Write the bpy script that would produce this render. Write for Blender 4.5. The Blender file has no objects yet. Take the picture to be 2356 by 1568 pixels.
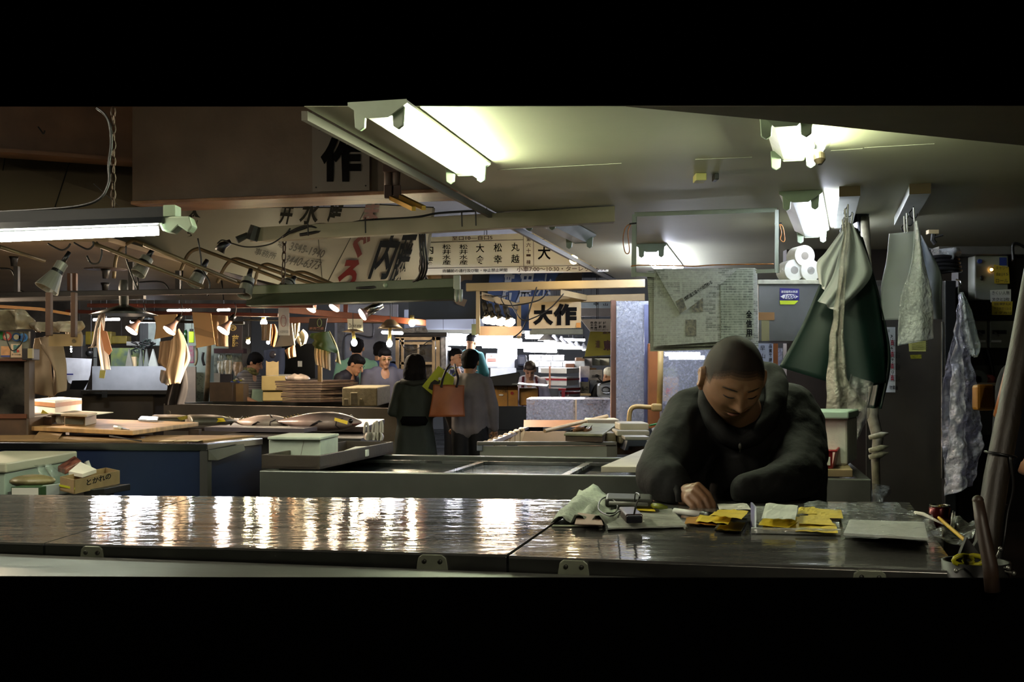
import bpy, bmesh, math, random
from mathutils import Vector as V, Matrix, noise, Euler
random.seed(11)
scene = bpy.context.scene
COL = scene.collection
# ---- the view: the eye stands at X=0 Y=0, 1.45 m above the floor, looking along +Y
F, CX, HY, CZ = 2650.0, 1178.0, 870.0, 1.45
def P(px, py, Y): return V(((px-CX)/F*Y, Y, CZ+(HY-py)/F*Y))
def G(px, py, z): return P(px, py, F*(CZ-z)/(py-HY))
cam = bpy.data.cameras.new('camera'); cam.sensor_width = 36; cam.lens = F/2356*36; cam.shift_y = 86/2356
cam.clip_start = .05; cam.clip_end = 200
co = bpy.data.objects.new('camera', cam); COL.objects.link(co)
co.location = (0, 0, CZ); co.rotation_euler = (math.pi/2, 0, 0); scene.camera = co
w = bpy.data.worlds.new('world'); scene.world = w; w.use_nodes = True
w.node_tree.nodes['Background'].inputs[0].default_value = (0, 0, 0, 1)
w.node_tree.nodes['Background'].inputs[1].default_value = 0
vs = scene.view_settings; vs.view_transform = 'Standard'; vs.look = 'None'; vs.gamma = 1; vs.use_curve_mapping = False
vs.exposure = 1.65
scene.cycles.max_bounces = 7; scene.cycles.diffuse_bounces = 4; scene.cycles.glossy_bounces = 4
scene.cycles.transmission_bounces = 6; scene.cycles.transparent_max_bounces = 24
scene.cycles.caustics_reflective = False; scene.cycles.caustics_refractive = False
scene.cycles.sample_clamp_indirect = 4
D1 = V((.237, .972, 0)).normalized(); D2 = V((.972, -.237, 0)).normalized(); UP = V((0, 0, 1))
CEIL = 2.3
# ---- materials
def lin(c):
    if isinstance(c, str):
        c = c.lstrip('#'); c = [int(c[i:i+2], 16)/255 for i in (0, 2, 4)]
        c = [x/12.92 if x <= .04045 else ((x+.055)/1.055)**2.4 for x in c]
    return (c[0], c[1], c[2], 1)
_M = {}
def M(name, c, r=.6, m=0, var=.12, sc=6, bump=0, bsc=40, st=(1, 1, 1), c2=None, spec=.5, al=1, tr=0, rv=0, sheen=0, coat=0, thr=(.35, .65), sub=0):
    if name in _M: return _M[name]
    mt = bpy.data.materials.new(name); mt.use_nodes = True; _M[name] = mt
    nt = mt.node_tree; N = nt.nodes; L = nt.links; b = N['Principled BSDF']
    c = lin(c)
    tc = N.new('ShaderNodeTexCoord'); mp = N.new('ShaderNodeMapping'); mp.inputs['Scale'].default_value = st
    L.new(tc.outputs['Object'], mp.inputs[0])
    ns = N.new('ShaderNodeTexNoise'); ns.inputs['Scale'].default_value = sc; ns.inputs['Detail'].default_value = 6
    L.new(mp.outputs[0], ns.inputs['Vector'])
    mr = N.new('ShaderNodeMapRange'); mr.inputs[1].default_value = thr[0]; mr.inputs[2].default_value = thr[1]
    L.new(ns.outputs[0], mr.inputs[0])
    mx = N.new('ShaderNodeMix'); mx.data_type = 'RGBA'
    if c2 is not None: a, d = c, lin(c2)
    else:
        a = tuple(x*(1-var) for x in c[:3])+(1,); d = tuple(min(1, x*(1+var)) for x in c[:3])+(1,)
    mx.inputs[6].default_value = a; mx.inputs[7].default_value = d
    L.new(mr.outputs[0], mx.inputs[0]); L.new(mx.outputs[2], b.inputs['Base Color'])
    b.inputs['Roughness'].default_value = r; b.inputs['Metallic'].default_value = m
    b.inputs['Specular IOR Level'].default_value = spec
    if rv:
        m2 = N.new('ShaderNodeMapRange'); m2.inputs[3].default_value = max(.02, r-rv); m2.inputs[4].default_value = min(1, r+rv)
        L.new(ns.outputs[0], m2.inputs[0]); m2.inputs[1].default_value = .3; m2.inputs[2].default_value = .7
        L.new(m2.outputs[0], b.inputs['Roughness'])
    if bump:
        n2 = N.new('ShaderNodeTexNoise'); n2.inputs['Scale'].default_value = bsc; n2.inputs['Detail'].default_value = 4
        L.new(mp.outputs[0], n2.inputs['Vector'])
        bp = N.new('ShaderNodeBump'); bp.inputs['Strength'].default_value = bump; bp.inputs['Distance'].default_value = .01
        L.new(n2.outputs[0], bp.inputs['Height']); L.new(bp.outputs[0], b.inputs['Normal'])
    if al < 1: b.inputs['Alpha'].default_value = al
    if tr: b.inputs['Transmission Weight'].default_value = tr
    if coat: b.inputs['Coat Weight'].default_value = coat
    if sub: b.inputs['Subsurface Weight'].default_value = sub; b.inputs['Subsurface Scale'].default_value = .01
    return mt
def EM(name, c, s):
    if name in _M: return _M[name]
    mt = bpy.data.materials.new(name); mt.use_nodes = True; _M[name] = mt
    b = mt.node_tree.nodes['Principled BSDF']; b.inputs['Base Color'].default_value = (.8, .8, .8, 1)
    b.inputs['Emission Color'].default_value = lin(c); b.inputs['Emission Strength'].default_value = s
    return mt
def GLASS(name, c=(.8, .85, .9), al=.25, r=.15, scratch=0, metal=0, nsc=9, bmp=.8):
    """thin film or pane: mostly see-through with a glossy coat and cloudy streaks"""
    if name in _M: return _M[name]
    mt = bpy.data.materials.new(name); mt.use_nodes = True; _M[name] = mt
    nt = mt.node_tree; N = nt.nodes; L = nt.links; b = N['Principled BSDF']
    b.inputs['Base Color'].default_value = lin(c); b.inputs['Roughness'].default_value = r; b.inputs['Specular IOR Level'].default_value = .8
    b.inputs['Metallic'].default_value = metal
    tc = N.new('ShaderNodeTexCoord'); ns = N.new('ShaderNodeTexNoise'); ns.inputs['Scale'].default_value = nsc; ns.inputs['Detail'].default_value = 8
    L.new(tc.outputs['Object'], ns.inputs['Vector'])
    mr = N.new('ShaderNodeMapRange'); mr.inputs[1].default_value = .35; mr.inputs[2].default_value = .7
    mr.inputs[3].default_value = al*.6; mr.inputs[4].default_value = min(1, al*1.5+scratch)
    L.new(ns.outputs[0], mr.inputs[0]); L.new(mr.outputs[0], b.inputs['Alpha'])
    n2 = N.new('ShaderNodeTexNoise'); n2.inputs['Scale'].default_value = 28; L.new(tc.outputs['Object'], n2.inputs['Vector'])
    n2.inputs['Scale'].default_value = 42; bp = N.new('ShaderNodeBump'); bp.inputs['Strength'].default_value = bmp; bp.inputs['Distance'].default_value = .02
    L.new(n2.outputs[0], bp.inputs['Height']); L.new(bp.outputs[0], b.inputs['Normal'])
    return mt
# ---- mesh building
class MB:
    def __init__(s): s.v = []; s.f = []
    def add(s, vs, fs):
        b = len(s.v); s.v += [V(x) for x in vs]; s.f += [tuple(i+b for i in f) for f in fs]; return s
    def hexa(s, a, b):
        return s.add(list(a)+list(b), [(3, 2, 1, 0), (4, 5, 6, 7), (0, 1, 5, 4), (1, 2, 6, 5), (2, 3, 7, 6), (3, 0, 4, 7)])
    def obox(s, o, u, w, h):
        o = V(o); u = V(u); w = V(w); h = h if isinstance(h, V) else V((0, 0, h))
        a = [o, o+u, o+u+w, o+w]; return s.hexa(a, [p+h for p in a])
    def box(s, c, d, R=None):
        R = R or Matrix.Identity(3); c = V(c); d = V(d)/2
        a = [c+R@V((x*d.x, y*d.y, -d.z)) for x, y in ((-1, -1), (1, -1), (1, 1), (-1, 1))]
        b = [c+R@V((x*d.x, y*d.y, d.z)) for x, y in ((-1, -1), (1, -1), (1, 1), (-1, 1))]
        return s.hexa(a, b)
    def prism(s, poly, vec):
        n = len(poly); vec = V(vec); poly = [V(p) for p in poly]
        return s.add(poly+[p+vec for p in poly], [tuple(range(n)), tuple(range(2*n-1, n-1, -1))]+[(i, i+n, (i+1) % n+n, (i+1) % n) for i in range(n)])
    def tube(s, pts, r, n=8):
        pts = [V(p) for p in pts]; k = len(pts); rs = r if isinstance(r, (list, tuple)) else [r]*k
        b = len(s.v); prev = None
        for i, p in enumerate(pts):
            t = (pts[min(i+1, k-1)]-pts[max(i-1, 0)]).normalized()
            if prev is None:
                a = t.orthogonal().normalized()
            else:
                a = (prev-t*prev.dot(t))
                a = a.normalized() if a.length > 1e-6 else t.orthogonal().normalized()
            prev = a; c = t.cross(a)
            for j in range(n):
                q = 2*math.pi*j/n; s.v.append(p+(a*math.cos(q)+c*math.sin(q))*rs[i])
        for i in range(k-1):
            for j in range(n):
                s.f.append((b+i*n+j, b+i*n+(j+1) % n, b+(i+1)*n+(j+1) % n, b+(i+1)*n+j))
        s.f.append(tuple(b+j for j in range(n-1, -1, -1))); s.f.append(tuple(b+(k-1)*n+j for j in range(n)))
        return s
    def curve(s, pts, r, n=6, k=6):
        return s.tube(smooth_path(pts, k), r, n)
    def lathe(s, prof, o=(0, 0, 0), ax=(0, 0, 1), n=16):
        o = V(o); ax = V(ax).normalized(); a = ax.orthogonal().normalized(); c = ax.cross(a); b = len(s.v)
        for r, h in prof:
            for j in range(n):
                q = 2*math.pi*j/n; s.v.append(o+ax*h+(a*math.cos(q)+c*math.sin(q))*max(r, 1e-5))
        for i in range(len(prof)-1):
            for j in range(n):
                s.f.append((b+i*n+j, b+i*n+(j+1) % n, b+(i+1)*n+(j+1) % n, b+(i+1)*n+j))
        s.f.append(tuple(b+j for j in range(n-1, -1, -1))); s.f.append(tuple(b+(len(prof)-1)*n+j for j in range(n)))
        return s
    def ball(s, c, r, n=12, R=None):
        c = V(c); r = (r, r, r) if not isinstance(r, (tuple, list)) else r; R = R or Matrix.Identity(3); b = len(s.v); m = n//2+1
        for i in range(m+1):
            t = math.pi*i/m
            for j in range(n):
                q = 2*math.pi*j/n
                s.v.append(c+R@V((r[0]*math.sin(t)*math.cos(q), r[1]*math.sin(t)*math.sin(q), r[2]*math.cos(t)+0)))
        for i in range(m):
            for j in range(n): s.f.append((b+i*n+j, b+(i+1)*n+j, b+(i+1)*n+(j+1) % n, b+i*n+(j+1) % n))
        return s
    def grid(s, fn, nu, nv):
        b = len(s.v)
        for j in range(nv+1):
            for i in range(nu+1): s.v.append(V(fn(i/nu, j/nv)))
        for j in range(nv):
            for i in range(nu):
                a = b+j*(nu+1)+i; s.f.append((a, a+1, a+nu+2, a+nu+1))
        return s
    # shapes drawn on the photo plane at a depth Y
    def card(s, pts, Y, th=.004):
        return s.prism([P(p[0], p[1], p[2] if len(p) > 2 else Y) for p in pts], (0, th, 0))
    def bpx(s, x0, y0, x1, y1, Y, d):
        a = P(x0, y1, Y); b = P(x1, y0, Y); return s.obox(a, (b.x-a.x, 0, 0), (0, d, 0), b.z-a.z)
def smooth_path(pts, k=6):
    pts = [V(p) for p in pts]
    if len(pts) < 3: return pts
    out = []; n = len(pts)
    for i in range(n-1):
        p0, p1, p2, p3 = pts[max(i-1, 0)], pts[i], pts[i+1], pts[min(i+2, n-1)]
        for j in range(k):
            t = j/k; out.append(.5*((2*p1)+(p2-p0)*t+(2*p0-5*p1+4*p2-p3)*t*t+(3*p1-p0-3*p2+p3)*t**3))
    out.append(pts[-1]); return out
def drape(L, R, Y, amp=.012, fr=3, th=.0015, nu=16, nv=24, ph=0, crump=0, dY=0):
    """a hanging sheet between two edge polylines (photo points, top to bottom)"""
    Lp = smooth_path([V((x, y, 0)) for x, y in L], 8); Rp = smooth_path([V((x, y, 0)) for x, y in R], 8)
    def at(pl, t):
        x = t*(len(pl)-1); i = min(int(x), len(pl)-2); return pl[i].lerp(pl[i+1], x-i)
    m = MB()
    def fn(u, v):
        q = at(Lp, v).lerp(at(Rp, v), u); p = P(q.x, q.y, Y+dY*v)
        o = amp*math.sin(fr*2*math.pi*u+ph+1.3*math.sin(2.2*v+ph))*(.35+.65*v)
        if crump: o += crump*(noise.noise(p*14+V((ph, 0, 0)))+.5*noise.noise(p*37))
        return p+V((0, o, 0))
    m.grid(fn, nu, nv); return m
def newobj(name, mb, mat, smooth=False, bev=0, solid=0, sub=0, weld=False):
    me = bpy.data.meshes.new(name); me.from_pydata([tuple(v) for v in mb.v], [], mb.f); me.update()
    o = bpy.data.objects.new(name, me); COL.objects.link(o)
    if mat is not None: me.materials.append(mat)
    bm = bmesh.new(); bm.from_mesh(me)
    if weld: bmesh.ops.remove_doubles(bm, verts=bm.verts, dist=1e-5)
    bmesh.ops.recalc_face_normals(bm, faces=bm.faces); bm.to_mesh(me); bm.free()
    if smooth:
        for p in me.polygons: p.use_smooth = True
    if solid:
        d = o.modifiers.new('solid', 'SOLIDIFY'); d.thickness = solid; d.offset = 0
    if bev:
        d = o.modifiers.new('bevel', 'BEVEL'); d.width = bev; d.segments = 2; d.limit_method = 'ANGLE'; d.angle_limit = .7
        d.harden_normals = False
    if sub:
        d = o.modifiers.new('sub', 'SUBSURF'); d.levels = d.render_levels = sub
    return o
AUTO = []
def T(name, label, cat, group=None):
    o = bpy.data.objects.new(name, None); COL.objects.link(o); o.empty_display_size = .05
    o['label'] = label; o['category'] = cat
    if group: o['group'] = group
    AUTO.append(o); return o
def part(name, mb, mat, parent, label=None, **k):
    o = newobj(name, mb, mat, **k); o.parent = parent
    if label: o['label'] = label
    return o
def S(name, mb, mat, label, cat, group=None, **k):
    o = newobj(name, mb, mat, **k); o['label'] = label; o['category'] = cat
    if group: o['group'] = group
    AUTO.append(o); return o
def struct(name, mb, mat, **k):
    o = newobj(name, mb, mat, **k); o['kind'] = 'structure'; return o
def kids(o): return [c for c in bpy.data.objects if c.parent == o]
def beam_light(t, a, ax, watts, col=(1, .78, .55), ang=1.35, r=.03):
    """the throw of a reflector bulb, set at its face"""
    l = bpy.data.lights.new('beam', 'SPOT'); l.energy = watts; l.color = col; l.spot_size = ang*1.3; l.spot_blend = .6; l.shadow_soft_size = r
    o = bpy.data.objects.new('beam', l); COL.objects.link(o); o.location = a+ax*.03; o.rotation_euler = ax.to_track_quat('-Z', 'Y').to_euler(); o.parent = t; return o
def dup(root, loc, rot=None, label=None, group=None, scale=None):
    r = root.copy(); COL.objects.link(r); r.location = loc
    if rot is not None: r.rotation_euler = rot
    if scale is not None: r.scale = (scale,)*3 if not isinstance(scale, (tuple, list)) else scale
    if label: r['label'] = label
    if group: r['group'] = group
    for ch in kids(root):
        c = ch.copy(); COL.objects.link(c); c.parent = r
        for g in kids(ch):
            d = g.copy(); COL.objects.link(d); d.parent = c
    return r
def finalize():
    bpy.context.view_layer.update()
    for o in AUTO:
        pts = []
        def coll(x, off):
            if x.type == 'MESH': pts.extend(v.co+off for v in x.data.vertices)
            for c in kids(x): coll(c, off+c.location)
        if o.type == 'MESH':
            pts = [v.co.copy() for v in o.data.vertices]
        for c in kids(o): coll(c, c.location.copy())
        if not pts: continue
        lo = V((min(p.x for p in pts), min(p.y for p in pts), min(p.z for p in pts)))
        hi = V((max(p.x for p in pts), max(p.y for p in pts), max(p.z for p in pts)))
        b = V(((lo.x+hi.x)/2, (lo.y+hi.y)/2, lo.z))
        if lo.z > 1.72 and 9.6 < b.y < 32 and hi.z < 3.2 and abs(b.x) < 11:
            low = b.y < 12 and b.x < -1.0 and b.x < -1.5+(b.y-7)*.12; top = 2.28 if low else 3.33+(b.y-8)*.04
            if hi.z < top-.02 and 'wire' not in o.name and 'cable' not in o.name:
                wm = MB().tube([V((b.x, b.y, hi.z-.004)), V((b.x, b.y, top+.01))], .0035, 5); part('hanger_wire', wm, M('hanger_wire', '#1a1918', .6), o).location = -b
        if o.type == 'MESH':
            o.data.transform(Matrix.Translation(-b))
        for c in kids(o):
            if not c.name.startswith('hanger_wire'): c.location = c.location-b
        o.location = o.location+b
# ---- lettering
_T = {}
def glyphs(s, bold=0, ls=1.0):
    k = (s, bold, ls)
    if k in _T: return _T[k]
    c = bpy.data.curves.new('t', 'FONT'); c.body = s; c.offset = bold; c.resolution_u = 3; c.space_line = ls
    o = bpy.data.objects.new('t', c); COL.objects.link(o)
    dg = bpy.context.evaluated_depsgraph_get(); me = bpy.data.meshes.new_from_object(o.evaluated_get(dg))
    vs = [v.co.copy() for v in me.vertices]; fs = [tuple(p.vertices) for p in me.polygons]
    bpy.data.objects.remove(o); bpy.data.curves.remove(c); bpy.data.meshes.remove(me)
    x0 = min(v.x for v in vs); x1 = max(v.x for v in vs); y0 = min(v.y for v in vs); y1 = max(v.y for v in vs)
    _T[k] = ([((v.x-x0)/max(x1-x0, 1e-6), (v.y-y0)/max(y1-y0, 1e-6)) for v in vs], fs); return _T[k]
def text(mb, s, a, b, c, bold=0, off=.002, ls=1.0):
    """fit the string into the parallelogram a (lower left), b (lower right), c (upper left), lifted off its ground"""
    a, b, c = V(a), V(b), V(c); n = (b-a).cross(c-a).normalized()
    vs, fs = glyphs(s, bold, ls); o = n*off
    return mb.add([a+(b-a)*x+(c-a)*y+o for x, y in vs], fs)
def textpx(mb, s, x0, y0, x1, y1, Y, bold=0, off=.003, sk=0, dy=0, ls=1.0):
    """x0,y0 top left, x1,y1 bottom right; sk shifts the top, dy drops the far end"""
    yy = Y if callable(Y) else (lambda x, y: Y)
    q = lambda x, y: P(x, y, yy(x, y))
    return text(mb, s, q(x0, y1), q(x1, y1+dy), q(x0+sk, y0), bold, off, ls)
def remesh(mb, vox, sm=3, fac=.5):
    o = newobj('tmp', mb, None); d = o.modifiers.new('r', 'REMESH'); d.mode = 'VOXEL'; d.voxel_size = vox
    if sm:
        d = o.modifiers.new('s', 'SMOOTH'); d.iterations = sm; d.factor = fac
    dg = bpy.context.evaluated_depsgraph_get(); me = bpy.data.meshes.new_from_object(o.evaluated_get(dg))
    r = MB(); r.v = [v.co.copy() for v in me.vertices]; r.f = [tuple(p.vertices) for p in me.polygons]
    m0 = o.data; bpy.data.objects.remove(o); bpy.data.meshes.remove(m0); bpy.data.meshes.remove(me); return r
def limb(mb, pts, rs, n=12):
    """tapered chain with round joints"""
    pts = [V(p) for p in pts]
    for i in range(len(pts)-1): mb.tube([pts[i], pts[i+1]], [rs[i], rs[i+1]], n)
    for p, r in zip(pts, rs): mb.ball(p, r, n)
    return mb
# ---- shared materials
steel = M('brushed_steel', '#8d8f8b', .3, 1, .18, 5, .12, 30, (1, 6, 1), rv=.08)
dsteel = M('dull_steel', '#5b5c59', .42, 1, .25, 3, .08, 20, rv=.12)
panel = M('painted_panel', '#a59f8f', .6, 0, .06, 1.3)
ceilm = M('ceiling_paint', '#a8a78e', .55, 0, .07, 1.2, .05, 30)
brown = M('old_beam_paint', '#5d4c42', .55, 0, .25, 2.2, .1, 25)
greenp = M('pale_green_paint', '#8b9a82', .45, 0, .1, 8)
black = M('black_plastic', '#0c0c0c', .4)
dark = M('dark_rubber', '#1a1917', .7)
wood = M('raw_wood', '#a9763f', .6, 0, .3, 3, .1, 50, (1, 8, 8))
dwood = M('dark_wood', '#3d2a1e', .55, 0, .35, 3, .15, 40, (1, 8, 8))
rwood = M('red_brown_wood', '#5a2a1a', .6, 0, .3, 3, .1, 40, (8, 1, 8))
cream = M('cream_paint', '#c9b48a', .55, 0, .1, 4)
white = M('white_plastic', '#d8d8d2', .45, 0, .04, 6)
foam = M('white_foam', '#d9d9d0', .8, 0, .06, 30, .15, 120)
paper = M('paper', '#cfcdc0', .8, 0, .05, 12)
bpaper = M('brown_paper', '#b08a5c', .75, 0, .12, 6)
yellow = M('yellow_paper', '#d8be1e', .7, 0, .08, 10)
ink = M('black_ink', '#0b0b0c', .9, spec=.12)
cable = M('black_cable', '#0d0c0b', .45)
chrome = M('chrome', '#b9b9b4', .2, 1)
# ================= the setting =================
m = MB().add([(-12, -1.6, 0), (12, -1.6, 0), (12, 34, 0), (-12, 34, 0)], [(0, 1, 2, 3)])
struct('floor', m, M('wet_concrete', '#33322f', .25, 0, .3, 1.2, .1, 8, rv=.15))
A = G(700, 245, CEIL); B = G(1418, 641, CEIL)
A2 = V((6, A.y, CEIL)); B2 = V((6, B.y, CEIL))
m = MB().prism([A, A2, B2, B], (0, 0, .002)); struct('ceiling', m, ceilm)
m = MB(); e = (B-A).normalized(); m.obox(A+V((-.02, .06, -.03)), e*(B-A).length, (.02, 0, 0), .03); struct('trim_1', m, M('trim_paint', '#4d493e', .6))
m = MB()
for a, b in (((1145, 391), (1430, 376)), ((1600, 367), (1730, 362)), ((1912, 347), (1985, 342)), ((1990, 340), (2150, 331))):
    p, q = G(*a, CEIL-.002), G(*b, CEIL-.002); m.obox(p, q-p, (0, .006, 0), .002)
struct('trim_2', m, M('seam', '#a19f8e', .6))
# lower soffit over the aisle in front of the stall
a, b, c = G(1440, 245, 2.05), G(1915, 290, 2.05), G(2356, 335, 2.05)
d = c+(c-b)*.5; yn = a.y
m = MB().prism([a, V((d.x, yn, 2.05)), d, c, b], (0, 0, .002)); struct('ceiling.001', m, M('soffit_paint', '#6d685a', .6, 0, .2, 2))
# far end wall of the bright hall and side walls out of the aisle
m = MB().obox((-12, 33, 0), (24, 0, 0), (0, .2, 0), 4.4); struct('wall_back', m, M('hall_wall', '#b9bec2', .7, 0, .1, 1))
m = MB().obox(P(1740, 870, 7.6)*V((1, 1, 0)) if False else (P(1810, 0, 7.6).x, 7.6, 0), (4, 0, 0), (0, .1, 0), 2.3); struct('wall_right', m, M('dark_wall', '#3b3129', .6, 0, .3, 2))
m = MB().obox((-9.2, 6, 0), (.1, 0, 0), (0, 16, 0), 2.6); struct('wall_left', m, M('left_wall', '#6a6257', .7, 0, .2, 2))
# big brown overhead beam with its bottom flange
def topz(Y): return CZ+625/F*Y
fl = M('flange_paint', '#a8805f', .33, 0, .3, 3, .3, 45, (1, 4, 1), c2='#7d5a42')
zb = 2.43
a = G(300, 470, zb); b = G(1090, 439, zb); u = b-a; n = V((-u.y, u.x, 0)).normalized()
m = MB(); m.obox(a, u, n*.3, .02); struct('ceiling.002', m, fl, bev=.004)
m = MB(); g0, g1 = a+n*.02, b+n*.02
m.hexa([g0+UP*.02, g1+UP*.02, g1+n*.02+UP*.02, g0+n*.02+UP*.02], [V((g0.x, g0.y, topz(g0.y))), V((g1.x, g1.y, topz(g1.y))), V((g1.x, g1.y, topz(g1.y)))+n*.02, V((g0.x, g0.y, topz(g0.y)))+n*.02])
struct('wall_beam_web', m, M('beam_web', '#6b5a4a', .5, 0, .28, 2.5, .15, 30, thr=(.3, .75)))
# cross beam joining it, upper left, with the cream hood boards under it
a0, a1 = P(-60, 343, 6.2), P(338, 372, 6.7)
m = MB(); t0, t1 = V((a0.x, a0.y, topz(a0.y))), V((a1.x, a1.y, topz(a1.y)))
m.hexa([a0, a1, a1+V((0, .02, 0)), a0+V((0, .02, 0))], [t0, t1, t1+V((0, .02, 0)), t0+V((0, .02, 0))])
m.hexa([a0+V((0, -.1, -.02)), a1+V((0, -.1, -.02)), a1+V((0, .1, -.02)), a0+V((0, .1, -.02))], [a0+V((0, -.1, 0)), a1+V((0, -.1, 0)), a1+V((0, .1, 0)), a0+V((0, .1, 0))])
struct('wall_cross_beam', m, M('cross_beam', '#6a4c36', .5, 0, .3, 3, .1, 30))
m = MB(); bb = [P(-60, 352, 6.9), P(345, 378, 7.3), P(345, 480, 6.6), P(-60, 520, 6.2)]
m.prism(bb, (0, .03, .02)); struct('wall_hood', m, M('hood_board', '#98866b', .6, 0, .08, 1.5))
m = MB()
for x0, x1 in ((15, -5), (165, 128)):
    p, q = P(x0, 357 if x0 < 100 else 366, 6.93), P(x1, 480, 6.45); m.tube([p+V((0, -.015, 0)), q+V((0, -.015, 0))], .003, 4)
struct('trim_3', m, dark)
# low stall ceiling on the warm side
a, b, c, d = G(-500, 552, 2.28), G(250, 556, 2.28), G(715, 690, 2.28), G(-500, 690, 2.28)
m = MB().prism([a, b, c, d], (0, 0, .03)); struct('ceiling.003', m, M('stall_ceiling', '#a08a6e', .6, 0, .12, 1.5))
m = MB().obox(G(560, 668, 2.28), (3.2, 0, 0), (0, .03, 0), .25); struct('wall_fascia', m, M('fascia', '#8f8370', .6, 0, .2, 3))
# high dark roof over the aisle and the warm hall
m = MB().add([(-12, 8, 3.33), (12, 8, 3.33), (12, 33, 4.33), (-12, 33, 4.33)], [(0, 1, 2, 3)]); struct('ceiling.004', m, M('high_roof', '#3a3b40', .8, 0, .3, 1))
for i, (x, Y) in enumerate(((-60, 16), (300, 16))): pass
m = MB().obox((-14, 22, 0), (9, 0, 0), (0, .1, 0), 3.6); struct('wall_stall', m, M('stall_back', '#6f6658', .7, 0, .4, 2, c2='#3c352d'))

# ================= fluorescent fixtures =================
white_em = EM('tube_glow_neutral', '#f4ffd8', 42); cool_em = EM('tube_glow_cool', '#e4ecff', 26); warm_em = EM('tube_glow_far', '#f4f4ff', 26)
def fixture(label, c0, c1, lit, em, body=None, refl=None, wdt=.19, group=None, depth=.05, name='fluorescent_light', ends=True):
    """c0, c1: centre line on the ceiling; lit: two flags for the tubes"""
    body = body or greenp; t = T(name, label, 'light', group)
    c0, c1 = V(c0), V(c1); d = (c1-c0).normalized(); s = d.cross(UP).normalized(); up = s.cross(d); L = (c1-c0).length
    def q(x, y, z): return c0+s*x+d*y+up*z
    m = MB(); w2 = wdt/2; prof = [(-w2, -.004), (-w2, -.012), (-.035, -depth), (.035, -depth), (w2, -.012), (w2, -.004), (.0, -.002)]
    n = len(prof); vs = [q(x, 0, z) for x, z in prof]+[q(x, L, z) for x, z in prof]
    m.add(vs, [tuple(range(n)), tuple(range(2*n-1, n-1, -1))]+[(i, i+n, (i+1) % n+n, (i+1) % n) for i in range(n)])
    part('housing', m, refl or white, t)
    for k, sx in enumerate((-.062, .062)):
        zc = -.062
        for y in (.02, L-.02):
            m = MB(); m.prism([q(sx-.02, y-.008, -.018), q(sx+.02, y-.008, -.018), q(sx+.016, y-.008, zc-.016), q(sx, y-.008, zc-.026), q(sx-.016, y-.008, zc-.016)], d*.016)
            part('socket', m, body, t, bev=.003)
        if lit[k] is not None:
            m = MB().tube([q(sx, .03, zc), q(sx, .04, zc), q(sx, L-.04, zc), q(sx, L-.03, zc)], [.012, .0145, .0145, .012], 12)
            part('tube', m, em if lit[k] else white, t, smooth=True)
    if ends:
        for y in (-.003, L):
            m = MB().prism([q(-w2, y, -.002), q(-w2, y, -.014), q(-.035, y, -depth-.004), q(.035, y, -depth-.004), q(w2, y, -.014), q(w2, y, -.002)], d*.003)
            part('end_plate', m, body, t)
    return t
def cp(px, py, z): 
    p = G(px, py, z); return V((p.x, p.y, CEIL))
fixture('ceiling fluorescent fixture with a lit tube hanging over the big plain ceiling, longest one', cp(868, 268, 2.25), cp(1075, 402, 2.25), (None, True), white_em, refl=M('bright_white', '#f2f4ee', .4))
fixture('lit fluorescent fixture at the edge of the dark soffit, plastic film beside it', cp(1808, 288, 2.25), cp(1826, 368, 2.25), (None, True), white_em, wdt=.15, refl=M('bright_white', '#f2f4ee'))
fixture('unlit grey fluorescent fixture without tubes over the stall sign', cp(1242, 513, 2.25), cp(1335, 558, 2.25), (None, None), white_em, refl=M('grey_reflector', '#8d958c', .4))
fixture('lit fluorescent fixture above the hanging newspapers', cp(1498, 578, 2.25), cp(1545, 628, 2.25), (True, True), cool_em)
fixture('lit fluorescent fixture near the hanging green aprons', cp(1842, 463, 2.25), cp(1868, 545, 2.25), (None, True), cool_em)
# unseen fixtures added as fill light above, beside and behind the view
fill_em = EM('tube_glow_rear', '#fff4dc', 34)
for k, (a_, b_) in enumerate((((-1.75, 2.1, 2.66), (-1.5, 3.2, 2.66)), ((-3.6, 3.4, 2.4), (-3.3, 4.5, 2.4)), ((.5, -.6, 2.3), (.75, .5, 2.3)))): fixture(['lit fluorescent fixture hung high over the empty counter', 'lit fluorescent fixture over the warm stall side aisle', 'lit fluorescent fixture over the aisle behind the viewer'][k], V(a_), V(b_), (True, True), fill_em)
# plastic film hung beside the second fixture
m = drape([(1852, 288), (1850, 340), (1862, 372)], [(1916, 292), (1912, 330), (1893, 352)], 3.95, .015, 2, crump=.02)
S('plastic_film', m, GLASS('film_clear', '#b6bac8', .35, .12), 'clear crinkled plastic film taped beside a lit ceiling fixture', 'film', smooth=True)
m = MB().lathe([(.012, 0), (.02, .01), (.02, .03), (.008, .045)], P(1884, 350, 3.9), (0, -.3, -1)); S('lamp_socket', m, M('brown_bakelite', '#3c3224', .4), 'small brown lamp socket sticking out by the plastic film', 'socket')
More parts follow.
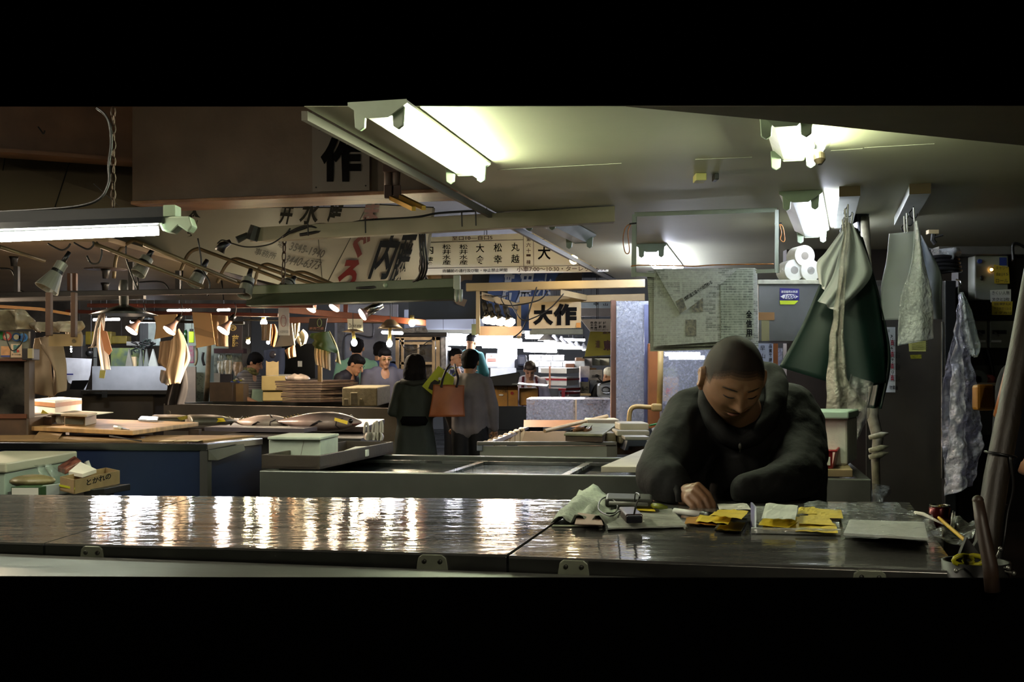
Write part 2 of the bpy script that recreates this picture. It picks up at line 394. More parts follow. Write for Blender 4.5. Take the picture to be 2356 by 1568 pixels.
# hanging fixture, warm side near
t = T('hanging_fluorescent_light', 'black topped fluorescent fixture hanging on a chain with one bright tube', 'light')
p0, p1 = P(-140, 520, 3.32), P(418, 500, 3.62); d = (p1-p0); dn = d.normalized()
def seg(a, b, up0, up1, fw, bk, mm):
    A0 = p0+d*a; B0 = p0+d*b; mm.hexa([A0+V((0, -fw, up0)), B0+V((0, -fw, up0)), B0+V((0, bk, up0)), A0+V((0, bk, up0))], [A0+V((0, -fw, up1)), B0+V((0, -fw, up1)), B0+V((0, bk, up1)), A0+V((0, bk, up1))])
m = MB(); seg(0, .93, .0, .032, .03, .03, m); A0 = p0; B0 = p0+d*.93
m.hexa([A0+V((0, -.05, -.022)), B0+V((0, -.05, -.022)), B0+V((0, .05, -.022)), A0+V((0, .05, -.022))], [A0+V((0, -.03, .0)), B0+V((0, -.03, .0)), B0+V((0, .03, .0)), A0+V((0, .03, .0))])
part('housing', m, M('fixture_black', '#15171a', .35), t)
m = MB(); seg(.93, .985, .0, .036, .032, .032, m); part('end_cap', m, greenp, t, bev=.002)
m = MB(); c = p0+d*.97; m.prism([c+V((-.03, -.035, 0)), c+V((.055, -.035, 0)), c+V((.065, -.035, -.03)), c+V((.05, -.035, -.05)), c+V((.02, -.035, -.03)), c+V((0, -.035, -.05)), c+V((-.03, -.035, -.045)), c+V((-.04, -.035, -.02))], (0, .06, 0))
part('socket', m, greenp, t, bev=.005)
m = MB().tube([p0+V((0, -.01, -.04)), p0+d*.9+V((0, -.01, -.04))], .0145, 12); part('tube', m, EM('tube_glow_hanging', '#f6ffe8', 20), t, smooth=True)
def chain(mb, a, b, link=.03, r=.0025, w=.007):
    a, b = V(a), V(b); L = (b-a).length; n = max(2, int(L/(link*.8))); dd = (b-a).normalized(); s = dd.orthogonal().normalized(); s2 = dd.cross(s)
    for i in range(n):
        c = a+dd*L*(i+.5)/n; u = s if i % 2 else s2; h = L/n*.62
        pts = [c+dd*(h*math.cos(q))+u*(w*math.sin(q)) for q in [k*math.pi/4 for k in range(9)]]; mb.tube(pts, r, 5)
m = MB(); a = p0+d*.70; chain(m, a+V((0, 0, .04)), V((a.x, a.y, CZ+622/F*a.y)))
part('chain', m, M('rusty_chain', '#3a2c20', .5, .6), t)
m = MB(); top = P(240, 246, 3.52); m.curve([P(-20, 488, 3.42), P(80, 483, 3.44), P(180, 474, 3.46), P(230, 456, 3.48), P(250, 420, 3.5), P(250, 380, 3.52), P(256, 330, 3.52), P(252, 285, 3.52), P(240, 262, 3.52), P(222, 248, 3.52)], .0045)
S('power_cable', m, cable, 'black cable rising from the hanging fixture along its chain', 'cable', smooth=True)
m = MB(); m.tube([P(215, 422, 3.6), P(275, 475, 3.62)], .001, 4); S('bent_wire', m, cable, 'thin bent wire above the hanging fluorescent fixture', 'wire')
m = MB().curve([P(88, 292, 6.2), P(94, 300, 6.15), P(100, 308, 6.15), P(103, 300, 6.15)], .004); S('metal_hook', m, dark, 'small black metal hook on the cross beam', 'hook', smooth=True)
# unlit green fixture hung on chains
t = T('hanging_fluorescent_light', 'unlit olive green fluorescent fixture hanging on two chains', 'light')
p0, p1 = P(572, 692, 6.6), P(1062, 676, 6.2); d = p1-p0
olive = M('olive_paint', '#4d5840', .45, 0, .12, 5)
m = MB(); seg(0, .97, .035, .085, .03, .03, m); part('housing', m, olive, t, bev=.004)
m = MB(); A0 = p0; B0 = p0+d*.97; m.hexa([A0+V((0, -.07, -.03)), B0+V((0, -.07, -.03)), B0+V((0, .07, -.03)), A0+V((0, .07, -.03))], [A0+V((0, -.03, .033)), B0+V((0, -.03, .033)), B0+V((0, .03, .033)), A0+V((0, .03, .033))])
part('reflector', m, M('olive_dark', '#333b2c', .5), t)
m = MB(); seg(.965, .995, .02, .1, .034, .034, m); part('end_cap', m, M('grey_green', '#9aa294', .4), t, bev=.003)
for k in (0, 1):
    m = MB(); c = p0+d*(.98+.018*k); m.tube([c+V((0, -.06, .02)), c+V((0, -.06, -.03)), c+V((0, -.06, -.045))], [.012, .011, .006], 8); part('socket', m, M('grey_green', '#9aa294'), t, smooth=True)
m = MB(); m.ball(p0+d*.66+V((0, -.03, .06)), (.014, .01, .014)); part('screw', m, greenp, t, smooth=True)
for px, top in ((655, 543), (972, 540)):
    f = (px-572)/490; a = p0+d*f+V((0, 0, .085)); m = MB(); chain(m, a, P(px, top, a.y), .05, .004, .012); part('chain', m, M('rusty_chain', '#3a2c20'), t)
# white boxed conduit carrying cables
t = T('cable_duct', 'long cream square duct with black cables tied along it', 'duct')
a, b = P(575, 538, 6.42), P(1415, 489.5, 5.64); m = MB(); u = b-a
m.obox(a-UP*.043, u, (0, .07, 0), .078); part('body', m, M('duct_cream', '#8e8670', .55, 0, .08, 6), t, bev=.003)
m = MB().curve([P(650, 545, 6.3), P(700, 520, 6.28), P(760, 528, 6.25), P(830, 508, 6.2), P(950, 500, 6.1), P(1010, 490, 6.05), P(1105, 484, 5.95)], .006); m.curve([P(665, 535, 6.3), P(735, 516, 6.27), P(800, 522, 6.2), P(860, 505, 6.15)], .008); m.curve([P(690, 540, 6.28), P(740, 532, 6.26), P(790, 524, 6.22)], .009)
part('cable', m, cable, t, smooth=True)
for x, y0, y1 in ((708, 512, 542), (840, 500, 536), (1062, 488, 521), (1094, 486, 519)):
    m = MB().tube([P(x, y0, 5.9+(1100-x)*.0009-.02), P(x+1, y1, 5.9+(1100-x)*.0009-.02)], .004, 5); part('tie', m, cable, t)
t = T('clip_lamp_holder', 'black clip lamp holder with looped flex at the end of the cream duct', 'lamp')
m = MB().tube([P(588, 520, 6.38), P(578, 552, 6.38)], [.03, .035], 8); m.tube([P(570, 540, 6.38), P(545, 552, 6.36)], [.016, .02], 8); part('clamp', m, M('tape_dark', '#25251f', .6), t)
m = MB().tube([P(530, 556, 6.36), P(512, 565, 6.34), P(505, 578, 6.34)], [.016, .024, .03], 10); part('socket', m, black, t, smooth=True)
m = MB().curve([P(500, 560, 6.3), P(512, 552, 6.3), P(535, 560, 6.3), P(570, 568, 6.3), P(620, 562, 6.3), P(655, 540, 6.3), P(668, 525, 6.3)], .004); part('flex', m, cable, t, smooth=True)
# cables round the big sign, vertical run
m = MB()
for o in (0, 6, 12): m.curve([P(965+o, 500, 6.1), P(966+o, 560, 6.15), P(970+o, 600, 6.15), P(968+o, 625, 6.2), P(955+o, 645, 6.25), P(920, 654+o*.5, 6.3), P(820, 662, 6.35)], .006)
S('cable_bundle', m, cable, 'bundle of black cables running down from the cream duct past the signs', 'cable', smooth=True)
# pipes and cleats bolted to the big beam
t = T('pipe_bracket', 'rusty double pipe clamp and yellow channels under the brown beam', 'bracket')
for x in (893, 912): m = MB().tube([P(x, 372, 5.7), P(x, 450, 5.7)], .02, 8); part('pipe', m, brown, t, smooth=True); 
for q_ in ((880, 378, 935, 394), (884, 425, 902, 455), (905, 425, 922, 455)): m = MB().bpx(*q_, 5.66, .03); part('clamp', m, M('rust', '#4a342a', .6), t, bev=.003)
m = MB().tube([P(900, 455, 5.6), P(952, 480, 5.3)], .014, 4); m.tube([P(922, 452, 5.6), P(975, 478, 5.3)], .014, 4); part('channel', m, M('brass_channel', '#a8863c', .35, .6), t)
# ================= counters in front =================
def gbox(mb, a, b, c, z, h, lift=0):
    A, B, C = G(a[0], a[1], z), G(b[0], b[1], z), G(c[0], c[1], z); q = [p+UP*lift for p in (A, B, C, A+C-B)]
    return mb.hexa(q, [p+UP*h for p in q])
def gsheet(mb, pts, z, th=.0015): return mb.prism([G(x, y, z) for x, y in pts], (0, 0, th))
def counter_mat(name, c, r, b1, b2, sc):
    mt = M(name, c, r, 1, .14, 4, 0, st=(1, 5, 1), rv=.05); nt = mt.node_tree; N = nt.nodes; L = nt.links; b = N['Principled BSDF']
    tc = N.new('ShaderNodeTexCoord'); mp = N.new('ShaderNodeMapping'); mp.inputs['Scale'].default_value = (1, 1.6, 1)
    n1 = N.new('ShaderNodeTexNoise'); n1.inputs['Scale'].default_value = sc; n1.inputs['Detail'].default_value = 3
    mp2 = N.new('ShaderNodeMapping'); mp2.inputs['Scale'].default_value = (.4, 1, 1)
    n2 = N.new('ShaderNodeTexNoise'); n2.inputs['Scale'].default_value = 90; n2.inputs['Detail'].default_value = 2
    L.new(tc.outputs['Object'], mp.inputs[0]); L.new(mp.outputs[0], n1.inputs['Vector']); L.new(tc.outputs['Object'], mp2.inputs[0]); L.new(mp2.outputs[0], n2.inputs['Vector'])
    p1 = N.new('ShaderNodeBump'); p1.inputs['Strength'].default_value = b1; p1.inputs['Distance'].default_value = .01
    p2 = N.new('ShaderNodeBump'); p2.inputs['Strength'].default_value = b2; p2.inputs['Distance'].default_value = .002
    L.new(n1.outputs[0], p1.inputs['Height']); L.new(n2.outputs[0], p2.inputs['Height']); L.new(p1.outputs[0], p2.inputs['Normal']); L.new(p2.outputs[0], b.inputs['Normal'])
    return mt
csteel = counter_mat('counter_steel', '#8c8c87', .07, .11, .05, 17)
bsteel = counter_mat('bench_steel', '#666862', .34, .04, .05, 6)
bsteel.node_tree.nodes['Principled BSDF'].inputs['Metallic'].default_value = .6; csteel.node_tree.nodes['Principled BSDF'].inputs['Metallic'].default_value = .66
fsteel = M('fascia_steel', '#6a6b66', .34, 1, .12, 4, .05, 30)
ZC = 1.13
far = lambda x: 1137+x*.0085
def lid(x0n, y0n, x1n, y1n, x0f, x1f, label, hinges):
    t = T('stainless_counter', label, 'counter', None)
    a, b, c, d = G(x0n, y0n, ZC), G(x1n, y1n, ZC), G(x1f, far(x1f), ZC), G(x0f, far(x0f), ZC)
    m = MB().prism([a, b, c, d], (0, 0, -.004)); part('top', m, csteel, t)
    m = MB(); m.hexa([a-UP*.034, b-UP*.034, b+V((0, .012, -.034)), a+V((0, .012, -.034))], [a-UP*.004, b-UP*.004, b+V((0, .012, -.004)), a+V((0, .012, -.004))])
    part('fascia', m, fsteel, t, bev=.001)
    m = MB(); q = [a+V((.01, .03, 0)), b+V((-.01, .03, 0)), c+V((-.01, -.02, 0)), d+V((.01, -.02, 0))]
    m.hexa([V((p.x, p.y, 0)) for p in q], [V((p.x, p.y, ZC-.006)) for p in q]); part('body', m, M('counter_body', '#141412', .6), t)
    for hx0, hx1, hy in hinges:
        f = lambda x: a.lerp(b, (x-x0n)/(x1n-x0n))
        p, q2 = f(hx0), f(hx1); u = (q2-p); L = u.length; e = u.normalized(); o = p+V((0, -.006, -.003))
        m = MB(); pr = []
        for sx, sz in ((.2, 0), (.8, 0), (.93, -.006), (.97, -.02), (1, -.036), (.86, -.046), (.68, -.04), (.62, -.06), (.38, -.06), (.32, -.04), (.14, -.046), (0, -.036), (.03, -.02), (.07, -.006)):
            pr.append(o+e*(L*sx)+UP*sz)
        m.prism(pr, (0, .006, 0)); h = part('hinge', m, M('cast_hinge', '#767b69', .45, .3, .15, 20), t, bev=.0015)
        for sx, sz in ((.26, -.012), (.74, -.012), (.12, -.036), (.88, -.036)):
            m = MB().ball(o+e*(L*sx)+V((0, -.001, sz)), (.0045, .002, .0045), 10); part('bolt', m, M('bolt_dark', '#2b2c26', .4, .6), h, smooth=True)
    return t
lid(-260, 1238, 99, 1249, -60, 452, 'stainless counter with the far left seam, only its end in view'.replace('left ', ''), [])
lid(104, 1249, 1165, 1275, 457, 1352, 'long polished stainless counter mirroring the bulbs, empty top', [(190, 250, 0), (968, 1040, 0)])
lid(1171, 1278, 2207, 1313, 1357, 2092, 'polished stainless counter strewn with papers where the seated man writes', [(1290, 1370, 0), (1973, 2053, 0)])
# the lower bench in front
t = T('stainless_bench', 'lower stainless bench running along the front of the counters', 'bench')
a, b = P(-300, 1262, 2.3), P(1500, 1328, 2.02); c, d = P(1500, 1331, 2.0), P(-300, 1323, 2.03)
m = MB().prism([d, c, b, a], (0, 0, -.003)); part('top', m, bsteel, t)
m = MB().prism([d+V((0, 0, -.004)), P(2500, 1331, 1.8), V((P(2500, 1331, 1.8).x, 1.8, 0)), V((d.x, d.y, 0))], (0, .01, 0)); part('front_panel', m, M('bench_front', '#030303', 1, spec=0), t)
# open freezer counter behind the man
Zm = 1.10
t = T('open_freezer_counter', 'long open top stainless freezer counter behind the seated man', 'counter')
a, b = G(597, 1082, Zm), G(2005, 1103, Zm); n = V((.2, .98, 0))*.98; u = b-a; e = u.normalized(); nn = n.normalized()
def wall(o, uu, ww, h0=0, h1=Zm): return [V((p.x, p.y, h0)) for p in (o, o+uu, o+uu+ww, o+ww)], [V((p.x, p.y, h1)) for p in (o, o+uu, o+uu+ww, o+ww)]
m = MB(); m.hexa(*wall(a, u, nn*.04)); part('front_panel', m, M('freezer_front', '#7c7e78', .36, .85, .1, 3, .04, 20), t, bev=.003)
m = MB(); m.hexa(*wall(a+n, u, -nn*.05)); m.hexa(*wall(a+nn*.04, e*.04, n-nn*.09)); m.hexa(*wall(b+nn*.04-e*.04, e*.04, n-nn*.09)); part('rim', m, dsteel, t, bev=.003)
m = MB(); m.hexa(*wall(a+nn*.04+e*.04, u-e*.08, n-nn*.09, .9, Zm-.045)); part('tray', m, M('dark_ice_water', '#23262a', .12, .3, .3, 6, .4, 60), t)
for f in (.29, .50, .74):
    m = MB(); m.obox(a+u*f+nn*.05-UP*.03, e*.03, n-nn*.1, .012); part('cross_rail', m, steel, t)
for f in (.08, .82):
    m = MB(); m.obox(a+nn*(f+.02)+e*.05-UP*.028, u-e*.1, nn*.02, .012); part('long_rail', m, steel, t)
m = MB(); m.obox(a+u*.3+nn*.12-UP*.034, u*.2, nn*.7, .004); part('sliding_glass', m, GLASS('freezer_glass', '#8890a0', .35, .05), t)
# white boards lying across the freezer counter
m = MB(); gbox(m, (1383, 1086), (1575, 1088), (1640, 1040), Zm+.003, .022); S('cutting_board', m, M('board_grey', '#a29a8c', .6), 'grey white cutting board across the freezer beside the writing man', 'board', bev=.002)
m = MB(); gbox(m, (1760, 1094), (1962, 1097), (1940, 1068), Zm+.003, .026); S('cutting_board', m, M('board_tan', '#7d6a4c', .6, 0, .2, 9), 'thick worn brown board under the red basket', 'board', bev=.002)
# polystyrene box and red basket on it
t = T('polystyrene_box', 'white polystyrene box behind the red basket near the aprons', 'box')
m = MB(); zt = Zm+.03; gbox(m, (1800, 1069), (1950, 1070), (1972, 1056), zt, .17); part('body', m, foam, t, bev=.008)
m = MB(); gbox(m, (1796, 1070), (1953, 1071), (1976, 1056), zt, .03, .17); part('lid', m, M('box_lid_pale_green', '#9db3a6', .7), t, bev=.006)
t = T('plastic_basket', 'small red perforated plastic basket on the thick brown board', 'basket')
ao, bo, co_ = G(1812, 1076, zt), G(1914, 1077, zt), G(1926, 1066, zt); red = M('red_plastic', '#8e1b22', .4, 0, .1, 8)
u2, w2 = bo-ao, co_-bo
def sidep(o, uu, out): return [o, o+uu, o+uu+UP*.062+out, o+UP*.062+out]
m = MB()
for o, uu, out in ((ao, u2, V((0, -.008, 0))), (bo, w2, V((.012, 0, 0))), (ao+w2, u2, V((0, .008, 0))), (ao, w2, V((-.008, 0, 0)))):
    m.prism(sidep(o, uu, out), out.normalized()*.003)
m.prism([ao, bo, bo+w2, ao+w2], (0, 0, .003)); bsk = part('body', m, red, t)
m = MB()
for r_ in range(3):
    for c_ in range(9):
        m.obox(ao+u2*(.08+.095*c_)+V((0, -.006-.002*r_, .01+.014*r_)), u2*.05, (0, -.001, 0), .007)
part('perforation', m, M('hole_pale', '#c9b3b0', .7), t)
m = MB(); m.tube([ao+V((-.01, -.012, .063)), bo+V((.012, -.012, .063)), bo+w2+V((.014, .01, .063))], .005, 6); part('rim', m, red, t)
m = MB().obox(ao+u2*.72+V((0, -.013, .012)), u2*.22, (0, -.001, 0), .03); part('price_label', m, paper, t)
# dark tray with polystyrene on the far end of the freezer
t = T('wooden_tray', 'dark wooden tray with low sides, holding polystyrene pieces', 'tray')
A_, B_, C_ = G(602, 1076, Zm+.002), G(735, 1079, Zm+.002), G(905, 1041, Zm+.002); dwt = M('tray_wood', '#3a3027', .5, 0, .35, 4, .1, 40)
D_ = A_+C_-B_
m = MB(); m.hexa([A_, B_, C_, D_], [p+UP*.008 for p in (A_, B_, C_, D_)]); part('base', m, dwt, t)
for p, q in ((A_, B_), (B_, C_), (C_, D_), (D_, A_)):
    cc = (A_+B_+C_+D_)/4; inn = ((cc-(p+q)/2)); inn = (inn-(q-p).normalized()*inn.dot((q-p).normalized())).normalized()*.012
    m = MB(); m.hexa([p, q, q+inn, p+inn], [x+UP*.052 for x in (p, q, q+inn, p+inn)]); part('side', m, dwt, t, bev=.002)
t = T('polystyrene_box', 'greenish white lidded polystyrene box tied with string in the dark tray', 'box')
m = MB(); gbox(m, (618, 1058), (737, 1060), (778, 1048), Zm+.012, .085); part('body', m, M('foam_greenish', '#b4beb0', .7, 0, .06, 20), t, bev=.005)
m = MB(); gbox(m, (615, 1059), (738, 1061), (780, 1048), Zm+.012, .012, .086); part('lid', m, M('foam_greenish'+'', '#b4beb0'), t, bev=.004)
m = MB().tube([G(690, 1059.5, Zm+.012)+V((0, -.003, 0)), G(690, 1059.5, Zm+.012)+V((.02, -.003, .098))], .0012, 4); part('string', m, brown, t)
m = MB(); gbox(m, (790, 1052), (845, 1050), (868, 1040), Zm+.012, .03); S('polystyrene_slab', m, foam, 'flat white polystyrene slab in the dark tray next to the box', 'slab', bev=.003)
# ---------- things on the paper strewn counter
news = None
def print_mat(name, base='#b9bfae', inkc='#2c2f2c', cols=7, rows=60, dens=.5, sx=1.0, block=0.45, ax='xz'):
    """newsprint: columns of broken text lines"""
    if name in _M: return _M[name]
    mt = bpy.data.materials.new(name); mt.use_nodes = True; _M[name] = mt; nt = mt.node_tree; N = nt.nodes; L = nt.links; b = N['Principled BSDF']
    b.inputs['Roughness'].default_value = .85; tc = N.new('ShaderNodeTexCoord'); mp = N.new('ShaderNodeMapping')
    if ax == 'xz': mp.inputs['Rotation'].default_value = (math.pi/2, 0, 0)
    L.new(tc.outputs['Object'], mp.inputs[0])
    br = N.new('ShaderNodeTexBrick'); br.inputs['Scale'].default_value = rows; br.inputs['Color1'].default_value = (0, 0, 0, 1); br.inputs['Color2'].default_value = (.9, .9, .9, 1); br.inputs['Mortar'].default_value = (1, 1, 1, 1)
    br.inputs['Mortar Size'].default_value = .035; br.inputs['Brick Width'].default_value = 1.2; br.inputs['Row Height'].default_value = .3; br.inputs['Bias'].default_value = -dens
    L.new(mp.outputs[0], br.inputs['Vector'])
    b2 = N.new('ShaderNodeTexBrick'); b2.inputs['Scale'].default_value = cols; b2.inputs['Color1'].default_value = (.1, .1, .1, 1); b2.inputs['Color2'].default_value = (1, 1, 1, 1); b2.inputs['Mortar'].default_value = (1, 1, 1, 1); b2.inputs['Mortar Size'].default_value = .03; b2.inputs['Brick Width'].default_value = .6; b2.inputs['Row Height'].default_value = .42
    L.new(mp.outputs[0], b2.inputs['Vector'])
    ns = N.new('ShaderNodeTexNoise'); ns.inputs['Scale'].default_value = 70*sx; L.new(mp.outputs[0], ns.inputs['Vector'])
    ma = N.new('ShaderNodeMath'); ma.operation = 'MAXIMUM'; L.new(br.outputs['Color'], ma.inputs[0])
    m3 = N.new('ShaderNodeMath'); m3.operation = 'MULTIPLY'; m3.inputs[1].default_value = block; L.new(b2.outputs['Color'], m3.inputs[0]); L.new(m3.outputs[0], ma.inputs[1])
    m4 = N.new('ShaderNodeMath'); m4.operation = 'MULTIPLY_ADD'; m4.inputs[1].default_value = .8; m4.inputs[2].default_value = -.15; L.new(ns.outputs[0], m4.inputs[0])
    m5 = N.new('ShaderNodeMath'); m5.operation = 'ADD'; m5.use_clamp = True; L.new(ma.outputs[0], m5.inputs[0]); L.new(m4.outputs[0], m5.inputs[1])
    mx = N.new('ShaderNodeMix'); mx.data_type = 'RGBA'; mx.inputs[6].default_value = lin(inkc); mx.inputs[7].default_value = lin(base); L.new(m5.outputs[0], mx.inputs[0]); L.new(mx.outputs[2], b.inputs['Base Color'])
    return mt
newsflat = print_mat('newsprint_flat', '#aab4a0', '#4a524a', 9, 60, .5, ax='xy')
def crumple(pts, z, amp, seed, nu=14, nv=10):
    """sheet over four counter points with soft folds"""
    q = [G(x, y, z) for x, y in pts]; m = MB()
    def fn(u, v):
        p = q[0].lerp(q[1], u).lerp(q[3].lerp(q[2], u), v); return p+UP*(amp*abs(noise.noise(V((u*3+seed, v*3, seed)))*1.6+.2*noise.noise(V((u*11, v*11, seed)))))
    return m.grid(fn, nu, nv)
z0 = ZC+.002
m = crumple([(1266, 1204), (1398, 1211), (1500, 1160), (1345, 1128)], z0, .035, 3); S('crumpled_newspaper', m, newsflat, 'crumpled greenish newspaper sheet hanging over the counter seam', 'newspaper', smooth=True, solid=.001)
m = MB(); gsheet(m, [(1322, 1206), (1388, 1208), (1380, 1186), (1330, 1180)], z0+.012); S('receipt_sheet', m, M('pinkish_paper', '#9c8678', .8), 'small pinkish brown paper lying on the crumpled newspaper', 'paper')
m = MB(); gsheet(m, [(1270, 1211), (1386, 1212), (1386, 1209), (1272, 1208)], z0); S('metal_ruler', m, M('ruler_metal', '#8f8f80', .35, .8), 'thin steel ruler edge under the pinkish paper', 'ruler')
t = T('plastic_sleeve', 'clear plastic sleeve holding ruled white forms, small box on top', 'sleeve')
m = MB(); gsheet(m, [(1400, 1217), (1578, 1211), (1545, 1172), (1386, 1176)], z0+.002, .003); part('form', m, print_mat('form_print', '#b2b4a6', '#70746a', 5, 26, .2, ax='xy', block=.8), t)
m = crumple([(1394, 1219), (1583, 1213), (1548, 1169), (1378, 1174)], z0+.006, .006, 8); part('film', m, GLASS('sleeve_film', '#c8ccc4', .28, .12), t, smooth=True)
t = T('power_bank', 'small dark maroon box gadget with a cord on the plastic sleeve', 'gadget')
m = MB(); gbox(m, (1440, 1203), (1479, 1202), (1461, 1184), z0+.014, .019); part('body', m, M('maroon_shell', '#3a2326', .3), t, bev=.003)
m = MB(); gbox(m, (1441, 1204), (1478, 1203), (1478, 1201.5), z0+.015, .016); part('front_face', m, M('navy_shell', '#14141e', .3), t, bev=.003)
m = MB().curve([G(1422, 1189, z0+.02), G(1426, 1175, z0+.05), G(1405, 1186, z0+.05), G(1378, 1172, z0+.04), G(1382, 1150, z0+.03), G(1400, 1143, z0+.03), G(1420, 1160, z0+.03), G(1415, 1178, z0+.02), G(1395, 1180, z0+.02)], .0018)
m.curve([G(1458, 1184, z0+.03), G(1464, 1160, z0+.06), G(1472, 1140, z0+.09), G(1462, 1135, z0+.06), G(1460, 1160, z0+.03)], .0018)
S('gadget_cord', m, cable, 'thin black looping cord beside the maroon gadget', 'cord', smooth=True)
t = T('pen_case', 'long dark zip case with pens behind the maroon gadget', 'case')
m = MB(); gbox(m, (1392, 1167), (1502, 1170), (1500, 1156), z0+.012, .022); part('body', m, M('case_dark', '#1a1d17', .5, 0, .4, 20), t, bev=.006)
m = MB().tube([G(1402, 1156, z0+.036), G(1490, 1160, z0+.036)], .004, 8); part('zip_edge', m, M('case_grey', '#62645c', .5), t, smooth=True)
m = MB().tube([G(1492, 1160, z0+.02), G(1520, 1165, z0+.02), G(1536, 1167, z0+.018)], [.006, .007, .003], 8); S('marker_pen', m, M('olive_pen', '#6a7422', .35), 'olive green marker pen with a metal tip by the dark case', 'pen', smooth=True)
m = MB(); gsheet(m, [(1462, 1173), (1508, 1176), (1500, 1166), (1470, 1165)], z0+.01); S('sticky_note', m, yellow, 'small yellow note tucked under the dark pen case', 'note')
t = T('felt_pen', 'thick white felt pen with black cap held under the writing hand', 'pen')
m = MB().tube([G(1552, 1175, z0+.008), G(1615, 1183, z0+.008)], .0075, 10); part('barrel', m, white, t, smooth=True)
m = MB().tube([G(1615, 1183, z0+.008), G(1642, 1187, z0+.008)], .0085, 10); part('cap', m, black, t, smooth=True)
def noteS(pts, z, label, mat=yellow, name='order_slip', curl=.0035, seed=1):
    m = crumple(pts, z, curl, seed, 8, 6); S(name, m, mat, label, 'note', solid=.0006)
noteS([(1575, 1205), (1650, 1208), (1640, 1186), (1580, 1190)], z0+.004, 'brownish yellow curled slip at the edge of the plastic sleeve', M('ochre', '#a8741c', .7), seed=2)
noteS([(1600, 1200), (1675, 1206), (1690, 1182), (1614, 1178)], z0+.008, 'yellow slip half hidden under a brighter yellow slip', seed=4)
noteS([(1632, 1186), (1706, 1194), (1724, 1176), (1655, 1172)], z0+.02, 'bright yellow slip propped above the black phone', seed=6)
noteS([(1655, 1172), (1728, 1172), (1718, 1158), (1650, 1160)], z0+.003, 'white sheet under the writing hand', paper, 'writing_paper', seed=9)
t = T('mobile_phone', 'flat black mobile phone beside the yellow slips', 'phone')
m = MB(); gbox(m, (1643, 1222), (1706, 1223), (1722, 1196), z0, .007); part('body', m, M('phone_edge', '#3a3a38', .3, .6), t, bev=.002)
m = MB(); gbox(m, (1646, 1221), (1705, 1222), (1719, 1197), z0+.007, .001); part('screen', m, M('phone_glass', '#040405', .08), t)
t = T('clear_tray', 'clear plastic tray with a purple corner tab full of yellow slips', 'tray')
m = MB(); gsheet(m, [(1728, 1226), (1935, 1230), (1925, 1170), (1738, 1165)], z0, .002); part('base', m, GLASS('tray_film', '#c2c6c0', .5, .1), t)
m = MB(); gbox(m, (1728, 1226), (1935, 1230), (1934, 1227), z0, .01); part('front_lip', m, GLASS('tray_film', '#c2c6c0'), t)
m = MB(); m.prism([G(1727, 1212, z0), G(1736, 1215, z0), G(1736, 1196, z0)+UP*.03, G(1727, 1190, z0)+UP*.035], (.004, 0, 0)); part('corner_tab', m, M('purple', '#3a2470', .4), t)
pos = [([(1752, 1218), (1850, 1224), (1845, 1196), (1765, 1194)], 0, 11), ([(1745, 1207), (1815, 1214), (1850, 1190), (1760, 1186)], 1, 12), ([(1830, 1222), (1928, 1226), (1922, 1204), (1835, 1198)], 0, 13), ([(1838, 1204), (1920, 1208), (1905, 1188), (1840, 1186)], 1, 14), ([(1858, 1190), (1940, 1192), (1935, 1172), (1862, 1170)], 0, 15), ([(1835, 1182), (1880, 1182), (1875, 1166), (1838, 1168)], 0, 16)]
labs = ['yellow slip at the bottom of the clear tray under the others', 'creased yellow slip below the propped white slip', 'yellow slip sticking out at the tray corner', 'yellow slip folded at the middle of the tray', 'loose yellow slip lying beyond the tray near the wrapped pile', 'small yellow slip behind the white slip']
for i, (pts, l, sd) in enumerate(pos): noteS(pts, z0+.003+.004*l+.0015*i, labs[i], seed=sd)
noteS([(1752, 1192), (1830, 1196), (1836, 1163), (1762, 1158)], z0+.024, 'white handwritten slip propped on the yellow slips', M('pale_slip', '#c8cfc0', .7), seed=21)
m = MB()
for i in range(3): m.tube([G(1775+i*12, 1172+i*7, z0+.032), G(1805+i*6, 1174+i*7, z0+.032)], .0006, 4)
t = T('paper_pile', 'thick pile of white forms wrapped in clear plastic film', 'papers')
q = [(1942, 1231), (2135, 1243), (2125, 1205), (1955, 1200)]
m = MB()
for i in range(6):
    z = z0+.003+.0045*i; gsheet(m, [(x+random.uniform(-2, 2), y+random.uniform(-1, 1)) for x, y in q], z, .0042)
part('sheets', m, print_mat('pile_print', '#cdd3c8', '#aab0a6', 4, 30, .1, ax='xy', block=.9), t)
m = crumple([(1938, 1236), (2168, 1248), (2142, 1186), (1948, 1184)], z0+.032, .012, 31, 22, 16); part('film', m, GLASS('pile_film', '#c8d0cc', .22, .15), t, smooth=True)
m = crumple([(1850, 1182), (2110, 1186), (2060, 1160), (1850, 1158)], z0+.004, .012, 37, 20, 10); S('plastic_wrap', m, GLASS('wrap_film', '#a7b0ae', .35, .15), 'loose clear plastic wrap along the far edge of the papers', 'film', smooth=True)
m = MB().tube([G(2105, 1178, z0+.03), G(2125, 1182, z0+.03), G(2170, 1205, z0+.02)], [.003, .004, .002], 8); S('rolled_paper', m, paper, 'small white roll of paper lying on the wrapped pile corner', 'paper', smooth=True)
# red drink can
t = T('drink_can', 'dark red drink can with a silver top at the counter end', 'can')
c = G(2162, 1218, ZC); c.z = ZC; r = .0225
m = MB().lathe([(.019, 0), (r, .004), (r, .046), (.02, .05)], c, n=24); part('body', m, M('can_red', '#4a1214', .25, .6), t, smooth=True)
m = MB().lathe([(.0205, .05), (.0215, .053), (.0195, .053), (.0185, .051), (.001, .051)], c, n=24); part('rim', m, chrome, t)
m = MB().ball(c+V((.004, -.004, .0525)), (.007, .004, .001)); part('pull_tab', m, M('brass', '#b39b3a', .3, .8), t)
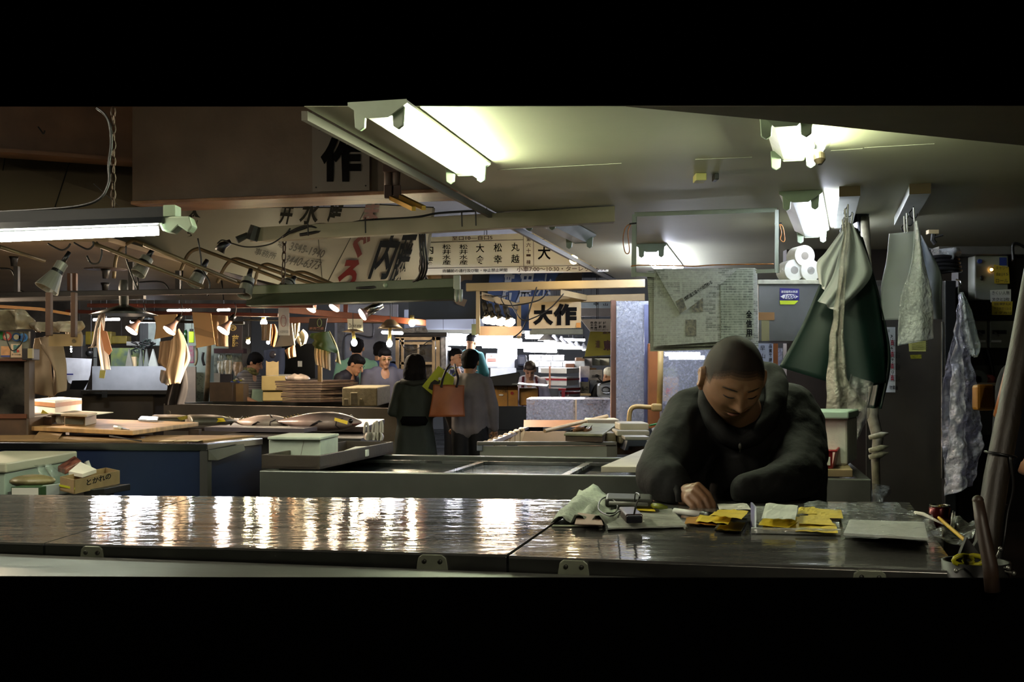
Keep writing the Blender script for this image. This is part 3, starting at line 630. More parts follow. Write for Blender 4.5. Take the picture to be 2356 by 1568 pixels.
# counter end clutter
m = crumple([(2100, 1225), (2225, 1262), (2262, 1215), (2150, 1196)], ZC+.002, .02, 41); S('plastic_bag', m, GLASS('bag_grey', '#8b9088', .5, .2), 'crumpled thin grey plastic bag on the counter corner by the can', 'bag', smooth=True)
for k, (a, b, lb) in enumerate((((2160, 1190), (2218, 1240), 'yellow pencil pointing at the can'), ((2168, 1198), (2224, 1246), 'second yellow pencil lying just under the other pencil'))):
    m = MB().tube([G(a[0], a[1], ZC+.03), G(b[0], b[1], ZC+.03)], .0032, 6); S('pencil', m, M('pencil_yellow', '#c9a21c', .5), lb, 'pencil')
m = crumple([(2186, 1218), (2200, 1222), (2204, 1196), (2190, 1190)], ZC+.006, .03, 44, 6, 6); S('crumpled_tissue', m, paper, 'scrunched white and yellow tissue just behind the red can', 'tissue', smooth=True)
t = T('scissors', 'scissors with yellow green handles and dark blades in the tool pot', 'scissors')
m = MB()
for cx in (2216, 2240): 
    c = P(cx, 1288, 1.9); m.tube([c+V((.016*math.cos(q), 0, .008*math.sin(q)+.0)) for q in [k*math.pi/6 for k in range(13)]], .004, 6)
part('handle', m, M('olive_yellow', '#a5a11c', .4), t, smooth=True)
m = MB().prism([P(2205, 1285, 1.9), P(2225, 1235, 1.92), P(2238, 1262, 1.92), P(2250, 1240, 1.92), P(2262, 1285, 1.9)], (0, .01, 0)); part('blade', m, dark, t)
t = T('tool_pot', 'dark pot crammed with tools at the end of the counter', 'pot')
pc = P(2262, 1345, 1.9); m = MB().lathe([(.05, -.12), (.055, 0), (.05, 0), (.045, -.1)], V((pc.x, 1.93, P(0, 1296, 1.9).z)), n=20); part('body', m, M('pot_dark', '#141412', .5), t, smooth=True)
for i, (x0, x1, y1, lb) in enumerate(((2230, 2200, 1312, 'thin steel skewer'), (2255, 2320, 1306, 'steel rod'), (2265, 2332, 1318, 'bent steel rod'), (2285, 2302, 1262, 'white tipped rod'))):
    m = MB().tube([P(x0, 1300, 1.9), P(x1, y1, 1.88)], .0022, 6); m.ball(P(x1, y1, 1.88), .004); part('rod', m, M('dull_rod', '#8d8d85', .35, .8), t, smooth=True)
m = MB().tube([P(2284, 1360, 1.8), P(2278, 1300, 1.8), P(2258, 1200, 1.82), P(2250, 1150, 1.83)], [.012, .0115, .010, .0085], 10); m.ball(P(2250, 1150, 1.83), (.009, .009, .008)); S('wooden_chisel', m, M('handle_wood', '#2c1e13', .5, 0, .2, 8), 'upright brown wooden tool handle blurred at the counter end', 'handle', smooth=True)  # plain wooden tool handle, no blade on it
# leaning pole wrapped in tape
t = T('wrapped_pole', 'thick leaning pole wrapped in tan tape with black ties', 'pole')
pts = [P(2440, 380, 2.3), P(2395, 560, 2.2), P(2345, 830, 2.12), P(2292, 1100, 2.06), P(2272, 1240, 2.04), P(2262, 1340, 2.02)]
m = MB().tube([pts[0]] + pts[1:], .0215, 16); part('shaft', m, M('tan_tape', '#251e15', .5, 0, .3, 5, .15, 30, (4, 4, 1)), t, smooth=True)
a, b = P(2342, 850, 2.12), P(2315, 960, 2.1); m = MB().tube([a, b], .0225, 16); part('tape_band', m, M('orange_tape', '#8a5020', .4, 0, .2, 9), t, smooth=True)
for y, x in ((1045, 2298), (1155, 2276)):
    c = P(x+4, y, 2.07); m = MB().tube([c+V((.026*math.cos(q), .024*math.sin(q), -.005*math.cos(q))) for q in [k*math.pi/8 for k in range(17)]], .0025, 6); part('tie', m, black, t, smooth=True)
m = MB().curve([P(2325, 1050, 2.04), P(2330, 1120, 2.04), P(2318, 1180, 2.04), P(2310, 1240, 2.03), P(2300, 1290, 2.0)], .003); part('cord', m, cable, t, smooth=True)
# ================= the stall wall on the cool side =================
# tall steel cabinet
t = T('steel_cabinet', 'tall dark stainless cabinet with a calendar and yellow notes on its door', 'cabinet')
a, b = P(1992, 645, 6.0), P(2172, 638, 5.9); u = b-a
m = MB(); m.hexa([V((a.x, a.y, 0)), V((b.x, b.y, 0)), V((b.x+.35, b.y+.7, 0)), V((a.x+.35, a.y+.8, 0))], [V((a.x, a.y, a.z)), V((b.x, b.y, a.z)), V((b.x+.35, b.y+.7, a.z)), V((a.x+.35, a.y+.8, a.z))])
part('body', m, M('cabinet_steel', '#3d3a35', .38, .75, .25, 2.5, .06, 12), t, bev=.004)
m = MB(); m.bpx(2174, 645, 2200, 1180, 5.86, .05); part('side_strip', m, M('cabinet_strip', '#47484a', .35, .8), t, bev=.004)
m = MB(); m.tube([P(2168, 740, 5.87), P(2168, 1100, 5.87)], .006, 6); part('door_edge', m, steel, t)
cabY = lambda x: 6.0-(x-1992)/180*.1-.006
m = MB(); m.card([(2026, 752), (2076, 752), (2076, 902), (2030, 902)], cabY(2050), .002)
t = T('wall_calendar', 'white strip calendar with printed months beside the green aprons', 'calendar'); part('sheet', m, M('calendar_paper', '#c3c8cc', .7), t)
m = MB()
Yc = cabY(2050)-.003
textpx(m, '休業市日', 2028, 757, 2046, 764, Yc, .01); textpx(m, '3', 2048, 770, 2053, 776, Yc, .02); textpx(m, '6', 2049, 797, 2054, 803, Yc, .02); textpx(m, '9', 2050, 824, 2055, 830, Yc, .02); textpx(m, '12', 2050, 852, 2056, 858, Yc, .02); textpx(m, '物業会', 2046, 886, 2066, 896, Yc, .01)
for k in range(4):
    textpx(m, ' 1  2  3  4\n 5  6  7  8  9 10\n12 13 14 15 16 17\n19 20 21 22 23 24\n26 27 28 29 30 31', 2036, 778+k*27, 2070, 796+k*27, Yc, .01)
part('print', m, ink, t)
m = MB(); 
for k in range(4):
    for j in range(3): m.bpx(2050, 782+k*27+j*4, 2056, 785+k*27+j*4, Yc-.001, .0005)
part('holiday_print', m, M('red_ink', '#b03040', .6), t)
m = MB(); m.card([(2090, 779), (2149, 779), (2149, 808), (2092, 808)], cabY(2120), .002); t = T('notice_slip', 'pale yellow notice below the hanging plastic bags', 'notice'); part('sheet', m, M('pale_yellow_note', '#b9b96a', .7), t)
m = MB()
for k in range(5): m.bpx(2098, 783+k*4.6, 2142-(k*7) % 13, 784.2+k*4.6, cabY(2120)-.002, .001)
part('print', m, M('olive_ink', '#6a6a3a', .7), t)
m = MB(); m.card([(2094, 816), (2126, 815), (2124, 824), (2096, 825)], cabY(2110), .002); S('tape_strip', m, M('worn_yellow_tape', '#8c8a1c', .6, 0, .5, 60), 'torn strip of worn yellow tape under the pale yellow notice', 'tape')
# electric boxes on the dark wall
m = MB(); m.bpx(2205, 572, 2600, 1200, 6.35, .1); t = T('switch_board', 'dark board carrying the control box and breaker boxes', 'board'); part('panel', m, M('board_dark', '#231d18', .6, 0, .3, 4), t)
t = T('control_box', 'pale control box with a lit amber lamp and notes stuck on it', 'box')
m = MB(); m.bpx(2243, 587, 2320, 690, 6.25, .1); part('body', m, M('control_grey', '#86887c', .5, 0, .1, 8), t, bev=.006)
m = MB().lathe([(.014, 0), (.014, .006), (.009, .01)], P(2281, 620, 6.24), (0, -1, 0)); part('lamp_ring', m, M('brass', '#b39b3a'), t)
m = MB().ball(P(2281, 620, 6.235), (.011, .008, .011)); part('pilot_lamp', m, EM('amber_glow', '#ffb45a', 4), t, smooth=True)
m = MB().lathe([(.012, 0), (.012, .01)], P(2253, 601, 6.24), (0, -1, 0)); part('sticker', m, M('blue_sticker', '#2a3a78', .5), t); m = MB().bpx(2300, 592, 2316, 610, 6.245, .005); part('sticker', m, M('blue_sticker', '#2a3a78', .5), t)
m = MB().ball(P(2259, 639, 6.24), (.01, .008, .014)); part('key_switch', m, dark, t, smooth=True)
def hand_note(pts, Y, label, lines, mat):
    t = T('handwritten_note', label, 'note'); m = MB().card(pts, Y, .001); part('sheet', m, mat, t)
    m = MB(); xs = [p[0] for p in pts]; ys = [p[1] for p in pts]; x0, x1, y0, y1 = min(xs), max(xs), min(ys), max(ys); n = len(lines)
    for i, s in enumerate(lines):
        hh = (y1-y0)/n; textpx(m, s, x0+4, y0+hh*i+hh*.25, x1-4, y0+hh*i+hh*.85, Y-.001, 0)
    part('writing', m, M('pen_ink', '#33302a', .6), t)
hand_note([(2287, 608), (2321, 614), (2323, 652), (2288, 652)], 6.23, 'yellow handwritten note beside the amber pilot lamp', ['キャリー', '台|15', 'ロール'], M('dim_yellow', '#b39a2a', .7))
hand_note([(2278, 667), (2326, 665), (2326, 694), (2279, 695)], 6.22, 'white handwritten note below the control box', ['きくい人無', 'ヌクと2枚'], paper)
hand_note([(2282, 693), (2330, 693), (2328, 724), (2282, 724)], 6.21, 'yellow handwritten note lowest on the dark board', ['営野以', 'ヤクタガリ込る', 'オダカリ'], M('dim_yellow', '#b39a2a'))
for x0, lb in ((2242, 'pale breaker box partly behind the clear bag'), (2278, 'pale breaker box with a rotary switch beside the wrapped pole')):
    t = T('breaker_box', lb, 'box'); m = MB(); m.bpx(x0, 738, x0+(30 if x0 < 2260 else 62), 800, 6.25, .08); part('body', m, M('breaker_grey', '#77776a', .5), t, bev=.004)
    m = MB(); m.bpx(x0+6, 759, x0+(24 if x0 < 2260 else 38), 768, 6.245, .006); part('window', m, black, t)
    m = MB(); m.lathe([(.01, 0), (.01, .015)], P(x0+13, 765, 6.24), (0, -1, 0)); m.tube([P(x0+13, 765, 6.22), P(x0+20, 773, 6.22)], .003, 5); part('rotary_knob', m, chrome, t)
    m = MB(); m.bpx(x0+3, 782, x0+26, 787, 6.245, .004); part('name_plate', m, white, t)
m = MB(); m.bpx(2215, 840, 2600, 1000, 6.34, .05); S('lower_panel', m, M('grey_panel', '#4a4943', .6), 'dull grey panel under the breaker boxes', 'panel')
m = MB().curve([P(2270, 800, 6.2), P(2276, 820, 6.2), P(2283, 850, 6.2), P(2285, 885, 6.2)], .012); S('power_cable', m, cable, 'thick black cable hanging below the breaker boxes', 'cable', smooth=True)
m = MB().curve([P(2332, 600, 6.1), P(2330, 565, 6.1), P(2340, 560, 6.1), P(2360, 570, 6.1)], .008); S('power_cable', m, cable, 'black cable bent over the control board top', 'cable', smooth=True)
m = crumple.__call__([(2170, 1000), (2400, 1000), (2400, 985), (2170, 985)], .2, .01, 1, 2, 2) if False else MB()
m.bpx(2160, 566, 2420, 585, 6.2, .12); S('wall_shelf', m, M('shelf_grey', '#4e4b45', .6), 'narrow grey ledge running over the control board', 'shelf', bev=.004)
# coil of hose and bags on the cabinet
t = T('hose_coil', 'coiled dark ring of hose on top of the dark cabinet', 'coil')
for k in range(4):
    c = P(2158, 622-9*k, 6.15); r = .115-.004*k
    m = MB().tube([c+V((r*math.cos(q), r*.8*math.sin(q), .004*math.sin(3*q))) for q in [i*math.pi/12 for i in range(25)]], .011, 8); part('loop', m, M('hose_black', '#17171a', .35), t, smooth=True)
m = drape([(2105, 572), (2110, 585), (2120, 592)], [(2205, 570), (2215, 585), (2200, 600)], 6.1, .03, 2, crump=.03); S('plastic_bag', m, GLASS('bag_dim', '#8f9396', .5, .3), 'crumpled plastic bag stuffed above the hose coil', 'bag', smooth=True)
t = T('ceiling_hook_block', 'small cream block with a metal hook and black fittings on the ceiling', 'hook')
m = MB().bpx(2137, 528, 2160, 537, 5.9, .04); part('block', m, cream, t)
m = MB().tube([P(2148, 538, 5.88), P(2146, 552, 5.88), P(2152, 560, 5.88)], .012, 6); m.tube([P(2152, 545, 5.87), P(2170, 540, 5.86)], .006, 5); part('fitting', m, dark, t)
# small boxes on the ceiling
t = T('ceiling_terminal', 'tiny cream terminal and black plug on the plain ceiling', 'terminal')
m = MB(); p = G(1610, 412, CEIL-.02); m.box((p.x, p.y, CEIL-.016), (.045, .08, .03)); part('body', m, M('terminal_yellow', '#a09a5a', .5), t, bev=.003)
m = MB(); m.box((p.x+.065, p.y, CEIL-.014), (.018, .07, .026)); part('plug', m, black, t, bev=.003)
# steel box with toilet rolls
t = T('steel_box', 'dull stainless wall box with a blue sticker and brown tape', 'box')
m = MB(); m.bpx(1745, 650, 1990, 785, 6.0, .35); part('body', m, M('box_steel', '#8b8c88', .33, .9, .15, 3, .12, 6), t, bev=.003)
m = MB(); m.bpx(1743, 643, 1992, 653, 5.98, .38); part('top_edge', m, M('pale_edge', '#9d9d88', .5, 0, .2, 30), t, bev=.002)
m = MB(); m.bpx(1745, 718, 1782, 736, 5.997, .002); part('brown_tape', m, M('parcel_tape', '#7d5c34', .4), t)
m = MB(); m.bpx(1752, 736, 1770, 784, 5.998, .001); part('old_tape', m, M('olive_tape', '#74704a', .5), t)
m = MB(); m.card([(1794, 662), (1839, 664), (1839, 690), (1828, 699), (1794, 699)], 5.996, .002); st = part('sticker', m, M('sticker_blue', '#2a2470', .45), t)
m = MB(); m.card([(1794, 691), (1837, 691), (1828, 700), (1795, 700)], 5.994, .001); part('sticker_band', m, M('lime', '#b4c81e', .5), st)
m = MB(); textpx(m, '液冠循環水熱源', 1797, 668, 1835, 674, 5.993, .01); m.add([P(1816+21*math.cos(q)*(.82 if k % 2 else 1), 682+6*math.sin(q), 5.993) for k, q in enumerate([i*math.pi/8 for i in range(16)])], [tuple(range(16))]); part('sticker_print', m, white, st)
m = MB(); textpx(m, '1000', 1804, 678, 1829, 687, 5.99, .02, sk=3); part('sticker_number', m, M('sticker_blue', '#2a2470'), st)
for k, (x, y, lb) in enumerate(((1828, 621, 'white toilet roll standing on the steel box edge, outer lower one'), (1866, 622, 'white toilet roll next to the green apron, lower one'), (1852, 588, 'white toilet roll resting on top of the two lower rolls'))):
    t = T('toilet_roll', lb, 'toilet roll', 'toilet rolls on the steel box'); c = P(x, y, 6.02); r = .056
    m = MB().lathe([(.02, 0), (r-.002, 0), (r, .003), (r, .108), (r-.002, .11), (.02, .11), (.019, 0)], c, (-.18, 1, 0), n=28); part('paper', m, M('tissue', '#c6c6ba', .9, 0, .05, 20), t, smooth=False)
    m = MB().lathe([(.0195, -.001), (.0205, -.001), (.0205, .111), (.0195, .111), (.0195, 0)], c, (-.18, 1, 0), n=20); part('core', m, M('core_grey', '#6a655a', .8), t)
    if k < 2:
        m = MB().lathe([(.012, -.002), (r, -.002), (r+.002, .004), (r+.002, .106), (r, .112)], c, (-.18, 1, 0), n=28); part('wrapping', m, GLASS('roll_wrap', '#c6cac4', .2, .1), t, smooth=True)
# hanger frame, newspapers, cord
t = T('hanger_frame', 'pale green angle iron frame hanging below the ceiling', 'frame')
gp = M('frame_green', '#7a8272', .45, 0, .1, 8)
for a, b, w_ in (((1460, 493), (1788, 482), 10), ((1460, 493), (1458, 637), 11), ((1458, 630), (1508, 633), 9), ((1788, 482), (1788, 627), 10), ((1740, 624), (1790, 622), 9)):
    Ya, Yb = 5.75-(a[0]-1460)/330*.2, 5.75-(b[0]-1460)/330*.2
    p, q = P(a[0], a[1], Ya), P(b[0], b[1], Yb); dd = (q-p).normalized(); s = V((dd.z, 0, -dd.x)).normalized()*(w_*Ya/F/2)
    m = MB().prism([p-s, q-s, q+s, p+s], (0, .004, 0)); m.prism([p-s, q-s, q-s+V((0, .03, 0)), p-s+V((0, .03, 0))], s*.25); part('bar', m, gp, t)
t = T('cord_loops', 'orange brown cord stretched across the hanger frame with end loops', 'cord')
oc = M('orange_cord', '#9a5f22', .6, 0, .3, 40); m = MB().curve([P(1452, 612, 5.7), P(1475, 610, 5.68), P(1560, 611, 5.66), P(1600, 612, 5.64), P(1650, 609, 5.62), P(1780, 607, 5.52)], .0028); part('line', m, oc, t, smooth=True)
for x, dx in ((1456, -16), (1790, 11)):
    m = MB().curve([P(x, 513, 5.65), P(x+dx, 522, 5.65), P(x+dx*1.4, 550, 5.65), P(x+dx*1.1, 580 if dx < 0 else 556, 5.65), P(x+dx*.5, 578 if dx < 0 else 550, 5.65), P(x+dx*.7, 535, 5.65), P(x+dx*.3, 516, 5.65)], .0025); part('loop', m, oc, t, smooth=True)
    m = MB().tube([P(x-8, 515, 5.63), P(x+8, 513, 5.63)], .004, 6); part('wire_tie', m, cable, t)
np1 = print_mat('newsprint', '#a6a99c', '#3c423b', 5, 30, .25, block=.62)
np2 = print_mat('newsprint_dark', '#a0a793', '#1c201d', 11, 24, .85, block=.35)
for k, (pts, Y, lb) in enumerate((([(1492, 622), (1742, 618), (1745, 800), (1496, 808)], 5.80, 'newspaper hindmost in the hanging bundle'), ([(1488, 622), (1738, 616), (1740, 790), (1500, 800)], 5.77, 'newspaper in the middle of the hanging bundle'), ([(1505, 618), (1732, 616), (1735, 780), (1504, 796)], 5.74, 'front newspaper page of the hanging bundle with many adverts'))):
    t = T('newspaper', lb, 'newspaper', 'newspapers hung on the frame'); m = MB().card(pts, Y, .004); part('page', m, np1, t, bev=0)
m = MB().card([(1657, 622), (1733, 617), (1734, 776), (1659, 780)], 5.735, .001); part('advert_block', m, np2, t)
m = MB().bpx(1592, 684, 1617, 717, 5.735, .001); m.bpx(1577, 735, 1602, 772, 5.735, .001); part('printed_photo', m, M('news_photo', '#4a4c46', .8, 0, .5, 60, c2='#85806a'), t)
m = MB(); 
for i, ch in enumerate('全信用'): textpx(m, ch, 1716, 713+i*22, 1730, 731+i*22, 5.733, .03)
textpx(m, '政権半ば 日米欧の経済 焦点', 1585, 655, 1585, 655, 5.7, 0) if False else None
part('headline', m, ink, t)
t = T('newspaper', 'folded newspaper page hanging slanted over the bundle front', 'newspaper', None); m = MB().card([(1508, 621), (1560, 618), (1700, 616), (1665, 648), (1566, 723)], 5.725, .003); part('page', m, np1, t)
m = MB(); q = lambda x, y: P(x, y, 5.722); text(m, '綿路道工芸イベ出団わる', q(1577, 692), q(1640, 652), q(1572, 684), .02); part('headline', m, ink, t)
m = MB().card([(1554, 693), (1570, 684), (1580, 710), (1565, 721)], 5.722, .001); part('picture_box', m, M('news_photo', '#4a4c46'), t)
# clear screens, posts, pipe under and beside the newspapers
t = T('clear_screen', 'scratched clear acrylic screen standing beside the orange post', 'screen')
m = MB().bpx(1418, 692, 1492, 972, 8.2, .006); part('sheet', m, GLASS('acrylic_a', '#c4c8d6', .26, .1, .1, nsc=70, bmp=.05), t)
m = MB().bpx(1482, 700, 1492, 972, 8.18, .01); part('edge', m, M('edge_blue', '#565b7a', .3), t)
t = T('clear_screen', 'dusty clear acrylic screen behind the seated man', 'screen')
m = MB().bpx(1524, 800, 1800, 960, 8.0, .006); part('sheet', m, GLASS('acrylic_b', '#ccd0e0', .3, .1, .1, nsc=60, bmp=.05), t)
m = MB().bpx(1406, 690, 1417, 968, 8.25, .05); S('wooden_post', m, M('post_brown', '#5a3a28', .6, 0, .2, 6), 'slim dark brown post between the open hall and the clear screen', 'post')
m = MB().bpx(1492, 790, 1518, 985, 8.1, .06); S('wooden_post', m, M('post_orange', '#8e5426', .55, 0, .2, 5), 'wide orange brown post beside the yellow lagged pipe', 'post', bev=.003)
m = MB().bpx(1779, 785, 1790, 870, 7.9, .05); S('wooden_post', m, M('post_orange', '#8e5426'), 'narrow orange post beside the paper with vertical writing', 'post')
m = MB().bpx(1885, 870, 1903, 955, 7.9, .05); S('wooden_post', m, M('post_orange', '#8e5426'), 'short orange post beneath the green aprons', 'post')
t = T('lagged_pipe', 'yellowish lagged pipe bending down and across by the orange post', 'pipe')
lag = M('pipe_lagging', '#a98e56', .6, 0, .15, 9, .2, 60)
m = MB().tube([P(1520, 805, 7.9), P(1519, 870, 7.9), P(1517, 935, 7.9)], .02, 10); m.curve([P(1517, 937, 7.9), P(1490, 936, 7.9), P(1462, 935, 7.9), P(1450, 945, 7.9), P(1447, 975, 7.9)], .016, 8); part('tube', m, lag, t, smooth=True)
m = MB().bpx(1500, 928, 1524, 946, 7.85, .06); part('elbow', m, lag, t, bev=.012)
t = T('vertical_notice', 'white strip with vertical handwriting beside the steel box', 'notice')
m = MB().bpx(1741, 785, 1779, 870, 7.0, .003); part('sheet', m, M('notice_white', '#aeb6c8', .7), t)
m = MB()
for i, ch in enumerate('品質管理責任者'): textpx(m, ch, 1769, 792+i*10.5, 1776, 800+i*10.5, 6.995, .02)
for i, ch in enumerate('早山安'): textpx(m, ch, 1749, 795+i*18, 1760, 806+i*18, 6.995, .0)
part('writing', m, ink, t)
t = T('crate', 'faded orange lettered crate seen through the dusty screen', 'crate')
m = MB().bpx(1524, 866, 1562, 930, 9.2, .3); part('body', m, M('crate_peach', '#a08a7a', .7), t, bev=.01)
m = MB(); textpx(m, '鰤', 1532, 892, 1546, 906, 9.19, .02); part('lettering', m, M('red_ink', '#b03040'), t)
m = MB().bpx(1526, 845, 1558, 868, 9.25, .2); S('olive_tub', m, M('lid_olive', '#6a7060', .6), 'olive lid stacked on the lettered crate behind the screen', 'lid')  # lid on the lettered crate, one plain block
for k in range(5):
    cs = ['#a84a3a', '#b8742e', '#a23a3a', '#b46a5a', '#94302e'][k]
    m = MB().bpx(1828, 868+k*7.5, 1868, 874.5+k*7.5, 8.3, .2); S('folded_sack', m, M('sack%d' % k, cs, .6, 0, .1, 8), ['red folded sack topmost of the stack beneath the aprons', 'orange folded sack second in the stack', 'crimson folded sack in the middle of the stack', 'pink folded sack fourth down the stack', 'dark red folded sack lowest of the stack'][k], 'sack', 'folded sacks under the aprons', bev=.006)
m = MB().bpx(1790, 905, 1900, 950, 8.5, .3); S('low_shelf', m, M('shelf_dark', '#2a2520', .6), 'dark low shelf under the stack of sacks', 'shelf')
m = MB().bpx(1524, 925, 1620, 985, 8.1, .4); S('blue_tub', m, M('tub_navy', '#232a44', .5), 'dark blue tub behind the foam boxes', 'tub', bev=.02)
for i, (x0, x1, y) in enumerate(((1530, 1610, 814), (1530, 1610, 700), (1540, 1620, 822))):  # tubes added behind the screen to brighten it from the back
    m = MB().tube([P(x0, y, 12), P(x1, y, 12)], .02, 8); S('hanging_tube_light', m, EM('behind_screen_tube', '#eef0ff', 30), ['tube glowing through the dusty screen, upper', 'tube hidden high behind the newspapers', 'tube glowing through the dusty screen, lower'][i], 'light', smooth=True)
# wood blocks with hooks under the ceiling
def hookblock(a, b, hooks, label):
    t = T('hook_rail', label, 'hook rail'); p, q = G(a[0], a[1], CEIL), G(b[0], b[1], CEIL); e = (q-p).normalized(); s = V((e.y, -e.x, 0))
    m = MB().obox(p-s*.045-UP*.045, s*.09, q-p, .045); part('block', m, M('rail_white', '#a3a69c', .5, 0, .08, 9), t, bev=.002)
    m = MB().obox(p-s*.045-UP*.045-e*.001, s*.09, e*.002, .045); part('end_grain', m, M('end_grain', '#4d3c22', .7), t)
    for f in hooks:
        c = p.lerp(q, f)-UP*.045; m = MB().curve([c, c-UP*.015+V((-.006, 0, 0)), c-UP*.035+V((-.02, 0, 0)), c-UP*.055+V((-.008, 0, 0)), c-UP*.055+V((.01, 0, 0)), c-UP*.035+V((.018, 0, 0))], .0028); part('hook', m, cable, t, smooth=True)
    return t
hookblock((1955, 428), (1940, 505), (.22, .5, .7, .85), 'white wood rail with black hooks carrying the green aprons')
hookblock((2117, 422), (2078, 498), (.35, .6, .85), 'white wood rail with black hooks carrying the white bags')
# bamboo style column behind the aprons
m = MB().tube([P(1990, 500, 5.95), P(1992, 560, 5.9), P(2002, 700, 5.8), P(2010, 900, 5.6), P(2008, 960, 5.55), P(2020, 1010, 5.5), P(2014, 1060, 5.45), P(2018, 1160, 5.4)], [.022, .024, .024, .025, .028, .026, .02, .018], 10)
t = T('bark_pole', 'rough peeling pale pole behind the green aprons', 'pole'); part('shaft', m, M('bark', '#6e6a54', .7, 0, .5, 12, .5, 30, c2='#3a3326'), t, smooth=True)
m = MB()
for y in (1000, 1030, 1045): m.tube([P(2000, y+6, 5.42), P(2028, y, 5.42), P(2044, y-4, 5.42)], [.012, .016, .004], 6)
part('rag_wrap', m, M('rag_grey', '#8a8872', .8, 0, .4, 30), t, smooth=True)
m = MB().prism([P(1966, 486, 5.95), P(2002, 484, 5.95), P(1996, 530, 5.95), P(1976, 535, 5.95)], (0, .08, 0)); S('black_funnel', m, M('funnel_black', '#0e0f14', .25), 'glossy black funnel shaped duct under the ceiling behind the aprons', 'duct', bev=.01)
# green aprons and films hanging from the rail
gcl = M('apron_green', '#0b2620', .42, 0, .12, 4); gcl2 = M('apron_green_dark', '#0a231f', .45, 0, .12, 4)
gw = M('apron_white', '#bcc2c4', .5, 0, .05, 5)
def D(name, L, R, Y, mat, label, cat, grp=None, **k):
    sm = dict(amp=.02, fr=2, th=.002); sm.update(k); th = sm.pop('th'); m = drape(L, R, Y, th=th, **sm)
    return S(name, m, mat, label, cat, grp, smooth=True, solid=th)
D('hanging_apron', [(1944, 518), (1892, 640), (1850, 740), (1794, 843)], [(1962, 522), (1992, 640), (1998, 720), (1958, 896)], 5.06, gcl, 'big dark green apron spread wide in front of the steel box', 'apron', 'green aprons', amp=.016, fr=1)
D('hanging_apron', [(1956, 520), (1935, 640), (1938, 760), (1944, 898)], [(1975, 525), (2012, 640), (2035, 780), (2042, 880)], 5.0, gcl2, 'very dark green apron hanging in front of the calendar edge', 'apron', 'green aprons', amp=.02, ph=1, fr=1)
D('hanging_apron', [(1970, 540), (2000, 650), (2020, 800), (1998, 938)], [(1985, 545), (2030, 700), (2052, 830), (2030, 940)], 5.12, gcl, 'narrow dark green apron hanging behind the others, lowest hem', 'apron', 'green aprons', ph=2)
D('hanging_apron', [(1938, 528), (1900, 580), (1880, 605), (1886, 650)], [(1952, 530), (1935, 580), (1915, 640), (1898, 672)], 5.02, M('apron_lit_white', '#eef2f4', .5), 'small white apron corner on the window side of the green aprons', 'apron', amp=.01)  # lit corner of the aprons, its brightness put into the white
D('hanging_apron', [(1948, 510), (1930, 590), (1915, 640), (1884, 692)], [(1962, 515), (1998, 590), (2004, 640), (1930, 720)], 4.92, gw, 'pale grey apron folded over the front of the green ones', 'apron', amp=.02, nu=20)
D('plastic_sheet', [(1942, 500), (1930, 650), (1908, 815), (1903, 985)], [(1958, 500), (1945, 700), (1950, 860), (2000, 930)], 4.84, GLASS('sheet_clear', '#b2b0a4', .4, .15), 'long clear plastic sheet hanging in front of the green aprons', 'plastic sheet', amp=.02, crump=.03)
D('plastic_sheet', [(1955, 860), (1950, 940), (1952, 1000)], [(2008, 880), (2000, 950), (1975, 1015)], 4.95, GLASS('sheet_clear2', '#a6a8a8', .35, .15), 'short crinkled clear plastic hanging below the apron hems', 'plastic sheet', amp=.02, crump=.04)
for i, (x0, y0, x1, y1) in enumerate(((1944, 480, 1946, 520), (1951, 470, 1950, 515), (1938, 505, 1940, 530), (1962, 490, 1958, 520))):
    m = MB().tube([P(x0, y0, 5.0), P(x1, y1, 4.98)], .0035, 6); S('hanging_string', m, white, ['white apron string on the second hook', 'white apron string on the first hook near the ceiling', 'white apron string on the last hook', 'loose white apron string end beside the black duct'][i], 'string')
# white bags hanging on the second rail
wt = GLASS('bag_white', '#eef4f6', .8, .25, .1)
D('plastic_bag', [(2046, 537), (2040, 600), (2028, 665), (2032, 736)], [(2118, 530), (2122, 600), (2128, 680), (2130, 734)], 5.1, M('bag_pad_white', '#e6ecf0', .4, 0, .05, 4), 'pad of flat white plastic bags hanging on the second rail', 'bags', amp=.012, fr=1)
D('plastic_bag', [(2105, 508), (2100, 600), (2074, 690), (2068, 795)], [(2110, 508), (2128, 600), (2148, 690), (2150, 778)], 5.0, wt, 'long translucent white bag hanging in front of the bag pad', 'bag', amp=.02, fr=1, crump=.01)
D('plastic_bag', [(2115, 535), (2125, 600), (2120, 680), (2130, 734)], [(2122, 545), (2165, 625), (2168, 680), (2170, 734)], 5.15, M('bag_pad_grey', '#9aa3a8', .45), 'grey white bag hindmost on the second rail, pointed corner', 'bag', amp=.012, fr=1)
for i, (a, b) in enumerate((((2102, 477), (2104, 510)), ((2086, 490), (2088, 535)), ((2080, 497), (2082, 535)))):
    m = MB().tube([P(a[0], a[1], 5.05), P(b[0], b[1], 5.05)], .0035, 6); S('hanging_string', m, white, ['white string holding the long translucent bag', 'white string holding the bag pad', 'thinner white string behind the bag pad string'][i], 'string')
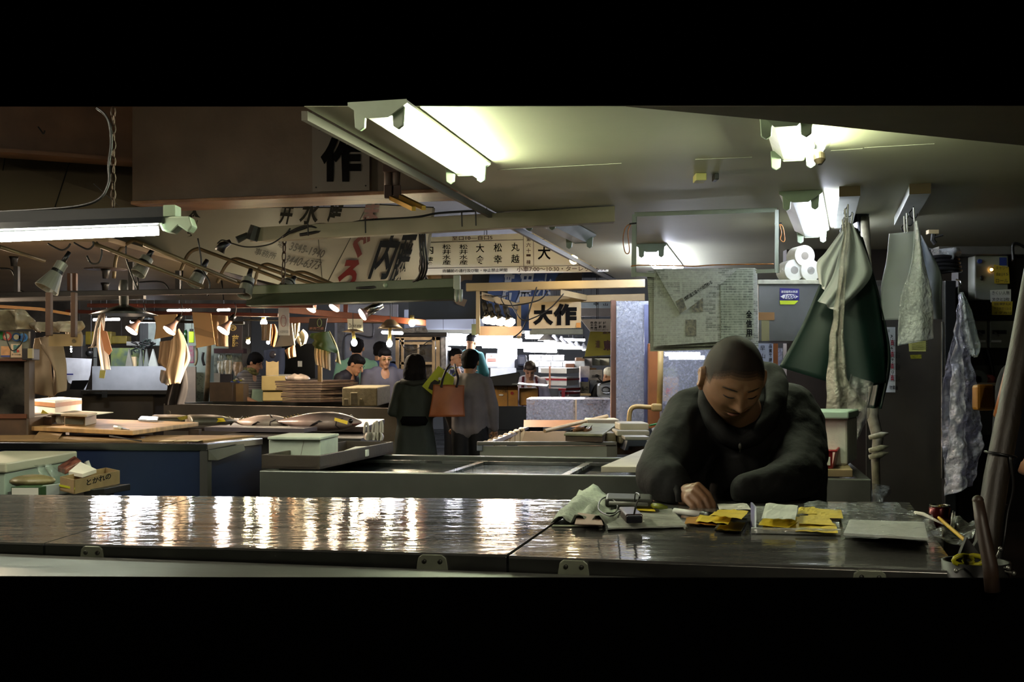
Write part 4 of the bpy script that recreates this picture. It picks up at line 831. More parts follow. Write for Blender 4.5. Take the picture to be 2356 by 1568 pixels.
# long clear bag on the cabinet side and a round one behind
D('plastic_sheet', [(2206, 675), (2195, 760), (2172, 870), (2170, 1000), (2178, 1120)], [(2212, 675), (2228, 800), (2255, 930), (2262, 1020), (2240, 1118)], 5.3, GLASS('sheet_long', '#b4b6c8', .4, .08, bmp=1), 'very long crinkled clear plastic sheet hanging from the cabinet hook', 'plastic sheet', amp=.012, fr=1.2, crump=.035, nu=40, nv=70)
D('plastic_sheet', [(2208, 690), (2190, 850), (2185, 1000), (2178, 1142)], [(2212, 690), (2218, 850), (2225, 1000), (2222, 1120)], 5.22, GLASS('sheet_long2', '#c8cad8', .5, .14), 'inner fold of clear plastic hanging in front of the long sheet', 'plastic sheet', amp=.012, fr=1, crump=.04, ph=2, nu=30, nv=60)
D('plastic_bag', [(2208, 672), (2215, 740), (2225, 790), (2235, 815)], [(2214, 672), (2238, 720), (2258, 790), (2245, 822)], 5.4, GLASS('bag_round', '#98a49c', .45, .2), 'rounded clear bag hanging behind the long plastic sheet', 'bag', amp=.03, crump=.02)
m = MB().curve([P(2200, 643, 5.4), P(2210, 646, 5.38), P(2212, 655, 5.36), P(2206, 660, 5.36), P(2206, 676, 5.34)], .004); S('wire_hook', m, chrome, 'bent wire hook carrying the long plastic sheet', 'hook')
m = drape([(2008, 1112), (2005, 1140), (2006, 1160)], [(2050, 1118), (2055, 1135), (2030, 1165)], 4.2, .03, 1, crump=.03); S('plastic_roll', m, GLASS('roll_clear', '#a8acc2', .4, .1), 'loose roll of clear plastic at the freezer counter corner', 'film', smooth=True)
# shelf with orange basket next to the pole
m = MB().bpx(2225, 880, 2400, 888, 5.9, .2); S('wall_shelf', m, M('shelf_wood', '#4d3f2c', .6), 'small brown shelf behind the wrapped pole', 'shelf')
m = MB().bpx(2248, 884, 2292, 944, 2.3, .03); S('amber_box', m, M('amber_plastic', '#9a6a24', .25, 0, .3, 12, coat=.5), 'amber translucent plastic box strapped beside the wrapped pole', 'box', bev=.006)
t = T('tape_roll', 'small roll with red and black rim on the brown shelf', 'roll'); m = MB().lathe([(.02, 0), (.05, 0), (.05, .03), (.02, .03), (.02, 0)], P(2250, 873, 5.95), (0, 1, 0), n=20); part('ring', m, M('tape_dark', '#25251f'), t)
m = MB().ball(P(2275, 874, 6.0), (.04, .03, .03)); S('red_pouch', m, M('red_pouch', '#5a1c18', .5), 'dull red pouch on the brown shelf', 'pouch', smooth=True)
# ================= warm stall, near part =================
ZF = 1.19
t = T('chest_freezer', 'dark blue chest freezer with steel rim, cardboard laid on top', 'freezer')
a, b, c = G(-260, 1015, ZF), G(477, 1020, ZF), G(605, 1007, ZF); u, w_ = b-a, c-b
def q4(o, u, w_): return [o, o+u, o+u+w_, o+w_]
def flat(ps, z): return [V((p.x, p.y, z)) for p in ps]
q = q4(a, u, w_)
m = MB().hexa(flat(q, ZF-.03), flat(q, ZF)); part('rim', m, M('rim_steel', '#77787a', .25, 1, .15, 3), t, bev=.003)
q2 = q4(a+V((0, .008, 0)), u-V((.008, 0, 0)), w_)
m = MB().hexa(flat(q2, 0), flat(q2, ZF-.03)); part('body', m, M('navy_paint', '#101c36', .38, 0, .25, 2), t)
m = MB().prism([P(479, 1035, b.y+.0), P(560, 1021, b.y+.24), P(563, 1035, b.y+.24), P(500, 1058, b.y+.05), P(479, 1058, b.y)], (.003, -.004, 0)); part('tape_patch', m, M('olive_patch', '#46443a', .6), t)
m = MB().hexa(flat([b+V((-.03, -.001, 0)), b+V((.001, -.001, 0)), b+V((.012, .02, 0)), b+V((-.02, .02, 0))], .6), flat([b+V((-.03, -.001, 0)), b+V((.001, -.001, 0)), b+V((.012, .02, 0)), b+V((-.02, .02, 0))], ZF-.03)); part('corner_strip', m, M('corner_dark', '#2e2c2a', .5), t)
card = M('cardboard', '#8f6d45', .8, 0, .2, 5, .05, 80)
m = MB(); gbox(m, (-200, 1014), (468, 1016), (585, 1004), ZF+.001, .006); S('cardboard_sheet', m, card, 'large sheet of cardboard covering the blue freezer top', 'cardboard')
m = MB().prism([G(76, 1010, ZF+.007), G(134, 1010, ZF+.007), G(154, 994, ZF+.007)+UP*.02, G(98, 994, ZF+.007)+UP*.02], (0, 0, .003)); S('cardboard_flap', m, card, 'raised cardboard flap near the glazed case', 'cardboard')
for i, x in enumerate((365, 400, 425)):
    m = MB(); gsheet(m, [(x, 1015), (x+30, 1015), (x+42, 1012), (x+14, 1012)], ZF+.008); S('torn_card', m, M('card_pale', '#c8ad86', .8), ['pale torn card strip by the knife side of the freezer edge', 'pale torn card strip in the middle of three', 'pale torn card strip close to the freezer corner'][i], 'cardboard')
m = MB().tube([G(252, 1007, ZF+.012)+UP*.008, G(325, 1014, ZF+.012)], .003, 5); S('thin_rod', m, dark, 'thin dark rod lying along the cardboard front edge', 'rod')
ZT = 1.2145
t = T('cutting_table', 'long pale wooden cutting board table lit by the reflector bulbs', 'table')
m = MB(); gbox(m, (40, 989), (305, 1001), (457, 980), ZT, .02); part('top', m, M('lit_board', '#c29a66', .45, 0, .25, 3, .05, 40, (2, 8, 1)), t, bev=.003)
m = MB(); gbox(m, (166, 996), (177, 997), (200, 985), ZT-.03, .03); part('batten', m, wood, t)
for x, y in ((80, 993), (290, 1002), (430, 985), (120, 975)):
    p = G(x, y, ZT); m = MB().box((p.x, p.y+.14, (ZT-.01)/2), (.05, .05, ZT-.01)); part('leg', m, dwood, t)
t = T('fish_table', 'low steel tray table carrying the whole tunas', 'table')
ZX = 1.19; a, b, c = G(480, 988, ZX), G(830, 990, ZX), G(880, 975, ZX)
m = MB(); gbox(m, (300, 990), (840, 994), (885, 974), ZX-.03, .03); part('top', m, M('fish_tray', '#4a4140', .35, .6, .3, 6), t, bev=.003)
m = MB(); m.obox(V((a.x, a.y, 0)), V(((b-a).x, (b-a).y, 0)), (c-b)*.9, ZX-.04); part('base', m, M('table_base', '#2b2724', .6), t)
m = MB(); gbox(m, (470, 991), (700, 995), (730, 990), ZX, .02); part('front_board', m, M('purple_grey_board', '#5b5158', .5), t)
# carton, scale, bits on the cutting table
t = T('white_carton', 'white carton with a brown taped lid edge on the cutting table', 'carton')
zc = ZT+.02; m = MB(); gbox(m, (75, 966), (127, 974), (188, 962), zc, .105); part('body', m, M('carton_white', '#cfc4b2', .6), t, bev=.002)
m = MB(); gbox(m, (74.5, 966.2), (127, 974.3), (188.5, 962), zc, .02, .078); part('tape', m, M('carton_tape', '#a36a35', .4), t)
m = MB(); gbox(m, (75, 966), (127, 974), (188, 962), zc, .004, .105); part('lid', m, white, t)
t = T('weighing_scale', 'low greasy counter scale with a grey display and paper sheets on it', 'scale')
m = MB(); gbox(m, (148, 979), (196, 981), (222, 974), zc, .045); part('body', m, M('scale_beige', '#8f7d62', .5), t, bev=.005)
p0, p1 = G(150, 979.4, zc)+V((0, -.003, 0)), G(193, 981, zc)+V((0, -.003, 0)); m = MB().prism([p0+UP*.008, p1+UP*.008, p1+UP*.036, p0+UP*.036], (0, .002, 0)); part('display', m, M('lcd', '#4a4d44', .2), t)
m = MB(); gbox(m, (140, 980), (200, 983), (230, 974), zc, .008, .047); part('pan', m, M('pan', '#b9a98c', .4), t)
m = MB().prism([P(120, 952, 5.4), P(215, 955, 5.3), P(261, 949, 5.35), P(170, 945, 5.7)], (0, 0, .003)); S('paper_sheet', m, paper, 'stack of large white paper sheets lying on the scale', 'paper')
m = drape([(121, 955), (122, 965), (130, 973)], [(155, 955), (152, 965), (150, 973)], 5.45, .01, 2, crump=.02); S('plastic_bag', m, M('bag_warm_white', '#c5b8a2', .5), 'scrunched white plastic bag between the carton and the scale', 'bag', smooth=True)
m = MB(); gbox(m, (68, 977), (119, 978), (119, 972), zc, .04); S('wooden_tray', m, M('tray_rust', '#3a2415', .6, 0, .5, 20), 'small dark brown tray in front of the white carton', 'tray', bev=.003)
m = MB().card([(98, 942), (118, 955), (113, 960), (91, 957)], 5.4, .002); S('yellow_slip', m, M('yellow_note', '#d8c04a', .7), 'yellow slip with black marks standing in the dark brown tray', 'note')
t = T('knife', 'short knife with a white handle on the lit cutting board', 'knife')
m = MB().tube([G(264, 981, ZT+.026), G(278, 984, ZT+.026)], .007, 8); part('handle', m, white, t, smooth=True)
m = MB().prism([G(276, 981, ZT+.022), G(277, 986, ZT+.022), G(298, 988, ZT+.022)], (0, 0, .002)); part('blade', m, M('blade', '#5a5852', .3, 1), t)
# tunas
skin = None
def fish_mat():
    mt = M('tuna_skin', '#9a8480', .28, .1, .15, 10, .1, 60); nt = mt.node_tree; N = nt.nodes; L = nt.links; b = N['Principled BSDF']
    tc = N.new('ShaderNodeTexCoord'); sp = N.new('ShaderNodeSeparateXYZ'); L.new(tc.outputs['Generated'], sp.inputs[0])
    cr = N.new('ShaderNodeValToRGB'); cr.color_ramp.elements[0].color = lin('#6b5450'); cr.color_ramp.elements[0].position = .15; cr.color_ramp.elements[1].color = lin('#3c3638'); cr.color_ramp.elements[1].position = .95
    e = cr.color_ramp.elements.new(.45); e.color = lin('#b79f98'); e = cr.color_ramp.elements.new(.72); e.color = lin('#8a7672')
    ns = N.new('ShaderNodeTexNoise'); ns.inputs['Scale'].default_value = 8; L.new(tc.outputs['Object'], ns.inputs['Vector'])
    ad = N.new('ShaderNodeMath'); ad.operation = 'MULTIPLY_ADD'; ad.inputs[1].default_value = .35; L.new(ns.outputs[0], ad.inputs[0]); L.new(sp.outputs['Z'], ad.inputs[2])
    sb = N.new('ShaderNodeMath'); sb.operation = 'SUBTRACT'; sb.inputs[1].default_value = .17; L.new(ad.outputs[0], sb.inputs[0]); L.new(sb.outputs[0], cr.inputs[0]); L.new(cr.outputs[0], b.inputs['Base Color'])
    return mt
fskin = fish_mat(); fdark = M('fin_dark', '#2a2224', .35); meat = M('red_meat', '#5a1f1e', .3, 0, .4, 25)
def tuna(x0, x1, yb, Y, H, label, head=1, color=None, slip=None, W=.11, cut=False):
    """x0 tail end, x1 snout end in the photo; H body height in px"""
    t = T('tuna', label, 'fish', 'whole tunas on the tray table'); a, b = P(x0, yb-H*.32, Y), P(x1, yb-H*.40, Y-.12); L = b-a; h = H/F*Y/2
    prof = [(0, .05), (.06, .12), (.2, .45), (.4, .85), (.55, 1), (.68, .98), (.8, .8), (.9, .5), (.97, .22), (1, .05)]
    if cut: prof = [(0, .05), (.06, .15), (.2, .5), (.4, .85), (.6, 1), (.85, 1.02), (.97, 1.0), (.99, .8)]
    m = MB(); n = 18; base = 0; vsx = []
    sp_ = smooth_path([V((x, r, 0)) for x, r in prof], 5); side = V((-L.y, L.x, 0)).normalized()
    for p in sp_:
        c = a+L*min(max(p.x, 0), 1); r = max(p.y, .03)
        c = V((c.x, c.y, P(0, yb, Y).z+h*(.55+.45*1)+ (0)))
        for j in range(n):
            qn = 2*math.pi*j/n; vsx.append(c+side*(W*r*math.cos(qn))+UP*(h*r*math.sin(qn)))
    k = len(sp_); m.v = vsx
    m.f = [(i*n+j, i*n+(j+1) % n, (i+1)*n+(j+1) % n, (i+1)*n+j) for i in range(k-1) for j in range(n)]+[tuple(range(n-1, -1, -1)), tuple((k-1)*n+j for j in range(n))]
    part('body', m, color or fskin, t, smooth=True)
    zc_ = P(0, yb, Y).z+h; e = L.normalized(); c = lambda f, s=0, z=0: a*1+L*f+side*s*1+V((0, 0, 0)) if False else V(((a+L*f).x, (a+L*f).y, zc_+z*h))+side*s
    if not cut:
        m = MB().prism([c(.66, -W*.98, .1), c(.5, -W*1.02, -.45), c(.55, -W*1.05, -.1), c(.62, -W, .25)], side*.006); part('pectoral_fin', m, fdark, t)
        m = MB().tube([c(.86, -W*.7, .45), c(.80, -W*.86, .2), c(.79, -W*.86, -.25), c(.83, -W*.78, -.6)], .003, 5); part('gill_line', m, fdark, t, smooth=True)
        m = MB().ball(c(.92, -W*.46, .16), (.012, .008, .012)); part('eye', m, M('fish_eye', '#0a0a10', .1), t, smooth=True)
        m = MB().tube([c(1.0, -.005, -.1), c(.93, -W*.42, -.18)], .0025, 5); part('mouth', m, meat, t, smooth=True)
    else:
        m = MB().lathe([(.001, 0), (h*.5, .002), (h*.8, .001), (h*1.0, -.01)], c(.985, 0, 0), e, n=18); part('cut_face', m, meat, t)
    m = MB()
    for f in (.12, .16, .2, .24, .28): m.prism([c(f, 0, .1+f*1.6), c(f+.02, 0, .1+f*1.8), c(f-.01, 0, .3+f*1.8)], side*.004)
    part('finlets', m, M('finlet', '#8f7a3a', .5), t)
    m = MB().prism([c(.02, 0, 0), c(-.05, .0, .75), c(-.02, 0, 0), c(-.05, 0, -.7)], side*.006); part('tail_fin', m, fdark, t)
    return t
tuna(630, 832, 992, 6.0, 46, 'large whole tuna with a yellow tag on its gill, snout beside the white bags')
tuna(534, 672, 987, 6.15, 34, 'slim pale tuna lying belly up behind the large tagged tuna', color=M('tuna_pale', '#b8a49a', .35, 0, .25, 12))
tuna(552, 432, 982, 6.2, 30, 'grey headless tuna with a square yellow slip on it, red cut facing the boards', color=M('tuna_grey', '#5c564a', .35, 0, .3, 8), cut=True)
tuna(470, 352, 976, 6.4, 24, 'dark headless tuna furthest along the tray, half hidden by the cutting board', color=M('tuna_dark', '#4d4436', .35, 0, .3, 8), cut=True)
m = MB(); m.prism([P(770, 960, 5.8), P(800, 968, 5.76), P(799, 976, 5.76), P(769, 967, 5.8)], (0, .003, 0)); S('fish_tag', m, yellow, 'yellow paper tag stuck to the large tuna gill', 'tag')
m = MB(); m.prism([P(489, 962, 6.06), P(514, 961, 6.06), P(519, 969, 6.04), P(496, 971, 6.04)], (0, .003, 0)); S('fish_tag', m, yellow, 'square yellow slip on the grey headless tuna', 'tag')
m = MB(); m.prism([P(407, 960, 6.1), P(430, 955, 6.1), P(436, 962, 6.1), P(415, 967, 6.1)], (0, .003, 0)); S('fish_tag', m, M('worn_yellow', '#a8962c', .6, 0, .4, 60), 'crumpled yellow slip on the dark headless tuna', 'tag')
m = MB(); gbox(m, (318, 968), (362, 970), (365, 963), ZT+.022, .012); S('steel_tray', m, M('tray_blue_steel', '#59626e', .25, .8), 'small bluish steel tray beyond the cutting board', 'tray', bev=.003)
for bi, (x, y, w2, h2, lb) in enumerate(((852, 1012, 34, 40, 'white carrier bag standing with tall looped handles by the fish tray'), (800, 985, 26, 30, 'white carrier bag behind the large tuna snout'), (872, 1013, 20, 44, 'white carrier bag with a single long handle, furthest along'))):
    yb_ = 6.5 if bi == 1 else 5.7
    t = T('carrier_bag', lb, 'bag'); bm_ = M('bag_thin_white', '#b4aca2', .45)
    m = drape([(x-w2/2+4, y-h2*.45), (x-w2/2, y-h2*.2), (x-w2/2+3, y)], [(x+w2/2-4, y-h2*.45), (x+w2/2, y-h2*.2), (x+w2/2-3, y)], yb_, .03, 2, crump=.02, nu=12, nv=8); part('body', m, bm_, t, smooth=True, solid=.002)
    m = MB()
    for s in (-.28, .28):
        cx = x+w2*s; m.curve([P(cx-w2*.14, y-h2*.4, yb_), P(cx-w2*.1, y-h2*.8, yb_), P(cx+w2*.02, y-h2, yb_), P(cx+w2*.12, y-h2*.8, yb_), P(cx+w2*.14, y-h2*.4, yb_)], .006)
    part('handle', m, bm_, t, smooth=True)
# white freezer in the corner with boxes on it
t = T('small_freezer', 'pale green white chest freezer with stickers at the far corner by the counter', 'freezer')
Zs = 1.165
a, b, c = G(-200, 1066, Zs), G(15, 1064, Zs), G(178, 1037, Zs); a = V((a.x, b.y+.02, Zs)); u, w_ = b-a, c-b
m = MB().hexa(flat(q4(a, u, w_), Zs-.035), flat(q4(a, u, w_), Zs)); part('lid', m, M('freezer_lid', '#a3a28c', .45, 0, .08, 3), t, bev=.006)
m = MB().hexa(flat(q4(a+V((0, .01, 0)), u-V((.01, 0, 0)), w_), 0), flat(q4(a+V((0, .01, 0)), u-V((.01, 0, 0)), w_), Zs-.037)); part('body', m, M('freezer_body', '#8b9a8a', .45), t, bev=.004)
m = MB().prism([P(133, 1040, 4.66), P(180, 1030, 4.85), P(180, 1060, 4.85), P(134, 1070, 4.66)], (.0, -.003, 0)); part('sticker', m, M('sticker_pinkish', '#85757a', .6, 0, .4, 40), t)
m = MB(); m.bpx(0, 1082, 10, 1130, 3.95, .002); part('label', m, paper, t)
zb_ = 1.03
def pb(name, pts, Y, d, h, mat, label, cat, **k):
    """box from photo points: front-left-bottom, front-right-bottom at depth Y, running back d"""
    (x0, y0), (x1, y1) = pts; A_, B_ = P(x0, y0, Y[0]), P(x1, y1, Y[1]); m = MB().hexa([A_, B_, B_+V(d), A_+V(d)], [p+UP*h for p in (A_, B_, B_+V(d), A_+V(d))]); return S(name, m, mat, label, cat, **k)
t = T('storage_stand', 'dark stand carrying the boxes beside the small freezer', 'stand')
m = MB().hexa(flat([P(18, 0, 3.75), P(262, 0, 3.85), P(262, 0, 4.05), P(18, 0, 3.95)], 0), flat([P(18, 0, 3.75), P(262, 0, 3.85), P(262, 0, 4.05), P(18, 0, 3.95)], CZ-270*3.8/F)); part('body', m, M('stand_dark', '#1c1c18', .6), t)
t = T('open_carton', 'open brown carton with a yellow tape band and brush writing, full of packets', 'carton')
A_, B_, C_ = P(138, 1128, 3.72), P(170, 1136, 3.66), P(273, 1112, 3.95); d_ = C_-B_
cbd = M('carton_brown', '#7d6642', .8, 0, .2, 10)
for p, q_, nm in ((A_, B_, 0), (B_, C_, 1), (C_, C_+A_-B_, 2), (C_+A_-B_, A_, 3)):
    m = MB().hexa([p, q_, q_+V((.003, .003, 0)), p+V((.003, .003, 0))], [x+UP*.045 for x in (p, q_, q_+V((.003, .003, 0)), p+V((.003, .003, 0)))]); part('side', m, cbd, t)
m = MB().prism([A_, B_, C_, C_+A_-B_], (0, 0, .004)); part('base', m, cbd, t)
m = MB(); nrm = V((d_.y, -d_.x, 0)).normalized()*.002
m.prism([A_+UP*.014+V((-.002, -.002, 0)), B_+UP*.014+nrm, B_+UP*.021+nrm, A_+UP*.021+V((-.002, -.002, 0))], (0, .001, 0)); m.prism([B_+UP*.014+nrm, C_+UP*.014+nrm, C_+UP*.021+nrm, B_+UP*.021+nrm], (0, .001, 0)); part('tape_band', m, M('lime_tape', '#b4b41e', .4), t)
m = MB(); text(m, 'とかれの', B_+d_*.25+UP*.018+nrm, B_+d_*.8+UP*.024+nrm, B_+d_*.25+UP*.038+nrm, .03, .001); part('writing', m, ink, t)
m = MB().prism([P(158, 1092, 3.8), P(185, 1070, 3.9), P(222, 1087, 3.9), P(190, 1098, 3.8)], (0, 0, .012)); S('white_leaflet', m, M('leaflet_white', '#c4bcae', .6), 'white leaflet with black characters sticking out of the brown carton', 'leaflet')
m = MB(); text(m, '竹紙', P(178, 1090, 3.80), P(200, 1094, 3.80), P(184, 1078, 3.86), .04, .003)
m = MB().prism([P(132, 1085, 3.95), P(172, 1060, 4.0), P(188, 1072, 3.95), P(150, 1092, 3.9)], (0, 0, .02)); S('chocolate_packet', m, M('packet_dark', '#2a1512', .3, 0, .6, 30, c2='#7a4a3a'), 'dark brown glossy packet beside the white leaflet', 'packet', bev=.004)
m = drape([(75, 1070), (80, 1085), (88, 1096)], [(122, 1066), (128, 1080), (135, 1095)], 3.95, .03, 2, crump=.03); S('plastic_packet', m, GLASS('packet_clear', '#9aa89a', .5, .15), 'crinkled clear plastic packet on top of the packets by the small freezer', 'packet', smooth=True)
m = MB().ball(P(75, 1106, 3.85), (.075, .06, .022), 16); S('soft_bundle', m, M('bundle_tan', '#6a6040', .4, 0, .3, 15, .4, 30), 'soft tan wrapped bundle lying on the green box', 'bundle', smooth=True)
pb('green_box', ((25, 1142), (92, 1142)), (3.74, 3.74), (.03, .12, 0), .032, M('green_card', '#1f3a1c', .5), 'dark green flat box with a white label at the counter edge', 'box', bev=.002)
m = MB().bpx(27, 1122, 88, 1139, 3.735, .002); S('box_label', m, paper, 'white printed label on the dark green box', 'label')
m = MB(); pb('grey_box', ((95, 1142), (136, 1138)), (3.76, 3.8), (.03, .1, 0), .036, M('grey_card', '#8d938f', .5), 'pale grey small box between the green box and the brown carton', 'box', bev=.002)
pb('black_box', ((192, 1142), (255, 1130)), (3.74, 3.9), (.05, .05, 0), .022, M('black_card', '#141210', .4), 'black box under the brown carton', 'box', bev=.002)
m = drape([(194, 1062), (192, 1070), (196, 1080)], [(206, 1058), (208, 1070), (212, 1080)], 4.0, .01, 1, crump=.015); S('tissue', m, paper, 'twist of white tissue behind the white leaflet', 'tissue', smooth=True)
# glazed case and posters at the end
t = T('glazed_case', 'old wooden case with a cloudy glass front at the end of the cutting table', 'case')
m = MB().bpx(-120, 955, 66, 1008, 5.15, .4); part('base', m, M('case_wood', '#4a3525', .5, 0, .4, 8), t, bev=.01)
m = MB().bpx(-120, 828, 56, 958, 5.2, .006); part('glass', m, M('cloudy_glass', '#4c4842', .2, 0, .5, 7, .3, 15, c2='#1e1c1a'), t)
m = MB().bpx(56, 825, 67, 962, 5.15, .06); part('upright', m, M('case_rail', '#4a3c30', .5), t)
m = MB().bpx(-120, 952, 60, 962, 5.14, .05); m.bpx(-120, 824, 60, 830, 5.14, .05); part('rail', m, M('case_rust', '#5a3018', .5), t)
t = T('poster_board', 'board of round and square stickers above the glazed case', 'board')
m = MB().bpx(-120, 762, 66, 826, 5.3, .02); part('board', m, M('board_mixed', '#6d6a5c', .6, 0, .3, 6), t)
for (x, y, c1, c2, nm) in ((17, 773, '#a84a42', '#c9b9a2', 'red_round_sticker'), (38, 775, '#2c4a78', '#c9bb9a', 'blue_round_sticker'), (54, 776, '#2c6aa0', '#1d4a80', 'sky_round_sticker')):
    m = MB().lathe([(.02, 0), (.02, .002)], P(x, y, 5.29), (0, -1, 0), n=24); o = part(nm, m, M(nm, c1, .5), t)
    m = MB().lathe([(.012, .002), (.012, .004)], P(x, y, 5.29), (0, -1, 0), n=24); m2 = part('sticker_centre', m, M(nm+'_c', c2, .5), o)
m = MB().bpx(25, 791, 50, 822, 5.29, .003); s_ = part('poster', m, M('poster_cream', '#c8a98a', .6), t)
m = MB(); m.bpx(31, 793, 33.5, 811, 5.286, .001); m.bpx(35, 793, 37.5, 811, 5.286, .001); m.tube([P(37, 805, 5.286), P(40, 796, 5.286), P(44, 793, 5.286)], .0025, 5); part('poster_mark', m, M('teal_mark', '#1e6a6a', .5), s_)
m = MB(); m.ball(P(41, 807, 5.286), (.005, .001, .006)); part('poster_dot', m, M('red_dot', '#b8281e', .5), s_)
m = MB(); textpx(m, 'まぐろの水産', 28, 813, 48, 817, 5.286, .02); part('poster_text', m, ink, s_)
m = MB().bpx(2, 796, 23, 822, 5.29, .003); part('leaflet', m, M('leaflet_peach', '#c08a5a', .6, 0, .3, 30), t)
m = MB().bpx(2, 817, 23, 821, 5.288, .001); part('leaflet_band', m, M('blue_band', '#2b3a78', .5), t)
m = MB().bpx(-2, 762, 6, 780, 5.29, .003); part('green_sticker', m, M('green_st', '#1f6a2e', .5), t)
m = MB().bpx(50, 801, 74, 828, 5.0, .08); t = T('switch_box', 'small dark box with a pale switch face hung on the case upright', 'box'); part('body', m, M('sw_dark', '#1e1612', .5), t, bev=.003)
m = MB().bpx(63, 801, 74, 824, 4.995, .02); part('face', m, M('sw_face', '#8f7f58', .5), t, bev=.002)
m = MB().curve([P(12, 762, 5.2), P(17, 785, 5.2), P(28, 806, 5.2), P(45, 795, 5.2), P(55, 775, 5.2), P(53, 765, 5.2)], .003); S('loose_wire', m, cable, 'loose black wire looping over the stickers', 'wire', smooth=True)
m = MB().bpx(-120, 1000, 66, 1040, 5.2, .35); S('case_stand', m, M('case_stand', '#2a2420', .6), 'dark stand under the glazed case', 'stand')
# foam mats hanging
fm = M('foam_mat', '#8d7a63', .8, 0, .1, 5, .1, 200)
D('foam_mat', [(80, 778), (70, 830), (72, 858), (68, 905)], [(112, 772), (120, 820), (122, 860), (128, 912)], 5.35, fm, 'curled beige foam mat hanging, inner sheet with a rounded edge', 'mat', th=.004, amp=.03, fr=.7)
D('foam_mat', [(88, 775), (95, 800), (118, 850), (105, 915)], [(140, 775), (148, 830), (150, 870), (155, 898)], 5.3, fm, 'beige foam mat hanging in front with its corner lifted', 'mat', th=.004, amp=.04, fr=.8, ph=1)
D('foam_mat', [(150, 760), (152, 780), (155, 795)], [(178, 748), (188, 770), (186, 795)], 5.9, fm, 'short beige foam mat behind the hanging timber', 'mat', th=.004)
t = T('timber_hanger', 'wooden hanger of two uprights with a board and printed circle', 'hanger')
for (x0, x1, y0, y1, Y) in ((104, 116, 672, 772, 5.0), (162, 173, 672, 775, 5.1), (154, 162, 628, 668, 7.0), (166, 175, 628, 668, 7.0)):
    m = MB().bpx(x0, y0, x1, y1, Y, .03); part('upright', m, M('timber_brown', '#4b2f1c', .55, 0, .3, 6), t, bev=.002)
m = MB().bpx(112, 768, 186, 796, 5.15, .015); part('board', m, M('board_tan2', '#8b7148', .6), t)
m = MB().lathe([(.009, 0), (.009, .001)], P(170, 784, 5.148), (0, -1, 0), n=16); part('printed_circle', m, M('print_brown', '#4a3a22', .6), t)
m = MB().prism([P(-60, 697, 5.4), P(92, 707, 5.3), P(160, 719, 5.3), P(160, 725, 5.3), P(92, 714, 5.3), P(-60, 704, 5.4)], (0, .03, 0)); S('pale_lath', m, M('lath_orange', '#a5703a', .5), 'long pale lath running across behind the timber hanger', 'lath')
for i, (L_, R_, lb) in enumerate((([(-30, 712), (-30, 740), (-30, 762)], [(60, 712), (74, 735), (70, 756)], 'bulging clear plastic bag stuffed over the sticker board'), ([(60, 742), (65, 752), (72, 762)], [(188, 738), (190, 750), (172, 764)], 'low crinkled clear plastic bundle over the foam mats'))):
    m = drape(L_, R_, 5.25, .05, 2, crump=.05, nu=24, nv=14, ph=i); S('plastic_bundle', m, M('bundle_film%d' % i, ['#8a7f6a', '#9a8f7c'][i], .25, 0, .3, 12, .5, 20), lb, 'bag', smooth=True, solid=.004)
# overhead dark racks
rk = M('rack_dark', '#231b16', .5, 0, .4, 6); rr = M('rack_red', '#5a2416', .5, 0, .3, 6)
bars = [((-40, 678), (560, 668), 12, 6.2, rk, 'long dark steel rail nearest the ceiling lamps, over the stall'), ((-40, 690), (330, 682), 10, 6.8, rk, 'dark rail just below the topmost long rail'), ((200, 702), (720, 703), 9, 7.4, rr, 'red brown timber rail carrying the reflector bulbs'), ((150, 716), (640, 724), 8, 8.2, rr, 'second red brown rail, slightly lower and further back'), ((300, 737), (560, 742), 6, 8.8, rk, 'thin dark rail above the hanging cards'), ((660, 712), (980, 742), 14, 8.6, M('rail_orange', '#5c2a1a', .5), 'orange brown timber rail sloping behind the green fixture'), ((640, 736), (900, 733), 14, 8.9, M('rail_orange'+'', '#8a3c22'), 'level orange brown timber rail over the shaded bulbs'), ((560, 735), (910, 742), 4, 9.2, rk, 'thin dark pipe under the orange rails')]
for a, b, h, Y, mm, lb in bars:
    p, q_ = P(a[0], a[1], Y), P(b[0], b[1], Y-.15); s = UP*(h*Y/F/2); m = MB().hexa([p-s, q_-s, q_-s+V((0, .05, 0)), p-s+V((0, .05, 0))], [p+s, q_+s, q_+s+V((0, .05, 0)), p+s+V((0, .05, 0))]); S('overhead_rail', m, mm, lb, 'rail', bev=.003)
for i, (x, y0, y1, Y, lb) in enumerate(((36, 612, 676, 6.4, 'dark post dropping from the stall ceiling near the round disc'), (300, 602, 670, 6.4, 'grey post between two spot lamps'), (408, 622, 672, 6.9, 'dark post under the curved lamp pipes'), (795, 700, 735, 8.7, 'short red post linking the orange rails'))):
    m = MB().bpx(x-5, y0, x+5, y1, Y, .03); S('hanging_post', m, rk if i < 3 else rr, lb, 'post')
for i, (x, y, Y) in enumerate(((243, 618, 7.0), (32, 590, 7.2), (242, 650, 7.6))):
    t = T('pendant_lamp', ['flat round pendant shade seen edge on under the stall ceiling', 'black ceiling socket close to the long lit fixture', 'black ceiling socket without a shade'][i], 'lamp')
    m = MB().lathe([(.018, -.06), (.022, -.02), (.03, 0)], P(x, y, Y), n=12); part('socket', m, black, t, smooth=True)
    if i == 0: m = MB().lathe([(.03, 0), (.125, -.004), (.125, 0), (.03, .008)], P(x, y, Y), n=28); part('shade', m, M('shade_dark', '#3a2c22', .5), t, smooth=True)
m = MB()
